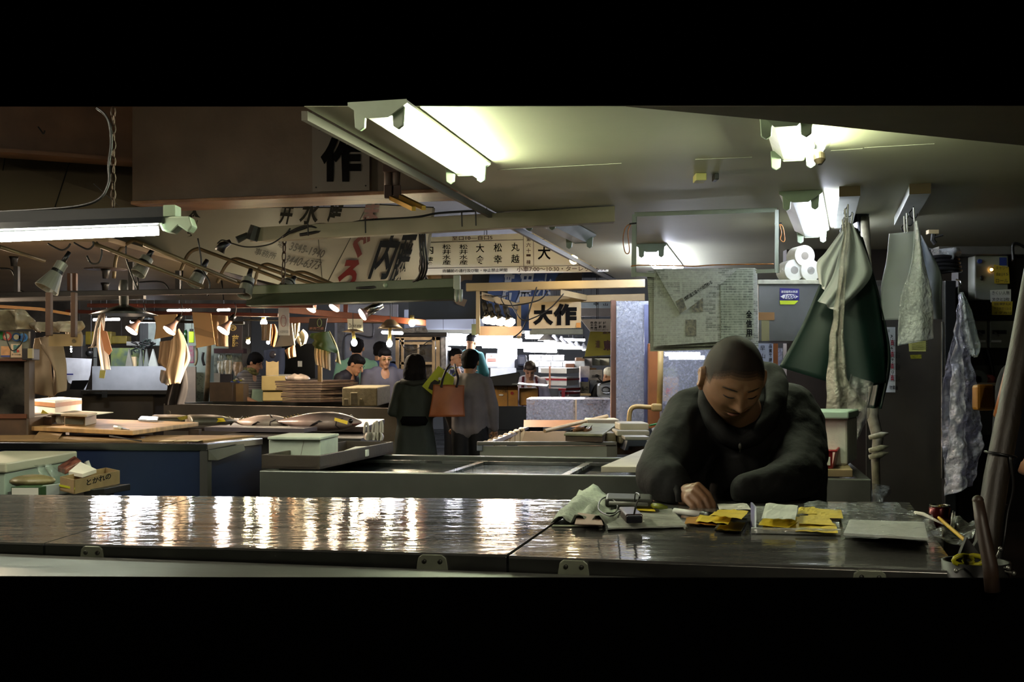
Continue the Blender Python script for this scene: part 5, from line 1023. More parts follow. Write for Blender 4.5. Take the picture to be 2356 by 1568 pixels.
for i, pts in enumerate(([(110, 560), (140, 575), (155, 570), (162, 560)], [(170, 558), (200, 573), (214, 565), (214, 555)], [(222, 556), (234, 575), (228, 603), (210, 605), (200, 588)], [(290, 565), (292, 600), (318, 670)], [(455, 548), (462, 590), (465, 618), (482, 650), (478, 680)], [(317, 630), (318, 668)], [(420, 622), (416, 680)], [(510, 645), (514, 690)], [(0, 617), (25, 620), (35, 640), (40, 662), (55, 672)], [(305, 650), (370, 648), (390, 668)])):
    m = MB().curve([P(x, y, 6.0+.08*i) for x, y in pts], .005); S('hanging_cable', m, cable, ['black cable loop by the long lit fixture, first loop', 'second black cable loop below the cream hood', 'round black cable loop hanging lowest', 'black cable running down to the long dark rail', 'black cable crossing the curved pipes', 'straight thin cable beneath a spot lamp', 'short straight cable under the middle spot lamp', 'straight cable beneath the last spot lamp', 'thin bent cable by the dark post', 'thin cable along the stall ceiling'][i], 'cable', smooth=True)
# spot lamps on arms and goosenecks
pipe = M('lamp_pipe', '#6f6248', .4, .4, .2, 8)
goose = [((262, 640), (270, 585), (300, 556), (330, 560), (470, 622), (560, 655)), ((410, 640), (430, 590), (452, 573), (480, 580), (640, 640), (705, 668)), ((500, 650), (520, 610), (540, 596), (570, 602), (680, 640), (760, 665)), ((585, 655), (595, 620), (612, 608), (640, 615), (740, 650), (790, 664)), ((660, 660), (672, 632), (690, 626), (712, 630), (770, 655), (800, 664))]
for i, pts in enumerate(goose):
    m = MB().curve([P(x, y, 7.3+.12*i-.0008*(x-pts[0][0])) for x, y in pts], .012, 8); S('gooseneck_pipe', m, pipe, ['curved lamp pipe nearest the cream hood, longest', 'curved lamp pipe second in the fan', 'curved lamp pipe third in the fan', 'curved lamp pipe fourth in the fan', 'shortest curved lamp pipe at the end of the fan'][i], 'pipe', 'curved lamp pipes', smooth=True)
for i, (a, b) in enumerate((((215, 560), (470, 660)), ((330, 562), (545, 648)), ((0, 568), (103, 600)))):
    m = MB().tube([P(a[0], a[1], 6.1), P(b[0], b[1], 6.3)], .011, 8); S('support_rod', m, pipe, ['straight pipe carrying the second spot lamp', 'straight pipe carrying the last spot lamp', 'thin straight rod reaching the large cone lamp'][i], 'pipe', smooth=True)
sp = M('spot_grey', '#7c7d72', .4, .2, .1, 6)
def cone(x, y, x2, y2, Y, r0, r1, label):
    t = T('spot_lamp', label, 'lamp'); a, b = P(x, y, Y), P(x2, y2, Y-.05); ax = b-a; L = ax.length
    m = MB().lathe([(r0*.7, -.0), (r0, .005), (r0, L*.35), (r1, L), (r1*.93, L), (r0*.8, L*.35), (.001, L*.3)], a, ax, n=20); part('shade', m, sp, t, smooth=False)
    m = MB().lathe([(r0*1.06, L*.30), (r0*1.1, L*.42), (r0*1.02, L*.42)], a, ax, n=20); part('band', m, black, t)
    m = MB().lathe([(r0*.35, -.06), (r0*.5, 0)], a, ax, n=10); part('socket', m, black, t, smooth=True)
    return t
cone(145, 603, 107, 665, 5.6, .028, .06, 'large grey cone spot lamp with a black collar hanging by the thin rod')
cone(340, 592, 317, 630, 6.3, .035, .042, 'grey cylinder spot lamp under the cream hood')
cone(466, 618, 447, 655, 6.4, .035, .042, 'grey cylinder spot lamp on the straight pipe, middle one')
cone(572, 640, 562, 680, 6.4, .035, .042, 'grey spot lamp just beside the unlit green fixture')
cone(668, 650, 656, 664, 6.7, .04, .045, 'small grey spot lamp end showing above the green fixture')
warm = EM('warm_bulb', '#ffddb8', 14); hot = EM('hot_bulb', '#fff0c4', 70)
def refl_bulb(x, y, Y, tilt, label, ax=None, r=.042, cord=30):
    t = T('reflector_bulb', label, 'bulb', None); a = P(x, y, Y); ax = V(ax or (-.5, -.35, -.8)).normalized()
    m = MB().lathe([(.013, -.075), (.016, -.05), (.02, -.04), (.03, -.02), (r, 0), (r, .006)], a, ax, n=24); part('bulb_back', m, M('bulb_pink', '#c9a090', .25, .3), t, smooth=True)
    m = MB().lathe([(r, .006), (r*.9, .014), (r*.5, .02), (.001, .022)], a, ax, n=24); part('face', m, warm, t, smooth=True)
    m = MB().lathe([(.015, -.115), (.018, -.075)], a, ax, n=12); part('socket', m, black, t, smooth=True)
    p = a-ax*.115; m = MB().curve([p, p+V((.01, 0, .04)), p+V((0, 0, cord*Y/F))], .003); part('flex', m, cable, t, smooth=True); beam_light(t, a, ax, 75)
    return t
refl_bulb(304, 758, 7.2, 0, 'lit reflector bulb nearest the white hanging cloth')
refl_bulb(391, 758, 7.2, 0, 'lit reflector bulb in front of the beige card')
refl_bulb(515, 758, 7.2, 0, 'lit reflector bulb beside the brown paper bag')
refl_bulb(716, 708, 8.3, 0, 'lit reflector bulb peeping under the green fixture, first one', cord=8)
refl_bulb(770, 706, 8.3, 0, 'lit reflector bulb peeping under the green fixture, second one', cord=8)
t = refl_bulb(836, 722, 7.6, 0, 'lit reflector bulb in a silver tube pointing sideways', ax=(-.8, -.3, -.5), cord=6)
m = MB().lathe([(.03, -.14), (.032, -.02), (.03, -.02)], P(836, 722, 7.6), (-.8, -.3, -.5), n=20); part('tube_shade', m, chrome, t, smooth=True)
refl_bulb(-230, 700, 6.3, 0, 'lit reflector bulb over the glazed case end of the cutting table', ax=(.7, -.35, -.55))  # two unseen bulbs added to brighten the cutting table
refl_bulb(-160, 690, 6.8, 0, 'second lit reflector bulb by the cutting table end', ax=(.75, -.45, -.45))
def bare_bulb(x, y, Y, r, label, em=None, cord=20, shade=None):
    t = T('light_bulb', label, 'bulb'); c = P(x, y, Y)
    m = MB().ball(c, (r, r, r*1.1), 14); part('glass', m, em or hot, t, smooth=True)
    m = MB().lathe([(.012, r*.9), (.016, r*1.2), (.016, r*2.4)], c, n=10); part('socket', m, M('brass_socket', '#8a7a4a', .4, .5), t, smooth=True)
    m = MB().tube([c+UP*r*2.4, c+UP*(r*2.4+cord*Y/F)], .003, 5); part('flex', m, cable, t)
    return t
bare_bulb(607, 742, 8.2, .024, 'bright bare bulb under the dark rail beside the white notice', cord=12)
bare_bulb(571, 786, 9.0, .016, 'small bare bulb above the woman with the scarf', EM('hot_bulb2', '#fff0c0', 90), cord=30)
bare_bulb(617, 787, 9.0, .014, 'small bare bulb behind the hanging brown sheet', EM('hot_bulb2', '#fff0c0', 90), cord=20)
bare_bulb(948, 743, 8.4, .024, 'bright bare bulb high beside the round shaded lamp', cord=10)
def shade_lamp(x, y, Y, r, h, bx, by, label):
    t = T('shaded_lamp', label, 'lamp'); c = P(x, y, Y)
    m = MB().lathe([(.02, h), (.03, h*.95), (r*.6, h*.6), (r, 0), (r*.98, 0), (r*.58, h*.55), (.02, h*.85)], c, n=32); part('shade', m, M('shade_brown', '#4e4030', .4, .2), t, smooth=True)
    b_ = P(bx, by, Y); m = MB().ball(b_, (.022, .022, .026), 14); part('bulb', m, hot, t, smooth=True)
    m = MB().tube([c+UP*h*.6, b_+UP*.02], [.012, .014], 8); part('stem', m, M('brass_socket', '#8a7a4a'), t, smooth=True)
    m = MB().tube([c+UP*h, c+UP*(h+.12)], .003, 5); part('flex', m, cable, t); return t
shade_lamp(812, 763, 8.4, .082, .02, 815, 788, 'flat shaded lamp with a long stem and bright bulb above the dark shirted man')
shade_lamp(898, 755, 8.4, .09, .065, 896, 790, 'brown domed lamp with a bright bulb before the man in glasses')
t = T('enamel_shade', 'wide dark green enamel shade hanging dark among the rails', 'lamp'); m = MB().lathe([(.02, .06), (.04, .05), (.19, 0), (.185, 0), (.03, .04)], P(285, 724, 6.6), n=32); part('shade', m, M('enamel_green', '#1c2018', .35), t, smooth=True)
m = MB().lathe([(.025, .05), (.03, .16), (.02, .2)], P(285, 724, 6.6), n=12); part('socket', m, M('socket_grey', '#4a4a44', .5), t, smooth=True)
# cloths and cards hanging
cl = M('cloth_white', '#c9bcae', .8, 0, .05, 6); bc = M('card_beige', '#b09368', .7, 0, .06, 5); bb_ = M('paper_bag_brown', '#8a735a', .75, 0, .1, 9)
D('hanging_cloth', [(232, 716), (218, 745), (210, 790), (200, 800)], [(242, 718), (240, 745), (232, 790), (222, 798)], 6.6, M('cloth_grey', '#8a8078', .8), 'grey white cloth folded over a hook, shaded side', 'cloth')  # shade on the white cloth put into a separate grey
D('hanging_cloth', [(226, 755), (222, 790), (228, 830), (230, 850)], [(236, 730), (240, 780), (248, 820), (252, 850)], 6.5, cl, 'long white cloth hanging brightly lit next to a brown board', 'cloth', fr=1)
m = MB().card([(232, 740), (237, 760), (245, 762), (257, 806), (250, 816), (240, 806), (231, 765)], 6.45, .01); S('hanging_board', m, M('board_orange', '#9a6238', .6), 'narrow orange brown board hanging on the white cloth', 'board')
m = MB().card([(230, 851), (243, 851), (240, 870), (228, 869)], 6.4, .003); S('olive_tag', m, M('tag_olive', '#6a6a24', .6), 'olive tag hanging under the white cloth', 'tag')
D('hanging_card', [(353, 724), (358, 750), (354, 780)], [(408, 722), (405, 750), (410, 770)], 7.5, bc, 'beige card with a darker band behind the middle reflector bulb', 'card', fr=.5, amp=.01)
D('hanging_card', [(368, 785), (364, 820), (363, 835), (390, 852)], [(398, 782), (400, 810), (402, 840), (396, 855)], 7.45, M('card_tan', '#857058', .7), 'tan paper hanging below the banded beige card', 'paper', amp=.02)
D('hanging_cloth', [(395, 780), (385, 830), (378, 860), (388, 885)], [(412, 755), (425, 790), (420, 840), (410, 880)], 7.4, M('cloth_beige', '#b09a7c', .8), 'beige cloth hanging in folds beside the tan paper', 'cloth', amp=.04)
D('hanging_cloth', [(412, 760), (415, 800), (412, 850), (402, 880)], [(422, 770), (436, 820), (424, 850), (412, 882)], 7.5, M('cloth_pale', '#a99c86', .8), 'pale cloth behind the beige folded cloth, pointed outward', 'cloth', amp=.03)
D('hanging_cloth', [(370, 850), (366, 870), (368, 878)], [(395, 855), (396, 870), (386, 886)], 7.5, M('cloth_grey2', '#9a948c', .8), 'greyish sheet corner under the tan paper', 'cloth')
D('dark_trousers', [(388, 882), (380, 905), (376, 932)], [(428, 850), (430, 890), (420, 930)], 7.7, M('trouser_dark', '#1f1b1a', .8), 'dark trousers hanging under the beige cloths', 'trousers', amp=.04)
m = MB().card([(442, 718), (485, 720), (495, 792), (452, 800)], 7.5, .006); t = T('hanging_card', 'big beige card hanging between two reflector bulbs', 'card'); part('sheet', m, bc, t)
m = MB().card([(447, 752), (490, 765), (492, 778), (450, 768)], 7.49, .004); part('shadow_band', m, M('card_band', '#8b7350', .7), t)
D('paper_bag', [(486, 724), (490, 760), (496, 796)], [(524, 726), (524, 760), (524, 797)], 7.55, bb_, 'brown paper bag pinned beside the big beige card', 'bag', amp=.01, crump=.01)
t = T('shop_banner', 'dark purple banner with a pale crest and characters', 'banner'); m = MB().card([(524, 745), (558, 748), (556, 804), (526, 804)], 8.6, .006); part('cloth', m, M('banner_purple', '#2e2730', .8), t)
m = MB(); textpx(m, '藤', 534, 770, 550, 798, 8.59, .02); m.tube([P(536+7*math.cos(k*math.pi/8), 754+6*math.sin(k*math.pi/8), 8.59) for k in range(17)], .003, 4); textpx(m, '内', 532, 750, 541, 758, 8.59, .02); part('writing', m, M('banner_cream', '#b49a62', .7), t)
t = T('paper_notice', 'white vertical notice with a round red crest hanging below the green fixture', 'notice'); m = MB().card([(640, 707), (665, 707), (666, 771), (641, 771)], 7.0, .002); part('sheet', m, M('notice_glow', '#dcd6cc', .7), t)
m = MB(); m.tube([P(652+6.5*math.cos(k*math.pi/10), 738+13*math.sin(k*math.pi/10), 6.99) for k in range(21)], .0022, 4); textpx(m, '冂', 648, 730, 657, 744, 6.99, .0); part('crest', m, M('crest_rust', '#b08078', .6), t)
m = MB(); textpx(m, '水産株式会', 643, 759, 664, 766, 6.99, .01); part('writing', m, M('crest_grey', '#a09a94', .6), t)
D('hanging_card', [(644, 772), (638, 785), (630, 798)], [(672, 742), (676, 770), (680, 794)], 7.6, M('card_grey', '#a8a594', .7), 'grey card spread behind the vertical notice', 'card', amp=.01, fr=.5)
D('hanging_sheet', [(625, 745), (622, 770), (622, 795)], [(632, 745), (638, 765), (630, 798)], 7.8, M('sheet_orange', '#a06a34', .6), 'curved orange brown sheet left of the grey card'.replace('left of', 'touching'), 'sheet', amp=.02)
D('hanging_bag', [(600, 745), (602, 765), (601, 782)], [(624, 745), (625, 765), (624, 785)], 8.1, M('bag_lettered', '#a39a86', .6), 'pale lettered bag hanging under the bright bare bulb', 'bag', amp=.01)
D('hanging_cloth', [(672, 745), (676, 765), (678, 785)], [(690, 742), (688, 760), (684, 775)], 7.7, M('cloth_ivory', '#b7ab92', .8), 'narrow ivory cloth by the grey card', 'cloth', amp=.02)
D('plastic_bag', [(678, 775), (682, 785), (690, 797)], [(698, 757), (708, 770), (702, 790)], 7.7, M('bag_bright', '#cfcdb8', .4), 'bright white plastic bag hanging open', 'bag', amp=.02, crump=.02)
D('hanging_cloth', [(655, 805), (662, 825)], [(678, 792), (680, 820)], 7.8, M('cloth_peach', '#b7926a', .8), 'peach cloth hanging below the grey card', 'cloth')
t = T('black_carrier_bag', 'black printed carrier bag with a pale emblem and pink lettering', 'bag'); m = MB().card([(712, 732), (753, 732), (747, 765), (708, 760)], 8.0, .01); part('body', m, M('bag_black', '#16151a', .3, 0, .2, 20), t)
m = MB(); m.tube([P(735+5*math.cos(k*math.pi/8), 742+9*math.sin(k*math.pi/8), 7.99) for k in range(17)], .003, 4); part('emblem', m, M('emblem_green', '#8a9a6a', .5), t)
m = MB(); textpx(m, '商売繁盛', 712, 752, 745, 758, 7.99, .01); part('lettering', m, M('letter_pink', '#b07a68', .5), t)
gr = M('apron_leaf', '#3d5a2a', .5, 0, .25, 4)
D('green_apron', [(716, 766), (712, 775), (722, 782), (716, 790), (724, 800)], [(756, 762), (765, 785), (775, 805), (772, 812)], 7.9, gr, 'leaf green apron hanging folded near the dark shirted man', 'apron', amp=.04, fr=1)
D('ivory_apron', [(756, 762), (762, 780), (775, 815), (770, 830)], [(758, 760), (768, 780), (776, 800), (784, 838)], 8.0, M('apron_ivory', '#b9b48a', .6), 'ivory side of an apron behind the leaf green one', 'apron')
for i in range(5):
    x = 724+i*7; D('striped_towel', [(x, 796), (x-1, 820), (x+2, 838+i*3)], [(x+7, 798), (x+8, 820), (x+8, 840+i*3)], 8.0-.02*i, M('towel%d' % (i % 2), ['#b8ab90', '#8a7458'][i % 2], .8), ['pale towel strip at the outer end under the leaf green apron', 'brown towel strip second in the hanging row', 'pale towel strip in the middle of the hanging row', 'brown towel strip fourth in the hanging row', 'pale towel strip next to the mint shirt'][i], 'towel', 'towels under the green apron', amp=.01, fr=1)
m = MB().bpx(731, 838, 740, 878, 8.05, .03); S('thin_post', m, M('post_tan', '#7a6844', .6), 'thin tan post below the hanging towels', 'post')
t = T('do_not_enter_sign', 'white sign with handwritten words hanging under the orange rail', 'sign'); m = MB().card([(799, 733), (835, 733), (835, 764), (801, 764)], 8.5, .004); part('sheet', m, M('sign_dull', '#a8a698', .7), t)
m = MB(); textpx(m, 'Do Not enter', 804, 744, 832, 753, 8.49, .01); part('writing', m, ink, t)
# ================= warm stall, farther part =================
P_near = P
def P(px, py, Y): return P_near(px, py, Y*1.78)
t = T('steel_counter', 'long dull steel counter with high front carrying boards and old foam box', 'counter')
Yc0, Yc1 = 7.0, 6.6
a, b = P(376, 928, Yc0), P(930, 939, Yc1); d_ = V((.2, 1.2, 0))
m = MB().hexa(flat([a, b, b+V((.01, .03, 0)), a+V((.01, .03, 0))], 0), [a, b, b+V((.01, .03, 0)), a+V((.01, .03, 0))]); part('front', m, M('counter_dull', '#ab9f93', .45, .2, .25, 1.5, .05, 12), t, bev=.004)
z1 = min(a.z, b.z)-.05
m = MB().hexa(flat(q4(a+V((.01, .03, 0)), b-a, d_), z1-.02), flat(q4(a+V((.01, .03, 0)), b-a, d_), z1)); part('top', m, M('counter_top_dark', '#3a3632', .35, .6), t)
m = MB().hexa(flat(q4(a+d_, b-a, V((.01, .03, 0))), 0), flat(q4(a+d_, b-a, V((.01, .03, 0))), a.z)); part('back', m, dsteel, t)
m = MB().hexa(flat(q4(a, V((.03, 0, 0)), d_), 0), flat(q4(a, V((.03, 0, 0)), d_), a.z)); part('side', m, dsteel, t)
m = MB().lathe([(.024, 0), (.024, .01), (.02, .012)], P(388, 949, 6.95), (0, -1, 0), n=24); part('round_plate', m, M('plate_grey', '#8a8378', .4), t)
def zrow(y, Y): return P(0, y, Y).z
for i in range(9):
    y = 925-i*5.6; x0 = 634 if i > 4 else 648; x1 = 830-(i % 3)*6-(8 if i < 5 else 0)
    A_, B_ = P(x0+random.uniform(-2, 2), y, 7.2), P(x0+107 if i > 4 else x0+90, y, 7.2); C_ = P(x1, y-3, 7.5)
    m = MB().hexa([A_, B_, C_, C_+A_-B_], [p+UP*.022 for p in (A_, B_, C_, C_+A_-B_)])
    S('plank_board', m, [M('board_a', '#40322a', .6, 0, .4, 10), M('board_b', '#574a3c', .6, 0, .4, 10)][i % 2], ['lowest dark board of the stack on the steel counter', 'second board from the bottom of the counter stack', 'third board from the bottom of the counter stack', 'fourth board from the bottom of the counter stack', 'middle board of the counter stack', 'first of the longer upper boards in the stack', 'long board third from the top of the stack', 'long board second from the top of the stack', 'topmost long board under the plastic bundle'][i], 'board', 'boards stacked on the steel counter', bev=.002)
m = MB().ball(P(685, 871, 7.3), (.14, .15, .058), 20); m.v = [p+V((0, 0, .012*noise.noise(p*25))) for p in m.v]; S('plastic_bundle', m, M('bundle_grey', '#857a72', .25, 0, .25, 15, .5, 25), 'grey plastic wrapped bundle lying on top of the board stack', 'bundle', smooth=True)
t = T('old_foam_box', 'weathered grey polystyrene box with moulded grips on the steel counter', 'box')
A_, B_, C_ = P(787, 934, 6.9), P(868, 934, 6.85), P(898, 926, 7.25); m = MB().hexa([A_, B_, C_, C_+A_-B_], [p+UP*.2 for p in (A_, B_, C_, C_+A_-B_)]); part('body', m, M('foam_old', '#8b8268', .8, 0, .15, 25, .3, 90), t, bev=.012)
for x in (806,): m = MB().bpx(x, 902, x+17, 931, 6.86, .02); part('grip_rib', m, M('foam_old', '#8b8268'), t, bev=.008)
for x in (791, 826): m = MB().bpx(x, 917, x+11, 930, 6.87, .02); part('foot_pad', m, M('foam_old', '#8b8268'), t, bev=.004)
m = MB(); A_, B_ = P(868, 931, 7.3), P(925, 935, 7.1); m.hexa([A_, B_, B_+V((.05, .3, 0)), A_+V((.05, .3, 0))], [p+UP*.03 for p in (A_, B_, B_+V((.05, .3, 0)), A_+V((.05, .3, 0)))]); S('counter_board', m, M('board_a', '#40322a'), 'dark board on the counter behind the old foam box', 'board')
t = T('cream_crate', 'cream plastic crate behind the board stack', 'crate'); m = MB().bpx(601, 864, 662, 898, 7.7, .35); part('upper', m, M('crate_cream', '#a59564', .5, 0, .08, 6), t, bev=.012)
m = MB().bpx(604, 898, 660, 922, 7.72, .32); part('lower', m, M('crate_cream', '#a59564'), t, bev=.01)
m = MB(); m.prism([P(612, 866, 7.9), P(641, 866, 7.9), P(641, 830, 7.9), P(636, 833, 7.9), P(628, 830, 7.9), P(618, 833, 7.9), P(612, 829, 7.9)], (0, .004, 0)); m.bpx(612, 832, 628, 866, 7.89, .002); S('open_paper_carton', m, M('carton_ivory', '#c4b184', .7), 'open topped ivory paper carton standing on the cream crate', 'carton')
m = MB(); m.prism([P(612, 866, 7.75), P(700, 866, 7.75), P(690, 862, 8.1), P(625, 862, 8.1)], (0, 0, .008)); S('paper_sheet', m, paper, 'white sheet on top of the cream crate', 'paper')
# back row
t = T('sink_unit', 'steel sink splashback with a brown cupboard under it', 'sink')
m = MB().bpx(212, 842, 385, 899, 9.0, .02); part('splashback', m, M('splash_steel', '#a3a8ad', .4, .3, .15, 3), t)
m = MB().bpx(186, 897, 385, 907, 8.7, .3); part('worktop', m, M('worktop_dark', '#36322a', .35, .5), t, bev=.004)
m = MB().bpx(190, 907, 352, 1010, 8.75, .3); part('cupboard', m, M('cupboard_olive', '#40382a', .6, 0, .3, 3), t)
m = MB().bpx(350, 907, 385, 1010, 8.78, .3); part('side_panel', m, M('cupboard_dark', '#241e18', .6), t)
m = MB().bpx(200, 902, 240, 906, 8.69, .01); m.bpx(234, 900, 246, 914, 8.68, .02); part('latch', m, steel, t)
m = MB().card([(140, 822), (211, 825), (207, 862), (196, 897), (158, 880), (150, 862)], 8.8, .01); S('white_board', m, M('board_glare', '#d4d8de', .5), 'bright white sheet leaning behind the foam mats', 'board')
m = MB().card([(160, 895), (166, 875), (205, 874), (192, 896)], 8.6, .01); S('laptop', m, black, 'open black laptop on the sink worktop', 'laptop')
m = MB().bpx(149, 859, 168, 862, 8.78, .01); S('blue_marker', m, M('blue_pen', '#28307a', .4), 'blue strip across the bright white sheet', 'strip')
m = MB().bpx(255, 800, 330, 842, 9.3, .02); S('aquarium_window', m, M('window_green', '#5d6f6a', .3, 0, .5, 8, c2='#8b9a50'), 'dim greenish glass panel above the sink', 'panel')
for i, (x, y, w2, h2, c_, lb) in enumerate(((196, 762, 60, 30, '#7a6a18', 'yellow crate on the back shelf of the sink wall'), (256, 772, 36, 18, '#6e6118', 'second yellow crate on the back shelf'), (165, 795, 24, 28, '#3d3a38', 'grey fan housing beside the bright tubes'), (290, 785, 40, 10, '#9a9a94', 'white tray of small things above the sink'), (340, 735, 20, 60, '#8d9a94', 'pale tall box by the shelf end'), (320, 730, 22, 70, '#242a28', 'dark tall box by the shelf end'))):
    m = MB().bpx(x, y, x+w2, y+h2, 9.4, .2); S('shelf_crate', m, M('crate%d' % i, c_, .5, 0, .2, 8), lb, 'crate', bev=.01)
for i, (x, w2, c_) in enumerate(((288, 16, '#7a7a70'), (318, 10, '#5d655f'), (330, 12, '#6a726c'), (340, 22, '#a9b0a8'))):
    m = MB().prism([P(x+w2*.5, 802, 9.1), P(x+w2, 842, 9.1), P(x, 842, 9.1)], (0, .05, 0)); S('folded_film', m, M('film%d' % i, c_, .5), ['grey folded film standing by the clock', 'narrow grey folded film in the sink row', 'second narrow folded film in the sink row', 'bright white folded sheet at the end of the sink row'][i], 'film')
m = MB().bpx(295, 820, 312, 842, 9.15, .05); S('small_dial_box', m, cream, 'small cream dial box above the sink', 'box')
m = MB()
t = T('tool_tangle', 'tangle of dark tools and straps hanging above the sink', 'tools')
for i in range(14):
    x, y = random.uniform(295, 355), random.uniform(780, 812); m = MB().curve([P(x, y, 9.2), P(x+random.uniform(-14, 14), y+random.uniform(-5, 12), 9.18), P(x+random.uniform(-18, 18), y+random.uniform(0, 14), 9.2)], .012); part('strap', m, [black, M('strap_green', '#26322e', .5)][i % 2], t, smooth=True)
t = T('hanging_hat', 'black cap hanging by the open shelves', 'cap'); m = MB().ball(P(205, 812, 8.9), (.05, .04, .045), 14); m.ball(P(215, 822, 8.85), (.05, .05, .008), 14); part('crown', m, black, t, smooth=True)
sc = EM('far_tube_cool', '#e8f0ff', 50)
for i, (x, y, w2) in enumerate(((162, 795, 20), (162, 802, 20), (163, 808, 14))):
    m = MB().tube([P(x, y, 10), P(x+w2, y, 10)], .014, 8); S('small_tube_light', m, sc, ['topmost of three short bright tubes behind the foam mats', 'middle short bright tube behind the foam mats', 'lowest, shortest bright tube behind the foam mats'][i], 'light', smooth=True)
for x in (188, 215):
    m = MB().bpx(x, 770, x+7, 842, 9.5, .03); S('slotted_upright', m, M('slotted', '#8f9490', .4, .3), 'pale slotted shelf upright near the %s' % ('bright tubes' if x == 188 else 'black cap'), 'upright')
for i, (x, y, w2, Y) in enumerate(((385, 714, 55, 9.5), (500, 713, 30, 9.5), (150, 652, 62, 8), (215, 735, 60, 8.6), (300, 740, 60, 8.6))):  # last two tubes are added to brighten the sink and white sheet
    m = MB().tube([P(x, y, Y), P(x+w2, y-1, Y)], .016, 8); S('hanging_tube_light', m, EM('far_tube_soft', '#f2f4ff', 90), ['bright tube behind the rails over the beige card', 'bright short tube behind the rails over the paper bag', 'bright tube high behind the timber hanger', 'bright tube over the leaning white sheet', 'bright tube over the steel sink'][i], 'light', smooth=True)
for i, (x, y) in enumerate(((590, 690), (700, 688), (830, 684))):  # hidden tubes added to light the steel counter and its people
    m = MB().tube([P(x, y, 6.9), P(x+90, y-2, 6.9)], .02, 8); S('hanging_tube_light', m, EM('warm_tube', '#ffe6c4', 110), ['tube behind the unlit green fixture, over the scarf woman', 'tube behind the unlit green fixture, over the board stack', 'tube behind the unlit green fixture, over the men at the steel counter'][i], 'light', smooth=True)
# pale green wall part with column
m = MB().bpx(425, 735, 535, 925, 9.2, .05); S('pale_green_partition', m, M('mint_wall', '#7f8c80', .6, 0, .15, 3), 'pale green partition behind the round bark column', 'partition')
m = MB().bpx(425, 843, 450, 925, 9.1, .05); S('beige_panel', m, M('panel_beige', '#8a7c6a', .6), 'beige panel standing against the pale green partition', 'panel')
m = MB(); random.seed(5)
for i in range(18):
    x = random.uniform(452, 464); y = 862+i*3.2; m.tube([P(x, y, 9.09), P(x+random.uniform(1, 5), y+random.uniform(-1, 2), 9.09)], .003, 4)
S('scribble_marks', m, ink, 'black handwritten marks down the pale green partition', 'writing')
m = MB().tube([P(483, 735, 8.7), P(481, 800, 8.7), P(478, 860, 8.7), P(474, 925, 8.7)], [.03, .03, .034, .036], 14); S('round_column', m, M('column_bark', '#6b5a3e', .7, 0, .3, 12, .4, 30), 'rough round brown column in the warm stall', 'column', smooth=True)
t = T('hanging_bottle', 'fluorescent yellow green bottle hanging on the partition', 'bottle'); m = MB().bpx(434, 762, 446, 788, 8.9, .04); part('body', m, M('fluo', '#b4d81e', .4), t, bev=.008)
m = MB().bpx(436, 756, 444, 762, 8.92, .03); part('cap', m, dark, t)
t = T('hanging_bottle', 'dark green bottle beside the yellow green bottle', 'bottle'); m = MB().tube([P(428, 758, 8.9), P(427, 765, 8.9), P(427, 790, 8.9)], [.012, .026, .026], 12); part('body', m, M('bottle_green', '#123a1c', .2), t, smooth=True)
m = MB().bpx(434, 795, 446, 835, 9.0, .04); S('canister', m, M('canister_mix', '#7a7a70', .4, 0, .5, 20, c2='#8a3a5a'), 'tall label wrapped canister under the yellow green bottle', 'canister', bev=.008)
m = MB().curve([P(450, 795, 9), P(453, 810, 9), P(452, 830, 9), P(448, 840, 9)], .02); S('hanging_tool', m, M('tool_khaki', '#7a6e4a', .5), 'khaki handled tool hanging beside the canister', 'tool', smooth=True)
m = MB().curve([P(468, 810, 8.9), P(466, 825, 8.9), P(470, 840, 8.9)], .02); S('hanging_tool', m, black, 'black tool hanging on the round column', 'tool', smooth=True)
m = MB().bpx(492, 801, 560, 812, 8.8, .2); S('wooden_shelf', m, M('shelf_maroon', '#3a2226', .5), 'dark maroon shelf below the purple banner', 'shelf')
m = MB().bpx(492, 812, 556, 885, 9.0, .02); S('pin_board', m, M('pinboard', '#7d8474', .7, 0, .4, 14, c2='#3d3d30'), 'cluttered pale board pinned with bags under the maroon shelf', 'board')
random.seed(9)
for i, (x, y, w2, h2, c_, lb) in enumerate(((500, 830, 14, 30, '#a9a898', 'white bag with blue dots on the pin board'), (515, 828, 18, 32, '#b0aa98', 'pale bag second on the pin board'), (537, 832, 20, 32, '#a8937a', 'beige bag hanging off the pin board edge'), (502, 815, 10, 12, '#9ba39a', 'small note at the pin board top'), (520, 815, 12, 12, '#8d9a86', 'green grey note at the pin board top'))):
    D('pinned_bag', [(x, y), (x-1, y+h2*.5), (x+2, y+h2)], [(x+w2, y), (x+w2+2, y+h2*.5), (x+w2-2, y+h2)], 8.9, M('pin%d' % i, c_, .6, 0, .2, 30), lb, 'bag', amp=.02, crump=.02)
m = MB().bpx(482, 879, 535, 925, 8.4, .3); S('wooden_box', m, M('box_brownish', '#4a3a28', .6, 0, .2, 6), 'brown wooden box beside the woman with the scarf', 'box')
m = MB().bpx(507, 860, 533, 880, 8.6, .1); S('radio', m, M('radio_dark', '#2c2a2e', .4), 'dark radio with a pale lower face on the brown wooden box', 'radio', bev=.004)
m = MB().bpx(492, 858, 506, 880, 8.6, .1); S('small_box', m, M('box_greywhite', '#8f908c', .5), 'grey white box next to the radio', 'box')
m = MB().bpx(534, 882, 560, 925, 8.5, .3); S('tan_box', m, M('box_tan', '#7d6440', .6), 'tan box behind the scarf woman apron', 'box')
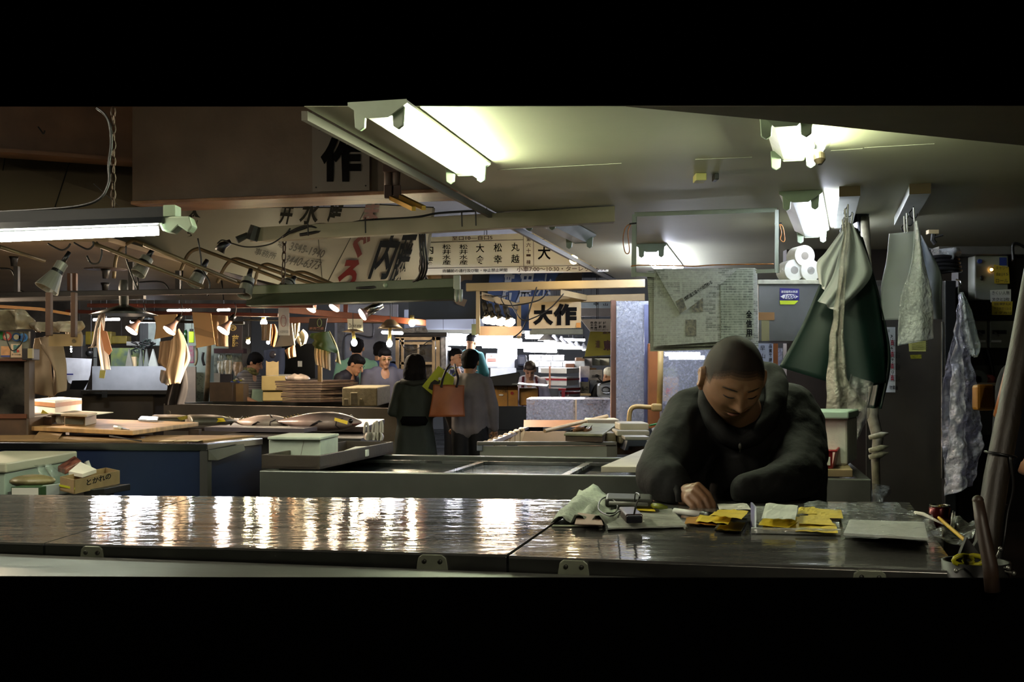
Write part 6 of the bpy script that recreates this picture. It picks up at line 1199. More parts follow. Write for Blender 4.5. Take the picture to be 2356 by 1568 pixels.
for i in range(6):
    x = 534+i*5; m = MB().ball(P(x, 878-(i % 3)*3, 8.5), (.02, .02, .012)); S('small_packet', m, M('pk%d' % (i % 3), ['#3a4a86', '#8d8a20', '#b9b4a4'][i % 3], .5), ['blue packet lowest at the box end', 'olive yellow packet beside the blue one', 'white packet in the middle of the packet row', 'blue packet fourth in the packet row', 'olive packet fifth in the packet row', 'white packet last before the woman'][i], 'packet', 'packets by the woman', smooth=True)
# dark appliances behind the hangings
m = MB().bpx(648, 790, 725, 872, 9.2, .3); S('black_cabinet', m, M('cab_black', '#0d0f10', .2, 0, .3, 4), 'glossy black cabinet behind the hanging aprons', 'cabinet')
m = MB().bpx(685, 830, 695, 843, 9.19, .004); S('square_label', m, paper, 'small white square label on the glossy black cabinet', 'label')
m = MB().bpx(655, 870, 735, 882, 8.6, .3); S('dark_worktop', m, black, 'black cluttered worktop under the glossy black cabinet', 'worktop')
t = T('hanging_hat', 'dark grey cap with a pale emblem hung over a blue jacket', 'cap'); m = MB().ball(P(627, 815, 8.2), (.043, .04, .05), 16); part('crown', m, M('cap_grey', '#33303a', .8), t, smooth=True)
m = MB().ball(P(633, 808+7, 8.08), (.01, .004, .01)); part('emblem', m, white, t, smooth=True)
D('blue_jacket', [(606, 805), (607, 830), (608, 850)], [(655, 800), (655, 840), (652, 862)], 8.4, M('jacket_blue', '#3c4660', .8), 'blue grey jacket hanging behind the dark grey cap', 'jacket', amp=.03)
# grey wall with conduit behind the men, glazed cabinet
m = MB().bpx(770, 700, 915, 930, 10.2, .05); S('grey_partition', m, M('wall_greyblue', '#8a8d98', .7, 0, .2, 4), 'blotchy grey blue partition behind the men at the steel counter', 'partition')
m = MB().bpx(776, 740, 792, 930, 10.0, .1); S('concrete_column', m, M('concrete_col', '#5f6064', .7, 0, .25, 15), 'rough grey concrete column behind the mint shirt', 'column')
m = MB()
for pts in ([(795, 740), (850, 740), (858, 748), (858, 768), (850, 775), (792, 775), (792, 880)],): m.curve([P(x, y, 10.0) for x, y in pts], .012)
S('conduit_pipe', m, M('conduit_dark', '#33343a', .5), 'dark conduit pipe bent in a frame on the grey blue partition', 'pipe', smooth=True)
t = T('glazed_cabinet', 'old glazed cabinet with brass coloured frame behind the long haired woman', 'cabinet')
bf = M('brass_frame', '#6a5a40', .35, .5, .2, 8)
for (x0, y0, x1, y1) in ((910, 778, 918, 930), (923, 778, 929, 930), (994, 775, 1001, 930), (1003, 775, 1012, 930), (910, 772, 1012, 782), (920, 786, 995, 792), (920, 832, 995, 838), (960, 792, 964, 835)):
    m = MB().bpx(x0, y0, x1, y1, 9.6, .04); part('frame', m, bf, t)
m = MB().bpx(1008, 772, 1026, 930, 9.65, .4); part('side_glass', m, M('etched_glass', '#6f7278', .25, .2, .5, 12, .3, 30, c2='#2d2f33'), t)
m = MB().bpx(918, 785, 998, 925, 9.75, .006); part('pane', m, GLASS('pane_warm', '#6a604e', .6, .1, .2), t)
m = MB().bpx(905, 764, 1028, 773, 9.5, .5); part('top', m, M('cab_top', '#1f1a16', .6), t, bev=.006)
m = MB().curve([P(924, 790, 9.5), P(935, 805, 9.5), P(955, 805, 9.5), P(985, 785, 9.5), P(998, 778, 9.5)], .006); part('cable', m, cable, t, smooth=True)
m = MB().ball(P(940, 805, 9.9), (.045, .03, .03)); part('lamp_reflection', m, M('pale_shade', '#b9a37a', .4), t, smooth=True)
m = MB().bpx(925, 838, 995, 925, 9.9, .3); part('contents', m, M('contents_dark', '#4a3c2c', .6, 0, .5, 10), t)
m = drape([(905, 758), (908, 765)], [(980, 750), (985, 765)], 9.4, .04, 3, crump=.06, nu=20, nv=6); S('plastic_heap', m, M('heap_white', '#8d8a84', .4, 0, .3, 20), 'crinkled plastic heaped on the glazed cabinet', 'bag', smooth=True, solid=.003)
P = P_near
# ================= signs over the aisle =================
Ysg = 8.2
def sgY(x, y): k = -2.03; return (7.6-1.118*k)/(1-k*(870-y)/F)
sgn = M('sign_white', '#8e8d84', .5, 0, .07, 1.5)
t = T('big_shop_sign', 'big tilted white fish shop sign with red and black characters', 'sign')
def spl(pts): return [P(x, y, sgY(x, y)) for x, y in pts]
m = MB().prism(spl([(300, 478), (842, 478), (742, 668), (700, 668), (255, 562)]), (0, .02, .01)); part('panel', m, sgn, t)
m = MB().prism(spl([(845, 470), (998, 478), (972, 655), (760, 668), (744, 668)]), (0, .02, .01)); part('panel', m, M('sign_white2', '#96948a', .5, 0, .06, 2), t)
m = MB().prism(spl([(995, 478), (1000, 480), (990, 560), (975, 652), (970, 652)]), (0, .05, .01)); part('edge', m, M('sign_edge', '#5a5b58', .5), t)
def tsk(mb, s, pts, bold):  # lower left, lower right, upper left in the photo, on the sign plane
    a, b, c = spl(pts); text(mb, s, a, b, c, bold, .012)
m = MB(); tsk(m, '3545-1940', [(664, 571), (742, 590), (672, 553)], .012); tsk(m, '3440-6373', [(652, 602), (730, 617), (664, 583)], .012); tsk(m, '事務所', [(584, 581), (632, 594), (590, 566)], .01); tsk(m, '場', [(638, 564), (650, 568), (642, 548)], .01); part('phone_numbers', m, M('sign_grey_ink', '#2c2a28', .6), t)
big = M('sign_blue_ink', '#181d24', .9, 0, .15, 6, spec=.1)
m = MB(); tsk(m, '内', [(846, 638), (890, 640), (882, 530)], .028); tsk(m, '藤', [(892, 652), (925, 652), (930, 525)], .016); part('shop_name', m, big, t)
for ch, pp in (('井', [(640, 512), (668, 514), (652, 455)]), ('水', [(686, 512), (728, 514), (700, 455)]), ('産', [(752, 508), (784, 510), (762, 440)]), ('食', [(418, 545), (452, 545), (432, 474)])): m = MB(); tsk(m, ch, pp, .03); part('upper_name', m, M('sign_olive_ink', '#232421', .9, spec=.1), t)
m = MB(); tsk(m, 'ま', [(834, 505), (868, 505), (842, 462)], .05); tsk(m, 'ぐ', [(800, 590), (836, 590), (826, 520)], .05); tsk(m, 'ろ', [(770, 660), (812, 662), (790, 592)], .05); part('red_characters', m, M('sign_red', '#5d1013', .5, 0, .15, 8), t)
m = MB().tube(spl([(732, 545), (742, 650)]), .003, 4); m.tube(spl([(842, 478), (744, 668)]), .003, 4); part('panel_joint', m, M('joint_grey', '#555', .6) if False else dark, t)
t = T('black_shop_sign', 'black shop sign with white characters half hidden behind the lamp pipes', 'sign')
m = MB().prism([P(706, 628, 9.3), P(750, 632, 9.3), P(758, 668, 9.3), P(698, 668, 9.3)], (0, .02, 0)); part('panel', m, M('sign_black', '#1d1d1c', .5), t)
m = MB(); text(m, '築地店', P(704, 666, 9.28), P(754, 667, 9.28), P(706, 648, 9.28), .02, .01); part('lettering', m, M('letter_white', '#b4b4aa', .5), t)
m = MB().prism([P(714, 618, 9.25), P(750, 622, 9.25), P(752, 634, 9.25), P(710, 630, 9.25)], (0, .06, 0)); part('cap', m, M('cap_grey2', '#5b5a50', .6), t)
# sign on the big beam
def bmY(x): 
    ga, gb = G(300, 470, 2.43), G(1090, 439, 2.43); return ga.y+(gb.y-ga.y)*(x-300)/790-.03
t = T('beam_sign', 'grey white sign with brush characters fixed to the brown beam', 'sign')
m = MB().prism([P(717, 247, bmY(717)), P(850, 247, bmY(850)), P(850, 437, bmY(850)), P(719, 441, bmY(719))], (0, .006, 0)); part('panel', m, M('beam_sign_white', '#7d746a', .5, 0, .06, 3), t)
m = MB(); 
def tb(mb, s, x0, y0, x1, y1, bold=0): text(mb, s, P(x0, y1, bmY(x0)-.004), P(x1, y1, bmY(x1)-.004), P(x0, y0, bmY(x0)-.004), bold, .003)
tb(m, '作', 738, 316, 832, 418, .05)
m.add([P(732, 300, bmY(732)-.006), P(748, 293, bmY(740)-.006), P(762, 300, bmY(755)-.006)], [(0, 1, 2)]); part('brush_character', m, ink, t)
for x, y in ((727, 431), (841, 427)): m = MB().ball(P(x, y, bmY(x)-.004), .004); part('nail', m, dark, t)
# ================= aisle signs, cream stall frame and the bright hall =================
Yl = 9.0
t = T('long_stall_sign', 'long white directory sign with black shop names and a red numbered column', 'sign')
m = MB().card([(975, 546), (1400, 528), (1400, 624), (978, 632)], Yl, .04); part('panel', m, M('long_sign_white', '#f0f0ea', .5, 0, .03, 2), t)
m = MB()
for a, b in (((976, 558), (1204, 551)), ((978, 617), (1400, 609)), ((1204, 538), (1205, 612)), ((1227, 537), (1228, 611)), ((1228, 551), (1400, 545))): m.tube([P(a[0], a[1], Yl-.004), P(b[0], b[1], Yl-.004)], .0022, 4)
part('ruled_line', m, ink, t)
m = MB()
for s, x0, x1 in (('内藤', 978, 997), ('大食', 1095, 1114), ('松幸', 1136, 1155), ('丸越', 1176, 1195)):
    for i, ch in enumerate(s): textpx(m, ch, x0, 564+i*27-(x0-978)*.03, x1, 584+i*27-(x0-978)*.03, Yl, .012)
for x0 in (1018, 1057):
    for i, ch in enumerate('松井水産'): textpx(m, ch, x0, 562+i*12, x0+19, 573+i*12, Yl, .008)
textpx(m, '大', 1237, 564, 1267, 597, Yl, .02)
textpx(m, '店舗前の通行及び駐・停止禁止時間', 1018, 619, 1167, 627, Yl, .01, dy=-2); part('shop_names', m, ink, t)
m = MB(); textpx(m, '至口10—自口5', 1040, 543, 1133, 553, Yl, .012, dy=-2); textpx(m, '小車7:00〜10:30・ターレット6:30', 1189, 613, 1395, 625, Yl, .008, dy=-2)
for i, ch in enumerate('第六十一棟'): textpx(m, ch, 1211, 545+i*13.2, 1221, 555+i*13.2 if ch != '一' else 548+i*13.2+2, Yl, .015)
part('small_print', m, M('sign_maroon', '#3a1a18', .5), t)
slate = M('banner_slate', '#3b434e', .8, 0, .1, 3); blue = M('banner_blue', '#3d5484', .8, 0, .1, 3)
t = T('hanging_banner', 'slate blue banner with a big brown painted character behind the signs', 'banner'); m = MB().card([(940, 625), (1300, 625), (1130, 725), (1120, 733), (940, 735)], 10.2, .01); part('cloth', m, slate, t)
m = MB(); text(m, 'て', P(1008, 700, 10.18), P(1078, 706, 10.18), P(1018, 622, 10.18), .05); part('painted_character', m, M('brown_paint', '#7a6a58', .7), t)
t = T('hanging_banner', 'bright blue banner with white brush characters over the cream frame', 'banner'); m = MB().card([(1128, 622), (1288, 622), (1222, 760), (1112, 758)], 10.0, .01); part('cloth', m, blue, t)
m = MB(); text(m, '鮮魚', P(1150, 700, 9.98), P(1222, 700, 9.98), P(1166, 600, 9.98), .02); text(m, '水', P(1232, 686, 9.98), P(1266, 686, 9.98), P(1240, 630, 9.98), .01); part('brush_strokes', m, M('banner_white', '#a9b2c0', .7), t)
t = T('ceiling_shade_lamp', 'small cream bowl lamp under the long directory sign', 'lamp'); m = MB().lathe([(.028, -.05), (.05, -.03), (.07, 0), (.06, .02)], P(1000, 636, 9.5), n=24); part('bowl', m, M('bowl_peach', '#9c7c50', .4), t, smooth=True)
m = MB().lathe([(.03, -.075), (.03, -.05)], P(1000, 636, 9.5), n=16); part('base_ring', m, black, t)
# cream frame
cf = M('cream_frame', '#a08c66', .55, 0, .1, 4)
t = T('cream_stall_frame', 'cream painted timber frame spanning the stall entrance', 'frame')
def beam(a, b, h, Y0, Y1, th=.06):
    p, q_ = P(a[0], a[1], Y0), P(b[0], b[1], Y1); s = UP*(h*Y0/F/2); m = MB().hexa([p-s, q_-s, q_-s+V((0, th, 0)), p-s+V((0, th, 0))], [p+s, q_+s, q_+s+V((0, th, 0)), p+s+V((0, th, 0))]); part('beam', m, cf, t, bev=.004)
beam((1072, 660), (1484, 651), 18, 8.6, 8.3); beam((1195, 690), (1484, 683), 16, 9.3, 9.2); beam((1108, 678), (1192, 705), 16, 8.6, 9.25); beam((1290, 672), (1350, 684), 14, 8.5, 9.2)
for x0, x1, y0, y1, Y in ((1095, 1104, 668, 768, 8.6), (1189, 1199, 695, 778, 9.3)):
    m = MB().bpx(x0, y0, x1, y1, Y, .06); part('post', m, cf, t, bev=.004)
m = MB().bpx(1100, 750, 1200, 772, 9.0, .02); part('shelf_board', m, M('frame_board', '#a68c6a', .5), t)
m = MB().bpx(1085, 745, 1098, 770, 8.9, .05); part('bracket', m, olive, t)
t = T('hanging_shop_sign', 'cream board with two bold black brush characters hanging from the frame', 'sign'); m = MB().card([(1217, 695), (1337, 694), (1337, 754), (1217, 756)], 9.15, .02); part('board', m, M('sign_cream', '#b3a07a', .55, 0, .05, 4), t)
m = MB(); textpx(m, '大', 1226, 701, 1273, 748, 9.15, .06, off=.006); textpx(m, '作', 1273, 698, 1327, 748, 9.15, .06, off=.006); part('brush_characters', m, ink, t)
m = MB().bpx(1326, 742, 1336, 753, 9.14, .003); part('tape_patch', m, M('tape_orange', '#b97a28', .5), t)
for i, x in enumerate((1128, 1142, 1158, 1178)):
    t = T('reflector_bulb', ['lit floodlight bulb first in the row under the cream beam', 'lit floodlight bulb second in the row under the cream beam', 'lit floodlight bulb third in the row under the cream beam', 'lit floodlight bulb last and biggest in the row under the cream beam'][i], 'bulb'); ax = V((.25, -.3, -.9)).normalized() if i else V((.2, -.3, -.9)).normalized(); a = P(x-6, 733+i*2, 8.8-.02*i)
    m = MB().lathe([(.014, -.07), (.018, -.05), (.03, -.03), (.045, 0)], a, ax, n=20); part('bulb_back', m, chrome, t, smooth=True)
    m = MB().lathe([(.045, 0), (.042, .02), (.02, .035), (.001, .038)], a, ax, n=20); part('face', m, warm, t, smooth=True)
    m = MB().lathe([(.02, -.13), (.024, -.07)], a, ax, n=12); part('socket', m, M('socket_olive', '#3a3428', .5), t, smooth=True)
    beam_light(t, a, ax, 60); p = a-ax*.13; m = MB().curve([p, p+V((-.03, 0, .06)), P(1125+i*14, 680, 8.55)], .004); part('flex', m, cable, t, smooth=True)
for i, pts in enumerate(([(1150, 700), (1185, 702), (1240, 690), (1262, 668)], [(1235, 660), (1225, 690), (1215, 725), (1200, 760), (1180, 776)], [(1297, 675), (1270, 705), (1240, 725), (1210, 738)], [(1172, 690), (1195, 730), (1215, 738)])):
    m = MB().curve([P(x, y, 8.3) for x, y in pts], .005); S('slack_wire', m, cable, ['slack wire dipping beneath the cream beam', 'slack wire crossing in front of the second post', 'slack wire crossing the hanging sign characters', 'short wire behind the last floodlight'][i], 'wire', smooth=True)
bare_bulb(1320, 597, 8.2, .03, 'glowing bulb at the ceiling edge beside the long directory sign', EM('hot_bulb3', '#ffe2a8', 60), cord=5)
# background panels of the hall
def P(px, py, Y): return P_near(px, py, Y*1.35)
hw = M('hall_white', '#d5d8dd', .6, 0, .03, 2)
m = MB().bpx(930, 712, 1230, 765, 15, .1); S('pale_bulkhead', m, M('bulkhead', '#aeb6c8', .6, 0, .05, 1), 'pale blue white bulkhead above the bright hall', 'panel')
m = MB()
m = MB().bpx(955, 758, 1225, 766, 14.5, .2); S('bulkhead_beam', m, M('bulk_beam', '#6a6a60', .6), 'dull beam under the pale bulkhead', 'beam')
t = T('fluorescent_light', 'long grey green fixture seen edge on under the hanging shop sign', 'light'); m = MB().bpx(1218, 756, 1342, 769, 10.5, .1); part('housing', m, M('grey_green', '#9aa294'), t, bev=.01)
def tube(x0, y0, x1, y1, Y, r, label, em): 
    m = MB().tube([P(x0, y0, Y), P(x1, y1, Y-.2)], r, 8); return S('hanging_tube_light', m, em, label, 'light', smooth=True)
for i, (x0, y0, x1, y1, Y, r) in enumerate(((1210, 764, 1262, 764, 13, .022), (1210, 770, 1264, 770, 13.5, .022), (1210, 776, 1262, 776, 14, .022), (1030, 779, 1200, 783, 13, .03), (1020, 790, 1290, 792, 14, .03), (1035, 770, 1180, 776, 16, .03), (1110, 797, 1340, 800, 16, .025), (1206, 800, 1280, 803, 15, .025), (1206, 806, 1280, 808, 15.5, .025), (1005, 800, 1035, 802, 15, .025), (1290, 780, 1345, 782, 15, .02), (880, 764, 925, 766, 11, .02))):
    tube(x0, y0, x1, y1, Y, r, ['top tube of the three short ones beside the post', 'middle tube of the three short ones beside the post', 'bottom tube of the three short ones beside the post', 'long glaring tube over the teal shirted man', 'longest glaring tube running over the hall', 'high tube close under the pale bulkhead', 'thin tube behind the domed shades', 'upper tube over the white box wall', 'lower tube over the white box wall', 'short tube beside the glazed cabinet', 'short tube above the domed shades', 'short tube behind the man in glasses'][i], warm_em)
for i in range(7):
    x = 1258+i*17; y = 783+i*4; Y = 12+i*1.1; r = .13
    t = T('pendant_lamp', ['domed white shade first and biggest in the row', 'domed white shade second in the row', 'domed white shade third in the row', 'domed white shade fourth in the row', 'domed white shade fifth in the row', 'domed white shade sixth in the row', 'domed white shade last in the row before the yellow banner'][i], 'lamp', 'domed shades in the bright hall'); m = MB().lathe([(.02, .13), (.03, .1), (.08, .05), (r, 0), (r*.97, 0), (.07, .045)], P(x, y, Y), n=24); part('shade', m, hw, t, smooth=True)
    m = MB().ball(P(x, y-1, Y), (.04, .04, .04), 10); part('bulb', m, EM('dome_bulb', '#fff4d8', 60), t, smooth=True)
    m = MB().tube([P(x, y-8, Y)+UP*.1, P(x, y-30, Y)], .012, 5); part('stem', m, dark, t)
t = T('far_sign', 'pale blue sign with one readable character high above the far stalls', 'sign'); m = MB().bpx(1337, 693, 1409, 708, 13, .03); part('panel', m, M('far_sign_blue', '#9fb0b8', .6), t)
m = MB(); textpx(m, '中', 1366, 695, 1376, 703, 12.99, .02); textpx(m, '山', 1388, 697, 1398, 703, 12.99, .02); part('lettering', m, ink, t)
m = MB().bpx(1337, 708, 1409, 727, 13.5, .1); S('grey_beam', m, M('beam_grey', '#5c5752', .6), 'grey beam under the pale blue far sign', 'beam')
t = T('directory_board', 'small white directory board with two shop names by the dark post', 'sign'); m = MB().card([(1336, 734), (1409, 733), (1409, 762), (1358, 762)], 11.8, .02); part('panel', m, M('dir_white', '#aca69a', .6), t)
m = MB()
for s, x in (('村和', 1387), ('村和', 1377), ('森水産', 1367), ('森水産', 1358)):
    for i, ch in enumerate(s): n = len(s); textpx(m, ch, x, 739+i*18/n, x+7, 739+(i+.85)*18/n, 11.79, .02)
textpx(m, '店舗前通行', 1358, 757, 1400, 760, 11.79, .0); part('lettering', m, ink, t)
t = T('hanging_banner', 'olive yellow banner with dark red characters behind the dark post', 'banner'); m = MB().card([(1358, 762), (1409, 763), (1409, 816), (1345, 820)], 12.2, .01); part('cloth', m, M('banner_yellow', '#7a7426', .8, 0, .15, 4), t)
m = MB(); textpx(m, '東', 1388, 782, 1408, 806, 12.19, .05); textpx(m, '道', 1370, 782, 1380, 800, 12.19, .02); textpx(m, '直潮', 1386, 762, 1408, 768, 12.19, .02); part('characters', m, M('banner_maroon', '#3a1616', .6), t)
m = MB().bpx(1340, 820, 1409, 824, 12.4, .05); S('far_rail', m, dark, 'dark rail under the yellow banner', 'rail')
# white foam boxes
fb = M('foam_bright', '#dfe2e4', .7, 0, .04, 8)
random.seed(3); k = 0
spots = [(1144, 800, 46, 46, 15), (1118, 812, 26, 34, 15.5), (1128, 846, 60, 36, 14.8), (1100, 880, 22, 40, 14.8)]
lab = ['tallest white foam box by the teal shirted man', 'small white foam box behind the printed carton', 'wide white foam box beside the woman in the maroon apron', 'white foam box low behind the trousers of the teal man']
for i, (x, y, w2, h2, Y) in enumerate(spots):
    m = MB().bpx(x, y, x+w2, y+h2, Y, .4); S('foam_box', m, fb, lab[i], 'box', 'white foam boxes in the hall', bev=.01)
rows = [(1218, 818, 3, 26, 14), (1214, 832, 4, 26, 14), (1240, 846, 3, 30, 13.8), (1332, 862, 0, 0, 0)]
names = iter(['first box in the top course', 'middle box in the top course', 'end box in the top course', 'first box in the second course', 'second box in the second course', 'third box in the second course', 'end box in the second course', 'first box in the third course', 'middle box in the third course', 'end box in the third course'])
for x, y, n, w2, Y in rows:
    for i in range(n):
        t = T('foam_box', 'white foam box, '+next(names)+' of the box wall', 'box', 'white foam boxes in the hall'); m = MB().bpx(x+i*(w2+1), y, x+i*(w2+1)+w2, y+11, Y, .4); part('body', m, fb, t, bev=.008)
        m = MB().bpx(x+i*(w2+1)-.5, y-2, x+i*(w2+1)+w2+.5, y+1, Y-.01, .42); part('lid', m, hw, t, bev=.004)
m = MB().bpx(1118, 815, 1144, 842, 14.2, .3); t = T('printed_carton', 'white carton with red printed boxes in the bright hall', 'carton'); part('body', m, M('carton_pinkwhite', '#c9b9b2', .6), t)
m = MB().bpx(1121, 824, 1141, 831, 14.19, .002); m.bpx(1128, 817, 1133, 821, 14.19, .002); part('red_print', m, M('red_print', '#a8554a', .6), t)
# red taped boxes
rt = M('red_tape', '#9c2a34', .5); gb = M('foam_shade', '#b4bcc2', .7)
for i, (x0, xm, x1, y0, y1, lb) in enumerate(((1244, 1304, 1333, 842, 858, 'topmost foam box, plain, of the red taped pile'), (1243, 1304, 1332, 860, 886, 'second foam box of the pile with a red taped lid'), (1243, 1302, 1337, 888, 898, 'third foam box of the pile, thin with a red rim'), (1290, 1308, 1334, 898, 917, 'lowest foam box of the pile with a red patch'))):
    t = T('taped_foam_box', lb, 'box', 'red taped foam boxes'); A_, B_, C_ = P(x0, y1, 12.6), P(xm, y1+1, 12.4), P(x1, y1-1, 12.9); h = (y1-y0)*12.5/F
    m = MB().hexa([A_, B_, C_, C_+A_-B_], [p+UP*h for p in (A_, B_, C_, C_+A_-B_)]); part('body', m, fb, t, bev=.006)
    if i: 
        e_ = [A_+V((-.005, -.01, 0)), B_+V((0, -.012, 0)), C_+V((.008, -.005, 0)), C_+A_-B_]; hh = h*(.62 if i == 1 else .2 if i == 2 else .8); m = MB().hexa([p+UP*hh for p in e_], [p+UP*(hh+.028) for p in e_]); part('red_rim', m, rt, t)
    m = MB().bpx(1263, y0, 1267, y1+1, 12.38, .003) if i < 3 else MB().bpx(1292, y0, 1300, y1, 12.38, .003); part('strap', m, M('strap_peach', '#b8806a', .5) if i < 3 else rt, t)
SC_ = []
for i, (x0, y0, x1, y1, Y, c_, lb) in enumerate(((1335, 842, 1357, 880, 13, '#b9b0a8', 'pinkish white box behind the red taped pile'), (1336, 878, 1356, 905, 12.8, '#6d6a5c', 'grey printed box with round hand lettering'), (1357, 850, 1386, 875, 13, '#8a857c', 'grey lettered carton behind the scooter mirror'), (1357, 876, 1385, 918, 12.9, '#63666a', 'dark grey crate beside the scooter'), (1302, 836, 1322, 850, 13.2, '#5a3824', 'brown carton over the foam boxes'), (1322, 830, 1345, 848, 13.3, '#a8aeb4', 'blue white box next to the brown carton'), (1325, 822, 1345, 834, 13.6, '#6a4c34', 'small brown carton high in the hall'), (1345, 820, 1362, 846, 13.8, '#b4aea8', 'pale box stacked high near the yellow banner'), (1362, 824, 1380, 840, 14, '#a8a890', 'pale box with a yellow band below the banner'), (1380, 822, 1402, 840, 14.2, '#bdb89a', 'cream box furthest under the yellow banner'), (1345, 846, 1372, 858, 13.4, '#8a6a44', 'tan carton in the middle of the far stack'), (1336, 905, 1360, 910, 12.5, '#b8a27a', 'low cream bench by the red patch box'), (1337, 868, 1353, 878, 12.9, '#27358a', 'small blue box on the printed grey box'), (1260, 893, 1285, 918, 12.3, '#42464a', 'grey plastic sack under the steel edge'), (1160, 765, 1200, 772, 16, '#3a4a8a', 'blue crates high in the hall'))):
    m = MB().bpx(x0, y0, x1, y1, Y, .3); SC_.append(S('stacked_carton', m, M('sc%d' % i, c_, .6, 0, .12, 14), lb, 'box', bev=.006))
for s_, q_, nm in (('高級', (1361, 862, 1382, 869, 12.98), 2), ('もの', (1338, 888, 1354, 898, 12.78), 1)): m = MB(); textpx(m, s_, *q_, .01); part('lettering', m, ink, SC_[nm])
for i, (x0, y0, x1, y1, Y) in enumerate(((1190, 815, 1212, 842, 14.6), (1184, 825, 1214, 850, 14.8))):
    m = MB().bpx(x0, y0, x1, y1, Y, .3); S('navy_sack', m, M('navy_sack', '#181c2a', .6, 0, .4, 20), ['dark navy bundle between the white boxes, upper', 'dark navy bundle between the white boxes, lower'][i], 'bundle', bev=.04)
# cart with yellow cartons
m = MB(); m.prism([P(1116, 868, 10.8), P(1195, 855, 10.8), P(1197, 860, 10.8), P(1190, 888, 10.8), P(1122, 888, 10.8)], (0, .6, 0)); S('black_tarpaulin', m, M('cover_black', '#131418', .25, 0, .3, 10), 'glossy black cover draped over the yellow carton', 'cover', bev=.01)
t = T('yellow_carton', 'large yellow brown carton with printed marks and a round red stamp', 'carton'); yc = M('carton_yellow', '#9a6f28', .6, 0, .15, 8); m = MB().bpx(1123, 888, 1192, 948, 10.9, .5); part('body', m, yc, t, bev=.008)
m = MB(); textpx(m, '木村ナニ\nリース限', 1143, 890, 1166, 903, 10.89, .01, ls=.9); m.bpx(1167, 888, 1168, 946, 10.89, .002); part('print', m, dark, t)
m = MB(); m.lathe([(.02, 0), (.02, .003)], P(1178, 904, 10.89), (0, -1, 0), n=20); part('stamp', m, M('stamp_red', '#8a1a1a', .6), t)
m = MB(); m.ball(P(1153, 908, 10.89), (.032, .003, .012)); part('oval_label', m, white, t, smooth=True)
m = MB().bpx(1195, 892, 1238, 932, 10.95, .5); S('yellow_carton', m, yc, 'second yellow brown carton half hidden behind the clear tank', 'carton', bev=.008)
m = MB().prism([P(1178, 884, 10.4), P(1258, 890, 10.4), P(1262, 886, 11), P(1190, 881, 11)], (0, 0, .012)); S('pack_table', m, steel, 'steel edged work surface where the maroon aproned woman packs', 'table')
m = MB().bpx(1143, 934, 1212, 990, 9.4, .05); S('dark_screen', m, M('panel_black', '#1b1d1c', .4, 0, .3, 5), 'dark panel standing beside the clear tank', 'panel', bev=.01)
m = MB().bpx(1100, 948, 1210, 1040, 10.5, .6); S('dark_stand', m, M('stand_black', '#0f1012', .6), 'black stand under the yellow carton', 'stand')
for i, (x0, x1, y0, y1) in enumerate(((1108, 1122, 955, 980), (1106, 1123, 980, 1002), (1104, 1122, 1002, 1022))):
    m = MB().bpx(x0, y0, x1, y1, 8.8, .3); S('grey_foam_box', m, M('foam_dim', '#8d918e', .7), ['topmost grey foam box beside the walking man', 'middle grey foam box beside the walking man', 'lowest grey foam box beside the walking man'][i], 'box', bev=.01)
# scooter
t = T('scooter', 'white motor scooter parked facing the aisle beside grey crates', 'scooter'); wm = M('scooter_white', '#9aa0a0', .25, 0, .05, 4)
m = MB().prism([P(1377, 882, 11.5), P(1409, 878, 11.5), P(1412, 915, 11.5), P(1398, 922, 11.5), P(1377, 912, 11.5)], (0, .3, 0)); part('fairing', m, wm, t, bev=.03)
m = MB().tube([P(1394+9*math.cos(k*math.pi/6), 896+6.5*math.sin(k*math.pi/6), 11.45) for k in range(13)], .008, 6); part('headlight_ring', m, black, t)
m = MB().bpx(1386, 900, 1404, 906, 11.44, .03); part('headlight', m, chrome, t, bev=.01)
m = MB().tube([P(1372, 876, 11.4), P(1385, 880, 11.4), P(1405, 876, 11.4)], .014, 6); part('handlebar', m, black, t, smooth=True)
m = MB().tube([P(1385, 878, 11.4), P(1376, 868, 11.4)], .008, 5); m.ball(P(1373, 864, 11.4), (.03, .01, .02)); part('mirror', m, black, t, smooth=True)
m = MB().lathe([(.1, -.04), (.12, 0), (.1, .04)], P(1386, 925, 11.6), (1, 0, 0), n=20); part('front_wheel', m, dark, t, smooth=True)
P = P_near
# clear tank and counter on the cool side of the aisle
t = T('clear_tank', 'clear acrylic tank with foggy panels on the wooden counter', 'tank')
for x0, x1, Y in ((1211, 1325, 8.5), (1325, 1405, 8.55)):
    m = MB().bpx(x0, 918, x1, 966, Y, .006); part('panel', m, GLASS('tank_a', '#c4cadc', .4, .1, .1, nsc=60, bmp=.05), t)
m = MB().bpx(1324, 918, 1327, 966, 8.48, .02); part('corner_strip', m, M('tank_strip', '#c4b49a', .4), t)
m = MB().prism([P(1211, 918, 8.5), P(1405, 919, 8.5), P(1400, 914, 9), P(1222, 914, 9)], (0, 0, .004)); part('top_edge', m, GLASS('tank_a', '#aab2cc'), t)
t = T('wooden_counter', 'open wooden counter bin with a pale front board and scalloped inner edge', 'counter')
Yf = 6.5; m = MB().bpx(1104, 1026, 1396, 1075, Yf, .03); part('front_board', m, M('front_pale', '#8c8b80', .55, 0, .05, 3), t)
m = MB(); A_, B_ = P(1097, 1024, Yf-.02), P(1420, 1024, Yf-.02); m.obox(A_, B_-A_, (0, .05, 0), .02); part('front_rim', m, M('rim_grey', '#74716a', .35, .6), t, bev=.004)
m = MB().hexa(flat([P(1396, 0, Yf), P(1420, 0, Yf), P(1420, 0, Yf+.04), P(1396, 0, Yf+.04)], 0), flat([P(1396, 0, Yf), P(1420, 0, Yf), P(1420, 0, Yf+.04), P(1396, 0, Yf+.04)], A_.z)); part('corner_post', m, M('rim_grey', '#74716a'), t)
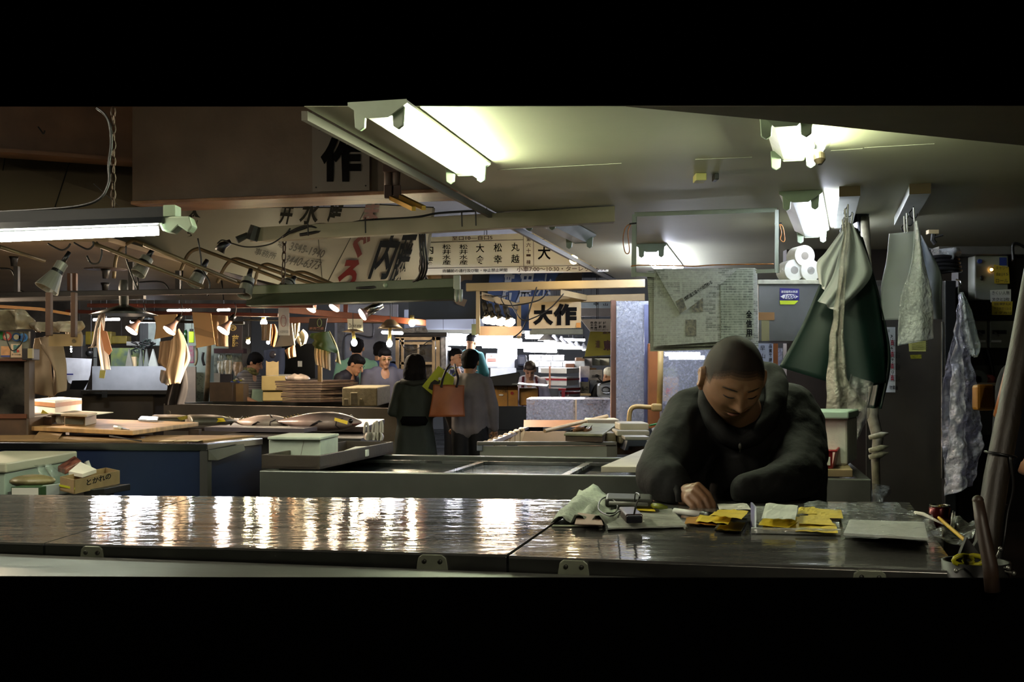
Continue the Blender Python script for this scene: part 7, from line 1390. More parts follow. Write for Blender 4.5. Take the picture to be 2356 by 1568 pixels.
m = MB().prism([A_, A_+V((0, .0, -.03)), P(1207, 986, 8.3), P(1207, 981, 8.3)], (.03, 0, 0)); part('side_rim', m, M('rim_blue', '#8a8f9c', .3, .6), t)
m = MB().prism([P(1205, 982, 8.3), P(1420, 982, 8.3), P(1420, 966, 8.4), P(1205, 966, 8.4)], (0, .05, 0)); part('back_board', m, M('back_tan', '#6f4a2c', .6, 0, .2, 5), t)
m = MB().prism([P(1196, 992, 8.0), P(1420, 992, 8.0), P(1420, 1030, 7.9), P(1190, 1030, 7.9)], (0, .03, 0)); part('inner_wall', m, M('inner_wood', '#8f7450', .6, 0, .15, 5), t)
m = MB()
for i in range(8):
    f = i/7; m.prism([P(1112+f*82, 1020-f*32, 6.7+f*1.2), P(1122+f*82, 1016-f*32, 6.8+f*1.2), P(1122+f*82, 1035-f*24, 6.8+f*1.2), P(1112+f*82, 1040-f*24, 6.7+f*1.2)], (.01, 0, 0)); m.ball(P(1117+f*82, 1019-f*32, 6.75+f*1.2), (.02, .08, .015), 8)
part('scalloped_liner', m, M('liner_cream', '#a9926a', .6), t)
m = MB().tube([P(1253, 991, 7.4), P(1397, 957, 7.8)], .013, 8); S('wooden_stick', m, M('stick_pale', '#b9a078', .5), 'long pale stick laid slantwise over the wooden counter', 'stick')
t = T('chopping_block', 'thick worn chopping block with a greenish top carrying knives', 'board'); A_, B_, C_ = P(1301, 1014, 6.5), P(1386, 1016, 6.45), P(1420, 990, 7.2)
m = MB().hexa([A_, B_, C_, C_+A_-B_], [p+UP*.03 for p in (A_, B_, C_, C_+A_-B_)]); part('block', m, M('block_dark', '#3a2a1a', .6, 0, .3, 8), t)
q4_ = [p+UP*.03 for p in (A_+V((-.01, -.01, 0)), B_+V((0, -.01, 0)), C_, C_+A_-B_)]; m = MB().hexa(q4_, [p+UP*.014 for p in q4_]); part('top_mat', m, M('mat_green', '#7d8064', .45, 0, .35, 14), t, bev=.004)
for i, (a, b, c_, lb) in enumerate((((1318, 990), (1340, 988), (1300, 994), 'dark handled knife with its blade off the chopping block edge'), ((1345, 992), (1358, 984), (1363, 978), 'knife with a round wooden handle pointing to the viewer'), ((1325, 986), (1345, 982), (1352, 980), 'small wooden handled knife lying behind on the chopping block'))):
    t = T('kitchen_knife', lb, 'knife'); m = MB().tube([P(a[0], a[1]+1, 6.6), P(b[0], b[1]+1, 6.65)], .012, 8); part('handle', m, M('handle_brown', '#6a4522', .5), t, smooth=True)
    m = MB().prism([P(b[0] if i else a[0], (b[1] if i else a[1])-1, 6.6), P(c_[0], c_[1], 6.6), P(b[0] if i else a[0], (b[1] if i else a[1])+3, 6.6)], (0, .0, .003)); part('blade', m, steel, t)
for i, (x0, y0, x1, y1, Y, c_, lb) in enumerate(((1351, 964, 1425, 978, 7.6, '#b3a88e', 'cream foam slab behind the chopping block'), (1425, 973, 1493, 990, 6.6, '#c4bca4', 'cream foam box lid standing above the wrapped foam box'), (1418, 990, 1495, 1003, 6.5, '#a8a290', 'plastic wrapped foam box near the small blue scale'), (1424, 1003, 1440, 1020, 6.5, '#8d8068', 'tan carton end beneath the wrapped foam box'), (1395, 995, 1418, 1020, 6.6, '#8a7d66', 'tan bundle beside the chopping block'))):
    m = MB().bpx(x0, y0, x1, y1, Y, .3); S('foam_block', m, M('fbk%d' % i, c_, .6, 0, .08, 10), lb, 'box', bev=.008)
t = T('platform_scale', 'small dark blue scale with splayed legs under the foam boxes', 'scale'); m = MB().prism([P(1444, 1012, 6.3), P(1488, 1012, 6.3), P(1498, 1030, 6.3), P(1486, 1030, 6.3), P(1483, 1026, 6.3), P(1448, 1027, 6.3), P(1445, 1036, 6.3), P(1436, 1036, 6.3)], (0, .25, 0)); part('body', m, M('scale_navy', '#1f2534', .45), t, bev=.004)
m = MB().bpx(1438, 1004, 1494, 1012, 6.3, .28); part('pan', m, M('scale_pan', '#8f8b80', .4), t, bev=.003)
m = MB().bpx(1395, 1015, 1500, 1045, 6.7, .8); S('brown_counter', m, M('counter_brown', '#4a3726', .6), 'brown wooden counter end below the small blue scale', 'counter')
m = MB().tube([P(1495, 978, 7.0), P(1540, 968, 7.1)], .006, 6); S('green_strap', m, M('strap_bright', '#2a8a34', .5), 'bright green strap behind the writing man shoulder', 'strap')
for i in range(5):
    m = MB().prism([P(1500+i*5, 985-i*2, 6.6), P(1506+i*5, 983-i*2, 6.6), P(1512+i*5, 1005, 6.4), P(1504+i*5, 1008, 6.4)], (0, .02, 0)); S('upright_folder', m, M('fold%d' % (i % 2), ['#6f6c64', '#4a4842'][i % 2], .6), ['first grey folder leaning next to the blue scale', 'second dark folder leaning next to the blue scale', 'third grey folder in the leaning row', 'fourth dark folder in the leaning row', 'last grey folder touching the writing man sleeve'][i], 'folder', 'folders leaning by the scale')
# ================= people =================
def skinm(n, c): return M(n, c, .5, 0, .08, 18, .05, 120, sub=.1)
skA = skinm('skin_warm', '#b98a68'); hairm = M('hair_black', '#080605', .75, 0, .3, 40, .4, 150, spec=.2)
def rot(p, c, ax, a): return c+Matrix.Rotation(a, 3, ax)@(p-c)
def hand(mb, w_, d, up, s=1.0, curl=.5):
    """palm and five fingers from wrist w_ along d"""
    w_, d, up = V(w_), V(d).normalized(), V(up).normalized(); sd = d.cross(up).normalized(); up = sd.cross(d)
    limb(mb, [w_, w_+d*.04*s, w_+d*.075*s], [.022*s, .03*s, .028*s], 8)
    for i, (o, L) in enumerate(((-.03, .07), (-.011, .08), (.009, .075), (.027, .058))):
        a = w_+d*.08*s+sd*o*s; b = a+(d-up*curl*.5).normalized()*L*.5*s; c = b+(d*.6-up*curl).normalized()*L*.5*s; limb(mb, [a, b, c], [.0095*s, .0085*s, .007*s], 6)
    a = w_+d*.03*s-sd*.028*s; b = a+(d*.6-sd*.7).normalized()*.035*s; limb(mb, [a, b, b+d*.03*s], [.012*s, .01*s, .008*s], 6)
def person(label, px, Y, ztop, yaw, top, bottom, skin=None, lean=0, hp=0, hy=0, arms=None, hair='short', hairmat=None, coat=False, sleeve=1.0, wide=1.0, base=0, extra=None):
    """yaw 0 faces the viewer; arms: two (elbow, wrist) pairs in body axes (x side, y forward, z up), metres for a 1.7 m body"""
    skin = skin or skA; hairmat = hairmat or hairm; t = T('person', label, 'person')
    drop = lean*.18; s = (ztop-base)/(1.72*(1-.0)-drop*.55)
    O = V((P(px, 0, Y).x, Y, base)); Rz = Matrix.Rotation(yaw, 3, 'Z')
    pel = V((0, 0, .93)); RL = Matrix.Rotation(-lean, 3, 'X')  # forward = +y in body axes
    def W(p): p = V(p)*s; p = Rz@V((-p.x, -p.y, p.z)); return O+p
    def U(p): p = V(p); q = pel+Matrix.Rotation(-lean, 3, 'X')@(p-pel); return q
    nb = V((0, 0, 1.44)); hc = V((0, .03, 1.595))
    Rh = Matrix.Rotation(hy, 3, 'Z')@Matrix.Rotation(-hp, 3, 'X')
    def H(p): return W(U(nb)+(Matrix.Rotation(-lean*.4, 3, 'X')@Rh@(V(p)-nb)))
    # recentre so the head sits over px
    hx = H(hc); O = O+V((O.x-hx.x+0, O.y-hx.y, 0)); O.z = base
    body = MB(); rs = lambda r: r*s
    limb(body, [H(hc+V((0, -.03, -.02))), W(U((0, 0, 1.42)))], [rs(.062), rs(.06)])
    limb(body, [W(U((0, 0, 1.38))), W(U((0, 0, 1.2))), W((0, 0, .95))], [rs(.1), rs(.11), rs(.11)])
    for sx in (-1, 1): limb(body, [W((.09*sx, 0, .9)), W((.1*sx, .01, .5)), W((.1*sx, -.02, .08)), W((.1*sx, .08, .04))], [rs(.08), rs(.055), rs(.04), rs(.035)])
    head = MB(); Rw = Rz@Matrix.Rotation(0, 3, 'X')
    def HR(): 
        ex, ey, ez = (H(hc+V((1, 0, 0)))-H(hc)).normalized(), (H(hc+V((0, 1, 0)))-H(hc)).normalized(), (H(hc+V((0, 0, 1)))-H(hc)).normalized(); return Matrix((ex, ey, ez)).transposed()
    R_ = HR()
    head.ball(H(hc+V((0, -.01, .02))), (rs(.076), rs(.092), rs(.095)), 16, R_); head.ball(H(hc+V((0, .012, -.045))), (rs(.06), rs(.07), rs(.07)), 14, R_)
    limb(head, [H(hc+V((0, .085, .01))), H(hc+V((0, .108, -.03)))], [rs(.01), rs(.016)], 8); head.ball(H(hc+V((0, .06, -.095))), rs(.028), 10)
    head.ball(H(hc+V((0, .078, -.06))), (rs(.024), rs(.014), rs(.012)), 10, R_)
    for sx in (-1, 1): head.ball(H(hc+V((.078*sx, -.012, -.01))), (rs(.012), rs(.02), rs(.032)), 8, R_)
    hd = remesh(head, .0075*s, 2); arms = arms or (((.24, .0, 1.15), (.26, .08, .9)), ((-.24, .0, 1.15), (-.26, .08, .9)))
    sl = MB()
    shs = []
    for i, (el, wr) in enumerate(arms):
        sx = 1 if i == 0 else -1; sh = (.17*sx*wide, 0, 1.385); shs.append((sh, el, wr))
        limb(body, [W(U(sh)), W(U(el)), W(U(wr))], [rs(.045), rs(.04), rs(.027)])
    bd = remesh(body, .014*s, 3); full = MB(); full.add(bd.v, bd.f); full.add(hd.v, hd.f)
    hands = MB()
    for sh, el, wr in shs:
        a, b = W(U(el)), W(U(wr)); hand(hands, b, b-a, UP, s)
    full.add(hands.v, hands.f); part('body', full, skin, t, smooth=True)
    # clothes
    jk = MB(); jt = [(.0, 0, 1.40), (0, -.0, 1.28), (0, 0, 1.1), (0, 0, .93)]
    for dx in (-.075*wide, 0, .075*wide): limb(jk, [W(U((x+dx, y, z))) for x, y, z in jt], [rs(.085), rs(.118), rs(.118), rs(.112)])
    limb(jk, [W(U((-.15*wide, 0, 1.385))), W(U((.15*wide, 0, 1.385)))], [rs(.068), rs(.068)]); limb(jk, [W(U((0, 0, 1.42))), W(U((0, 0, 1.455)))], [rs(.072), rs(.066)])
    limb(jk, [W(U((0, -.015, 1.28))), W(U((0, -.015, 1.4)))], [rs(.115), rs(.088)])
    for sh, el, wr in shs:
        e2 = V(el).lerp(V(wr), 1 if sleeve >= 1 else 0); 
        if sleeve >= 1: limb(jk, [W(U(sh)), W(U(el)), W(U(V(el).lerp(V(wr), .92)))], [rs(.068), rs(.056), rs(.042)])
        else: limb(jk, [W(U(sh)), W(U(V(sh).lerp(V(el), min(1, sleeve*2))))], [rs(.07), rs(.062)])
    if coat:
        for dx in (-.07, 0, .07): limb(jk, [W((dx, 0, .95)), W((dx*1.3, 0, .55))], [rs(.12), rs(.165)])
    jm = remesh(jk, .015*s, 3); jm.v = [p+V((.6, .8, 0))*(.008*noise.noise(p*7))+V((0, 0, .004*noise.noise(p*16))) for p in jm.v]
    part('jacket' if not coat else 'coat', jm, top, t, smooth=True)
    tr = MB()
    for sx in (-1, 1): limb(tr, [W((.085*sx, 0, .93)), W((.1*sx, .01, .5)), W((.1*sx, -.02, .1))], [rs(.108), rs(.078), rs(.062)])
    trm = remesh(tr, .018*s, 3); part('trousers', trm, bottom, t, smooth=True)
    sh_ = MB()
    for sx in (-1, 1): sh_.ball(W((.1*sx, .05, .04)), (rs(.05), rs(.13), rs(.04)), 10, Rz)
    part('shoes', sh_, dark, t, smooth=True)
    hr = MB()
    if hair in ('short', 'long', 'messy', 'crop'):
        k = 1.0 if hair != 'messy' else 1.1
        hr.ball(H(hc+V((0, -.022, .036))), (rs(.084*k), rs(.092*k), rs(.088*k)), 16, R_); hr.ball(H(hc+V((0, -.05, -.01))), (rs(.072*k), rs(.06*k), rs(.07*k)), 14, R_)
    if hair in ('short', 'crop', 'messy'): hr.ball(H(hc+V((0, .02, .068))), (rs(.076), rs(.068), rs(.05)), 14, R_)
    if hair == 'long':
        for dx in (-.03, .03): limb(hr, [H(hc+V((dx*.6, -.03, .04))), H(hc+V((dx, -.05, -.06))), H(hc+V((dx*1.5, -.05, -.14)))], [rs(.085), rs(.088), rs(.075)])
    if hair in ('beanie', 'cap'):
        hr.ball(H(hc+V((0, -.01, .045))), (rs(.088), rs(.1), rs(.085)), 16, R_)
    if hair == 'cap': hr.ball(H(hc+V((0, .08, .06))), (rs(.06), rs(.06), rs(.01)), 12, R_)
    hm = remesh(hr, .009*s, 1); hm.v = [p+V((0, 0, 1))*.006*noise.noise(p*30)+V((1, 0, 0))*.006*noise.noise(p*33) for p in hm.v]
    part('hair' if hair not in ('beanie', 'cap') else 'knit_cap' if hair == 'beanie' else 'cap', hm, hairmat, t, smooth=True)
    ey = MB()
    for sx in (-1, 1):
        ey.ball(H(hc+V((.03*sx, .083, .005))), (rs(.014), rs(.007), rs(.005)), 8, R_); ey.tube([H(hc+V((.015*sx, .091, .026))), H(hc+V((.045*sx, .082, .028)))], rs(.0035), 5)
    part('eyes', ey, dark, t, smooth=True)
    mo = MB().tube([H(hc+V((-.02, .09, -.06))), H(hc+V((.02, .09, -.06)))], rs(.003), 5); part('lips', mo, M('lip', '#7a4038', .5), t)
    if extra: extra(t, W, U, H, s, R_)
    return t
PI = math.pi
blackcl = M('trousers_black', '#0c0c0d', .7, 0, .2, 8)
down = (((.25, .0, 1.14), (.27, .12, .92)), ((-.25, .0, 1.14), (-.27, .1, .92)))
work = (((.25, .08, 1.14), (.12, .3, 1.06)), ((-.25, .08, 1.14), (-.12, .3, 1.06)))
def belt(t, W, U, H, s, R_):
    m = MB().lathe([(.155*s, -.045*s), (.165*s, 0), (.155*s, .045*s)], W((0, 0, 1.05)), n=20); part('belt', m, M('belt_black', '#0a0a0a', .9, spec=.1), t, smooth=True)
    m = MB().tube([W(U((-.13, -.05, 1.44))), W(U((0, -.1, 1.42))), W(U((.13, -.05, 1.44)))], .03*s, 8); part('collar', m, M('collar_olive', '#2c3027', .8), t, smooth=True)
person('woman with long dark hair in a long belted dark green coat, seen from behind', 955, 11.4, P(0, 813, 11.4).z, PI, M('coat_green', '#2c342a', .8, 0, .15, 6), blackcl, hair='long', hairmat=M('hair_brown', '#0e0907', .7, 0, .3, 40, .3, 120, spec=.2), coat=True, arms=(((.22, .0, 1.14), (.08, .24, 1.1)), ((-.22, .0, 1.14), (-.08, .24, 1.1))), extra=belt, wide=.85)
person('man in a grey jacket and black trousers with a brown shoulder bag, from behind', 1083, 11.6, P(0, 803, 11.6).z, PI-.25, M('jacket_greybrown', '#7d7775', .8, 0, .1, 8), blackcl, hair='messy', arms=(((.25, -.02, 1.14), (.24, .06, .92)), ((-.25, .02, 1.14), (-.22, .14, .94))))
t = T('tote_bag', 'large brown leather tote bag hanging from the grey jacketed man shoulder', 'bag'); lea = M('leather_brown', '#96552c', .45, 0, .2, 5, .1, 25)
m = drape([(997, 884), (993, 920), (986, 958)], [(1068, 886), (1067, 920), (1069, 958)], 11.15, .02, 1, nu=16, nv=10); body_ = part('body', m, lea, t, smooth=True, solid=.05)
for x in (1015, 1050):
    m = MB().curve([P(x, 890, 11.1), P(x+4, 870, 11.15), P(x+12 if x < 1030 else x-2, 850, 11.25), P(x+20 if x < 1030 else x-4, 838, 11.4)], .012); part('strap', m, M('strap_dark', '#1c1210', .5), t, smooth=True)
t = T('paper_carrier', 'lime green shopping bag with a black and white print carried between the couple', 'bag'); m = MB().card([(1009, 841), (1045, 868), (1042, 885), (995, 908), (971, 888)], 11.28, .03); part('body', m, M('lime_bag', '#b4c022', .6), t)
m = MB(); m.add([P(x, y, 11.27) for x, y in ((985, 893), (991, 880), (1000, 873), (1008, 877), (1014, 869), (1012, 882), (1000, 886), (996, 898))], [tuple(range(8))]); part('print', m, dark, t)
m = MB(); m.add([P(x, y, 11.26) for x, y in ((1007, 872), (1010, 867), (1016, 869), (1014, 875))], [tuple(range(4))]); part('print_highlight', m, white, t)
m = MB().curve([P(1030, 858, 11.25), P(1038, 846, 11.25), P(1050, 850, 11.3), P(1042, 862, 11.25)], .004); part('handle', m, M('lime_bag', '#b4c022'), t, smooth=True)
m = MB().obox((P(1055, 0, 17.0).x, 17.0, 0), (.6, 0, 0), (0, 1.0, 0), .4); S('loading_platform', m, M('platform_dark', '#17181a', .6), 'dark loading platform under the teal shirted man', 'platform')
person('man in a teal sweatshirt and black knit cap standing high in the bright hall', 1085, 17.5, P(0, 769, 17.5).z, PI-.5, M('teal_cloth', '#1d5a5c', .75, 0, .1, 6), M('jeans_dark', '#12141c', .8), hair='beanie', hairmat=M('cap_black', '#0d0e14', .8), lean=.15, arms=work, base=.4)
ph = None
def phone(t, W, U, H, s, R_):
    m = MB().box(W(U((.1, .33, 1.42))), (.02, .08, .14)); part('phone', m, black, t, bev=.004)
person('woman in a navy and white patterned shirt holding up a phone beside the teal man', 1050, 16.6, P(0, 800, 16.6).z, .9, M('shirt_pattern', '#1a2244', .7, 0, .5, 14, c2='#b9bed0', thr=(.5, .56)), blackcl, hair='short', arms=(((.24, .12, 1.2), (.12, .3, 1.36)), ((-.24, .1, 1.16), (-.1, .3, 1.3))), sleeve=.5, extra=phone)
person('man in a dark shirt bending forward over the steel counter, rolled sleeves', 820, 15.0, P(0, 804, 15.0).z, 1.2, M('shirt_plum', '#1d191f', .7, 0, .15, 8), blackcl, lean=.5, hp=.35, hair='short', arms=(((.2, .14, 1.14), (.1, .36, 1.0)), ((-.2, .14, 1.14), (-.1, .36, 1.0))), sleeve=.5)
person('person in a mint green shirt standing behind the dark shirted man, seen from behind', 822, 16.2, P(0, 776, 16.2).z, PI, M('mint_cloth', '#7fae94', .75, 0, .06, 5), blackcl, hair='crop', arms=down, wide=1.1)
def specs(t, W, U, H, s, R_):
    m = MB(); hc = V((0, .03, 1.595))
    for sx in (-1, 1): m.tube([H(hc+V((.032*sx+.024*math.cos(k*PI/6), .1, .006+.016*math.sin(k*PI/6)))) for k in range(13)], .003, 5)
    m.tube([H(hc+V((-.008, .1, .01))), H(hc+V((.008, .1, .01)))], .003, 5); part('glasses', m, M('gold_rim', '#a8924a', .3, .8), t, smooth=True)
person('older man in glasses and a grey polo shirt looking down beside the bright bulb', 886, 15.2, P(0, 797, 15.2).z, .35, M('polo_grey', '#5d5b66', .75, 0, .08, 6), blackcl, hp=.25, hair='crop', arms=down, sleeve=.6, wide=1.25, extra=specs)
person('person in a blue shirt behind the older man in glasses, back turned', 876, 16.4, P(0, 784, 16.4).z, PI-.4, M('shirt_blue', '#4a5a8a', .75, 0, .1, 6), blackcl, hair='short', arms=down)
person('person in a dark jacket mostly hidden beside the glazed cabinet', 905, 17.4, P(0, 830, 17.4).z, PI, M('jacket_navy', '#12131c', .8), blackcl, hair='crop', arms=down)
def apron_scarf(t, W, U, H, s, R_):
    m = MB()
    for k in range(2): m.tube([W(U((.085*math.cos(a), .02+.075*math.sin(a), 1.45+.03*k+.01*math.sin(3*a)))) for a in [i*PI/6 for i in range(13)]], .026*s, 8)
    part('scarf', m, M('scarf_olive', '#6e6a3c', .8, 0, .5, 30), t, smooth=True)
    m = MB().grid(lambda u, v: W(U((-.15+.3*u, .15+.03*math.sin(u*3), 1.25-.45*v))), 8, 10); part('apron', m, M('apron_mint', '#8fa890', .5), t, smooth=True, solid=.01)
person('woman with short black hair, striped shirt and olive scarf working with head bent', 588, 15.6, P(0, 808, 15.6).z, 1.25, M('stripe_shirt', '#8f8a84', .75, 0, .3, 60, st=(0, 0, 1.2), c2='#3c3a3c', thr=(.48, .52)), M('skirt_mint', '#8fa890', .6), hp=.35, lean=.12, hair='messy', arms=work, sleeve=.6, extra=apron_scarf)
def bib(t, W, U, H, s, R_):
    m = MB().grid(lambda u, v: W(U((-.12-.03*v+(.24+.06*v)*u, .145-.02*abs(u-.5), 1.33-.5*v))), 8, 10); mm = M('apron_maroon', '#5a1426', .7, 0, .08, 6); part('apron', m, mm, t, smooth=True, solid=.012)
    for sx in (-1, 1): m = MB().tube([W(U((.1*sx, .14, 1.32))), W(U((.09*sx, .06, 1.46))), W(U((.08*sx, -.05, 1.45)))], .018*s, 6); part('apron_strap', m, mm, t, smooth=True)
person('woman in a maroon apron over a white shirt packing with her head bowed', 1219, 15.8, P(0, 824, 15.8).z, 0, M('shirt_lilac', '#c9c4d4', .7, 0, .05, 5), blackcl, skin=skinm('skin_pale', '#b89078'), hp=.55, lean=.12, hair='short', hairmat=M('hair_greyish', '#3a3029', .6, 0, .3, 30), arms=work, extra=bib)
person('person in a black shirt bending among cartons beyond the scooter', 1402, 17.5, P(0, 838, 17.5).z, .8, M('shirt_black', '#0e0e10', .7), blackcl, lean=.6, hair='cap', hairmat=M('cap_cream', '#c4bfa8', .7), arms=work, sleeve=.4)
person('large person in a dark navy jacket, bare forearm beyond the wrapped pole', 2625, 2.65, 1.78, -.3, M('jacket_deep_navy', '#070910', .9, 0, .12, 4, spec=.15), blackcl, arms=(((.25, .0, 1.22), (.03, .22, 1.16)), ((-.25, .0, 1.22), (-.03, .22, 1.16))), sleeve=.45, wide=1.35)
# ---------- the writing man
t = T('person', 'man with a shaved head in a black hooded jacket writing at the counter', 'person')
skM = M('skin_man', '#866449', .48, 0, .06, 10, .05, 150, sub=.08)
fw = V((math.sin(.10)*math.cos(.62), -math.cos(.10)*math.cos(.62), -math.sin(.62))); roll = .10
xx = V((1, 0, 0)); xx = (xx-fw*xx.dot(fw)).normalized(); zz = xx.cross(fw); zz = -zz if zz.z < 0 else zz
xr = xx*math.cos(roll)+zz*(-math.sin(roll)); zr = zz*math.cos(roll)+xx*math.sin(roll)
HCn = P(1686, 866, 3.06)
def g2(x, z, cx, cz, sx, sz): return math.exp(-((x-cx)/sx)**2-((z-cz)/sz)**2)
def headpt(th, ph, off=0):
    d = V((math.sin(th)*math.sin(ph), math.sin(th)*math.cos(ph), math.cos(th)))  # y forward
    a, b, c = .079, .096, .112
    p = V((d.x*a, d.y*b, d.z*c)); lo = max(0, -d.z)
    fr = max(0, d.y)
    p.x *= 1-.13*lo**1.8; p.y *= 1-.10*lo if d.y < 0 else 1-.06*lo
    p.x *= 1+.05*max(0, 1-abs(d.z+.35)/.35)
    if d.z > 0: p.x *= 1-.04*d.z
    x, z = p.x, p.z; f = 0
    if d.y > 0:
        nz = max(0, min(1, (.02-z)/.05))
        f += .019*nz*math.exp(-(x/.0105)**2)*(1 if z > -.034 else math.exp(-((z+.034)/.007)**2)) if z < .02 else 0
        f += .008*g2(x, z, 0, -.032, .018, .009)+.004*(g2(x, z, .017, -.033, .007, .007)+g2(x, z, -.017, -.033, .007, .007))
        for s_ in (-1, 1):
            f += -.009*g2(x, z, .032*s_, .008, .017, .011)+.0065*g2(x, z, .032*s_, .002, .014, .0075)+.005*g2(x, z, .032*s_, .026, .022, .007)+.006*g2(x, z, .045*s_, -.028, .022, .02)
        f += .005*g2(x, z, 0, -.055, .022, .005)-.006*g2(x, z, 0, -.0615, .026, .0025)+.006*g2(x, z, 0, -.068, .018, .005)-.003*g2(x, z, 0, -.077, .018, .005)+.007*g2(x, z, 0, -.094, .02, .013)
        f -= .003*g2(x, z, 0, .03, .006, .008)
    p.y += f; n = d; p = p+n*off
    return HCn+xr*p.x+fw*p.y+zr*p.z
def headmesh(off=0, keep=None, nu=120, nv=96):
    m = MB(); 
    for j in range(nv+1):
        for i in range(nu): m.v.append(headpt(PI*max(.004, min(.996, j/nv)), 2*PI*i/nu, off))
    for j in range(nv):
        for i in range(nu):
            th, ph = PI*(j+.5)/nv, 2*PI*(i+.5)/nu; ph2 = ph if ph < PI else ph-2*PI
            if keep and not keep(th, ph2): continue
            m.f.append((j*nu+i, (j+1)*nu+i, (j+1)*nu+(i+1) % nu, j*nu+(i+1) % nu))
    return m
def q3(px, py, Y): return P(px, py, Y)
bm_ = MB(); limb(bm_, [HCn-fw*.02-zr*.03, q3(1702, 965, 3.28)], [.062, .072]); limb(bm_, [q3(1705, 1000, 3.32), q3(1705, 1090, 3.36), V((P(1705, 0, 3.4).x, 3.4, .95))], [.12, .14, .14])
A1 = [q3(1578, 985, 3.3), q3(1512, 1098, 3.06), q3(1568, 1142, 2.93)]; A2_ = [q3(1835, 978, 3.32), q3(1838, 1100, 3.08), q3(1750, 1140, 3.0)]
for A in (A1, A2_): limb(bm_, A, [.055, .045, .03])
for sx in (-.1, .1): limb(bm_, [V((P(1705, 0, 3.4).x+sx, 3.42, .92)), V((P(1705, 0, 3.4).x+sx, 3.45, .5)), V((P(1705, 0, 3.4).x+sx, 3.5, .07))], [.09, .06, .045])
full = remesh(bm_, .012, 3); hm = headmesh(); full.add(hm.v, hm.f)
er = MB()
for sx in (-1, 1):
    c = HCn+xr*(.079*sx)-fw*.006-zr*.008; Re = Matrix((xr, fw, zr)).transposed()
    er.ball(c, (.012, .02, .034), 12, Re); er.tube([c+fw*(.014*math.cos(k*PI/5))*1+zr*(.026*math.sin(k*PI/5))+xr*.008*sx for k in range(-3, 6)], .005, 6); er.ball(c-zr*.03+fw*.004, (.008, .01, .01), 8, Re)
ee = remesh(er, .0028, 2); full.add(ee.v, ee.f)
hn = MB()
fing = [[(1606, 1118, 2.885), (1628, 1137, 2.87), (1640, 1160, 2.86), (1641, 1174, 2.855)], [(1600, 1124, 2.875), (1621, 1147, 2.855), (1630, 1166, 2.85), (1629, 1176, 2.85)], [(1592, 1136, 2.87), (1609, 1155, 2.85), (1615, 1169, 2.845), (1612, 1177, 2.845)], [(1581, 1148, 2.87), (1594, 1163, 2.85), (1599, 1173, 2.845), (1597, 1178, 2.845)], [(1578, 1140, 2.9), (1600, 1160, 2.88), (1622, 1170, 2.87), (1634, 1174, 2.865)]]
rad = [(.0115, .010, .009, .007), (.0115, .010, .009, .007), (.011, .0095, .0085, .007), (.0105, .009, .008, .0065), (.014, .012, .010, .008)]
limb(hn, [P(1567, 1143, 2.93), P(1582, 1136, 2.91), P(1597, 1128, 2.89)], [.026, .027, .02]); limb(hn, [P(1580, 1142, 2.91), P(1590, 1142, 2.88)], [.026, .02])
for f_, r_ in zip(fing, rad): limb(hn, [P(*p) for p in f_], r_, 10)
hh = remesh(hn, .0028, 3); full.add(hh.v, hh.f)
part('body', full, skM, t, smooth=True)
nl = MB()
for f_ in fing[:4]:
    p = P(*f_[3]); nl.ball(p+V((.001, -.0065, .002)), (.0045, .0015, .0055), 8)
part('fingernail', nl, M('nail', '#a8806a', .3), t, smooth=True)
# cropped hair: a thin cap following the skull
def hairline(th, ph):
    a = abs(ph); lim = 1.12 if a < .5 else 1.12+(a-.5)*.42 if a < 1.15 else 1.55 if a < 1.45 else 1.5 if a < 1.75 else 2.05
    return th < lim
hp_ = MB()
for k in range(4):
    _h = headmesh(.0012+.0005*k, lambda th, ph: hairline(th+.07*k, ph), 160, 128); hp_.add(_h.v, _h.f)
mt = M('stubble', '#1a1511', .6, 0, .35, 60, .5, 400, c2='#332a21', al=.33); part('hair', hp_, mt, t, smooth=True)
def on(x, z, off=.001):
    """point on the face front at face coordinates"""
    best = None; th, ph = PI/2-z/.112, x/.079
    for _ in range(12):
        p = headpt(th, ph)-HCn; dx, dz = x-p.dot(xr), z-p.dot(zr); th -= dz/.112; ph += dx/.08
    return headpt(th, ph, off)
br = MB()
for sx in (-1, 1): br.tube([on(sx*(.014+.007*k), .017+.0022*k-.0004*k*k, .0002) for k in range(6)], [.0012, .0022, .0026, .0024, .0018, .0008], 6)
part('eyebrow', br, M('brow', '#17110d', .7), t, smooth=True)
el = MB()
for sx in (-1, 1): el.tube([on(sx*(.018+.0055*k), -.002-.002*math.sin(k*PI/5), .0004) for k in range(6)], [.0008, .0016, .0018, .0018, .0016, .0008], 6)
part('closed_eyelid', el, M('lash', '#0d0908', .6), t, smooth=True)
lp = MB().tube([on(-.024+.006*k, -.0605-.0022*((k-4)/4)**2, .0) for k in range(9)], [.0008, .0014, .0016, .0016, .0018, .0016, .0016, .0014, .0008], 6); part('mouth', lp, M('mouth_dark', '#3a1f1a', .5), t, smooth=True)
lp = MB().tube([on(-.018+.0045*k, -.068, -.001) for k in range(9)], [.001, .003, .004, .0045, .0045, .0045, .004, .003, .001], 8); part('lower_lip', lp, M('lip_man', '#7a4c3e', .5), t, smooth=True)
ns = MB()
for sx in (-1, 1): ns.ball(on(sx*.0095, -.0405, .0), (.0042, .003, .0022), 8)
part('nostril', ns, M('lash', '#0d0908'), t, smooth=True)
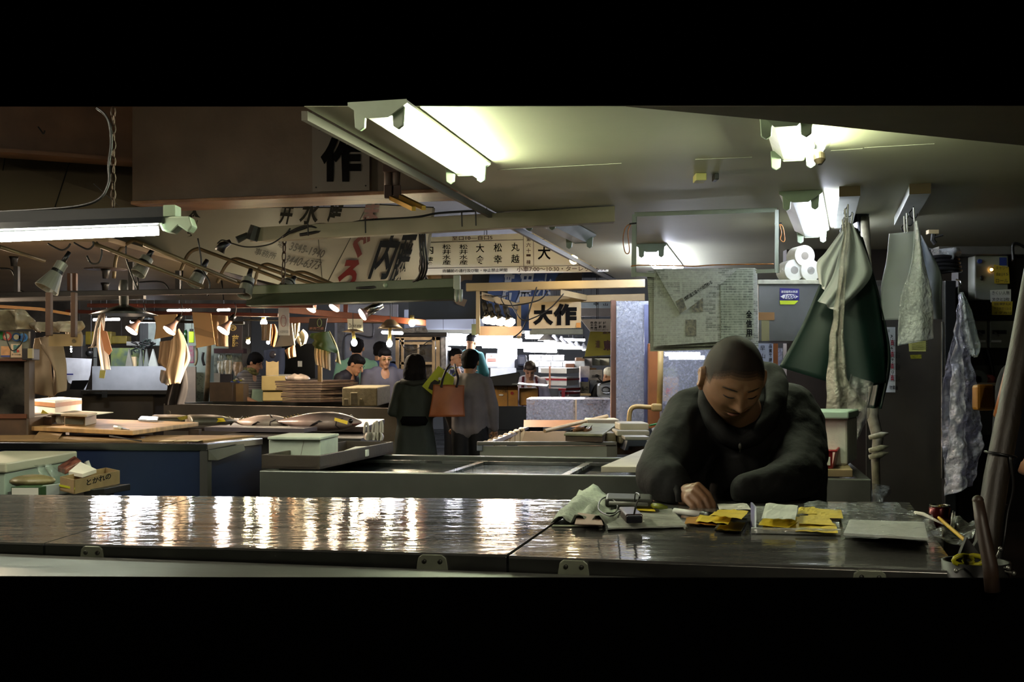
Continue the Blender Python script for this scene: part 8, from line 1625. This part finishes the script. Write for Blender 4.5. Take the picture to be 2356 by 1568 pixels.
# jacket
jk = MB()
for px_, r0, r1 in ((1640, .115, .16), (1705, .13, .17), (1772, .12, .16)): limb(jk, [q3(px_, 985, 3.32), q3(px_, 1070, 3.34), V((P(px_, 0, 3.36).x, 3.38, .95))], [r0, r1, r1])
limb(jk, [q3(1592, 962, 3.31), q3(1700, 945, 3.36), q3(1812, 948, 3.33)], [.088, .11, .088])
limb(jk, [q3(1588, 985, 3.28), q3(1550, 1040, 3.17), q3(1515, 1094, 3.05)], [.094, .082, .066]); limb(jk, [q3(1515, 1094, 3.05), q3(1535, 1112, 2.99), q3(1560, 1134, 2.945)], [.066, .06, .047])
limb(jk, [q3(1822, 975, 3.32), q3(1838, 1040, 3.22), q3(1836, 1092, 3.09)], [.094, .082, .068]); limb(jk, [q3(1836, 1092, 3.09), q3(1780, 1118, 3.0), q3(1720, 1128, 2.98)], [.068, .056, .048])
limb(jk, [q3(1622, 960, 3.24), q3(1655, 1005, 3.2), q3(1700, 1028, 3.18), q3(1750, 1005, 3.2), q3(1790, 960, 3.26)], [.05, .05, .045, .05, .055])
limb(jk, [q3(1702, 1075, 3.22), q3(1700, 1110, 3.2)], [.09, .1])
jm = remesh(jk, .0085, 5)
def wr(p): 
    n1 = noise.noise(V((p.x*6, p.y*6, p.z*9))); n2 = noise.noise(V((p.x*14+p.z*8, p.y*10, p.z*12-p.x*6))); return p+V((.2, -.9, .25))*(.009*n1+.010*abs(n2)+.004*abs(noise.noise(V((p.x*30, p.y*20, p.z*22)))))
jm.v = [wr(p) for p in jm.v]; jm.v = [V((p.x, p.y, max(p.z, ZC+.004))) if p.y < 3.13 else p for p in jm.v]
jkm = M('jacket_black', '#040404', .8, 0, .2, 6, .2, 60, spec=.25); part('jacket', jm, jkm, t, smooth=True)
hd_ = MB(); ring = [(1630, 880, 3.24), (1627, 925, 3.2), (1640, 970, 3.17), (1668, 1003, 3.14), (1702, 1020, 3.13), (1740, 1004, 3.14), (1770, 968, 3.17), (1786, 920, 3.22), (1788, 885, 3.28), (1772, 862, 3.33)]
limb(hd_, [q3(*p) for p in ring], [.026, .028, .026, .024, .02, .024, .028, .03, .034, .036], 12)
limb(hd_, [q3(1776, 872, 3.33), q3(1730, 860, 3.4), q3(1670, 868, 3.38), q3(1632, 890, 3.26)], [.045, .05, .045, .03])
hh_ = remesh(hd_, .007, 4); hh_.v = [p+V((0, 0, .005))*noise.noise(p*18) for p in hh_.v]; part('hood', hh_, M('hood_black', '#080808', .8, 0, .2, 8, .15, 60, spec=.25), t, smooth=True)
m = MB().tube([q3(1704, 1018, 3.1), q3(1703, 1040, 3.1)], .0018, 6); m.ball(q3(1703, 1026, 3.09), (.005, .003, .009)); part('zip_pull', m, M('zip_grey', '#4a4a44', .4, .6), t, smooth=True)
m = MB().curve([q3(1556, 1118, 2.92), q3(1562, 1135, 2.9), q3(1564, 1152, 2.9)], .012); part('cuff', m, jkm, t, smooth=True)
tr = MB()
for sx in (-.1, .1): limb(tr, [V((P(1705, 0, 3.4).x+sx, 3.42, .95)), V((P(1705, 0, 3.4).x+sx, 3.45, .5)), V((P(1705, 0, 3.4).x+sx, 3.5, .1))], [.14, .09, .075])
trm = remesh(tr, .02, 2); part('trousers', trm, blackcl, t, smooth=True)
m = MB()
for sx in (-.1, .1): m.ball(V((P(1705, 0, 3.4).x+sx, 3.44, .04)), (.05, .13, .04), 10)
part('shoes', m, dark, t, smooth=True)
# the added fill fixtures out of view are built with the ceiling fixtures
finalize()
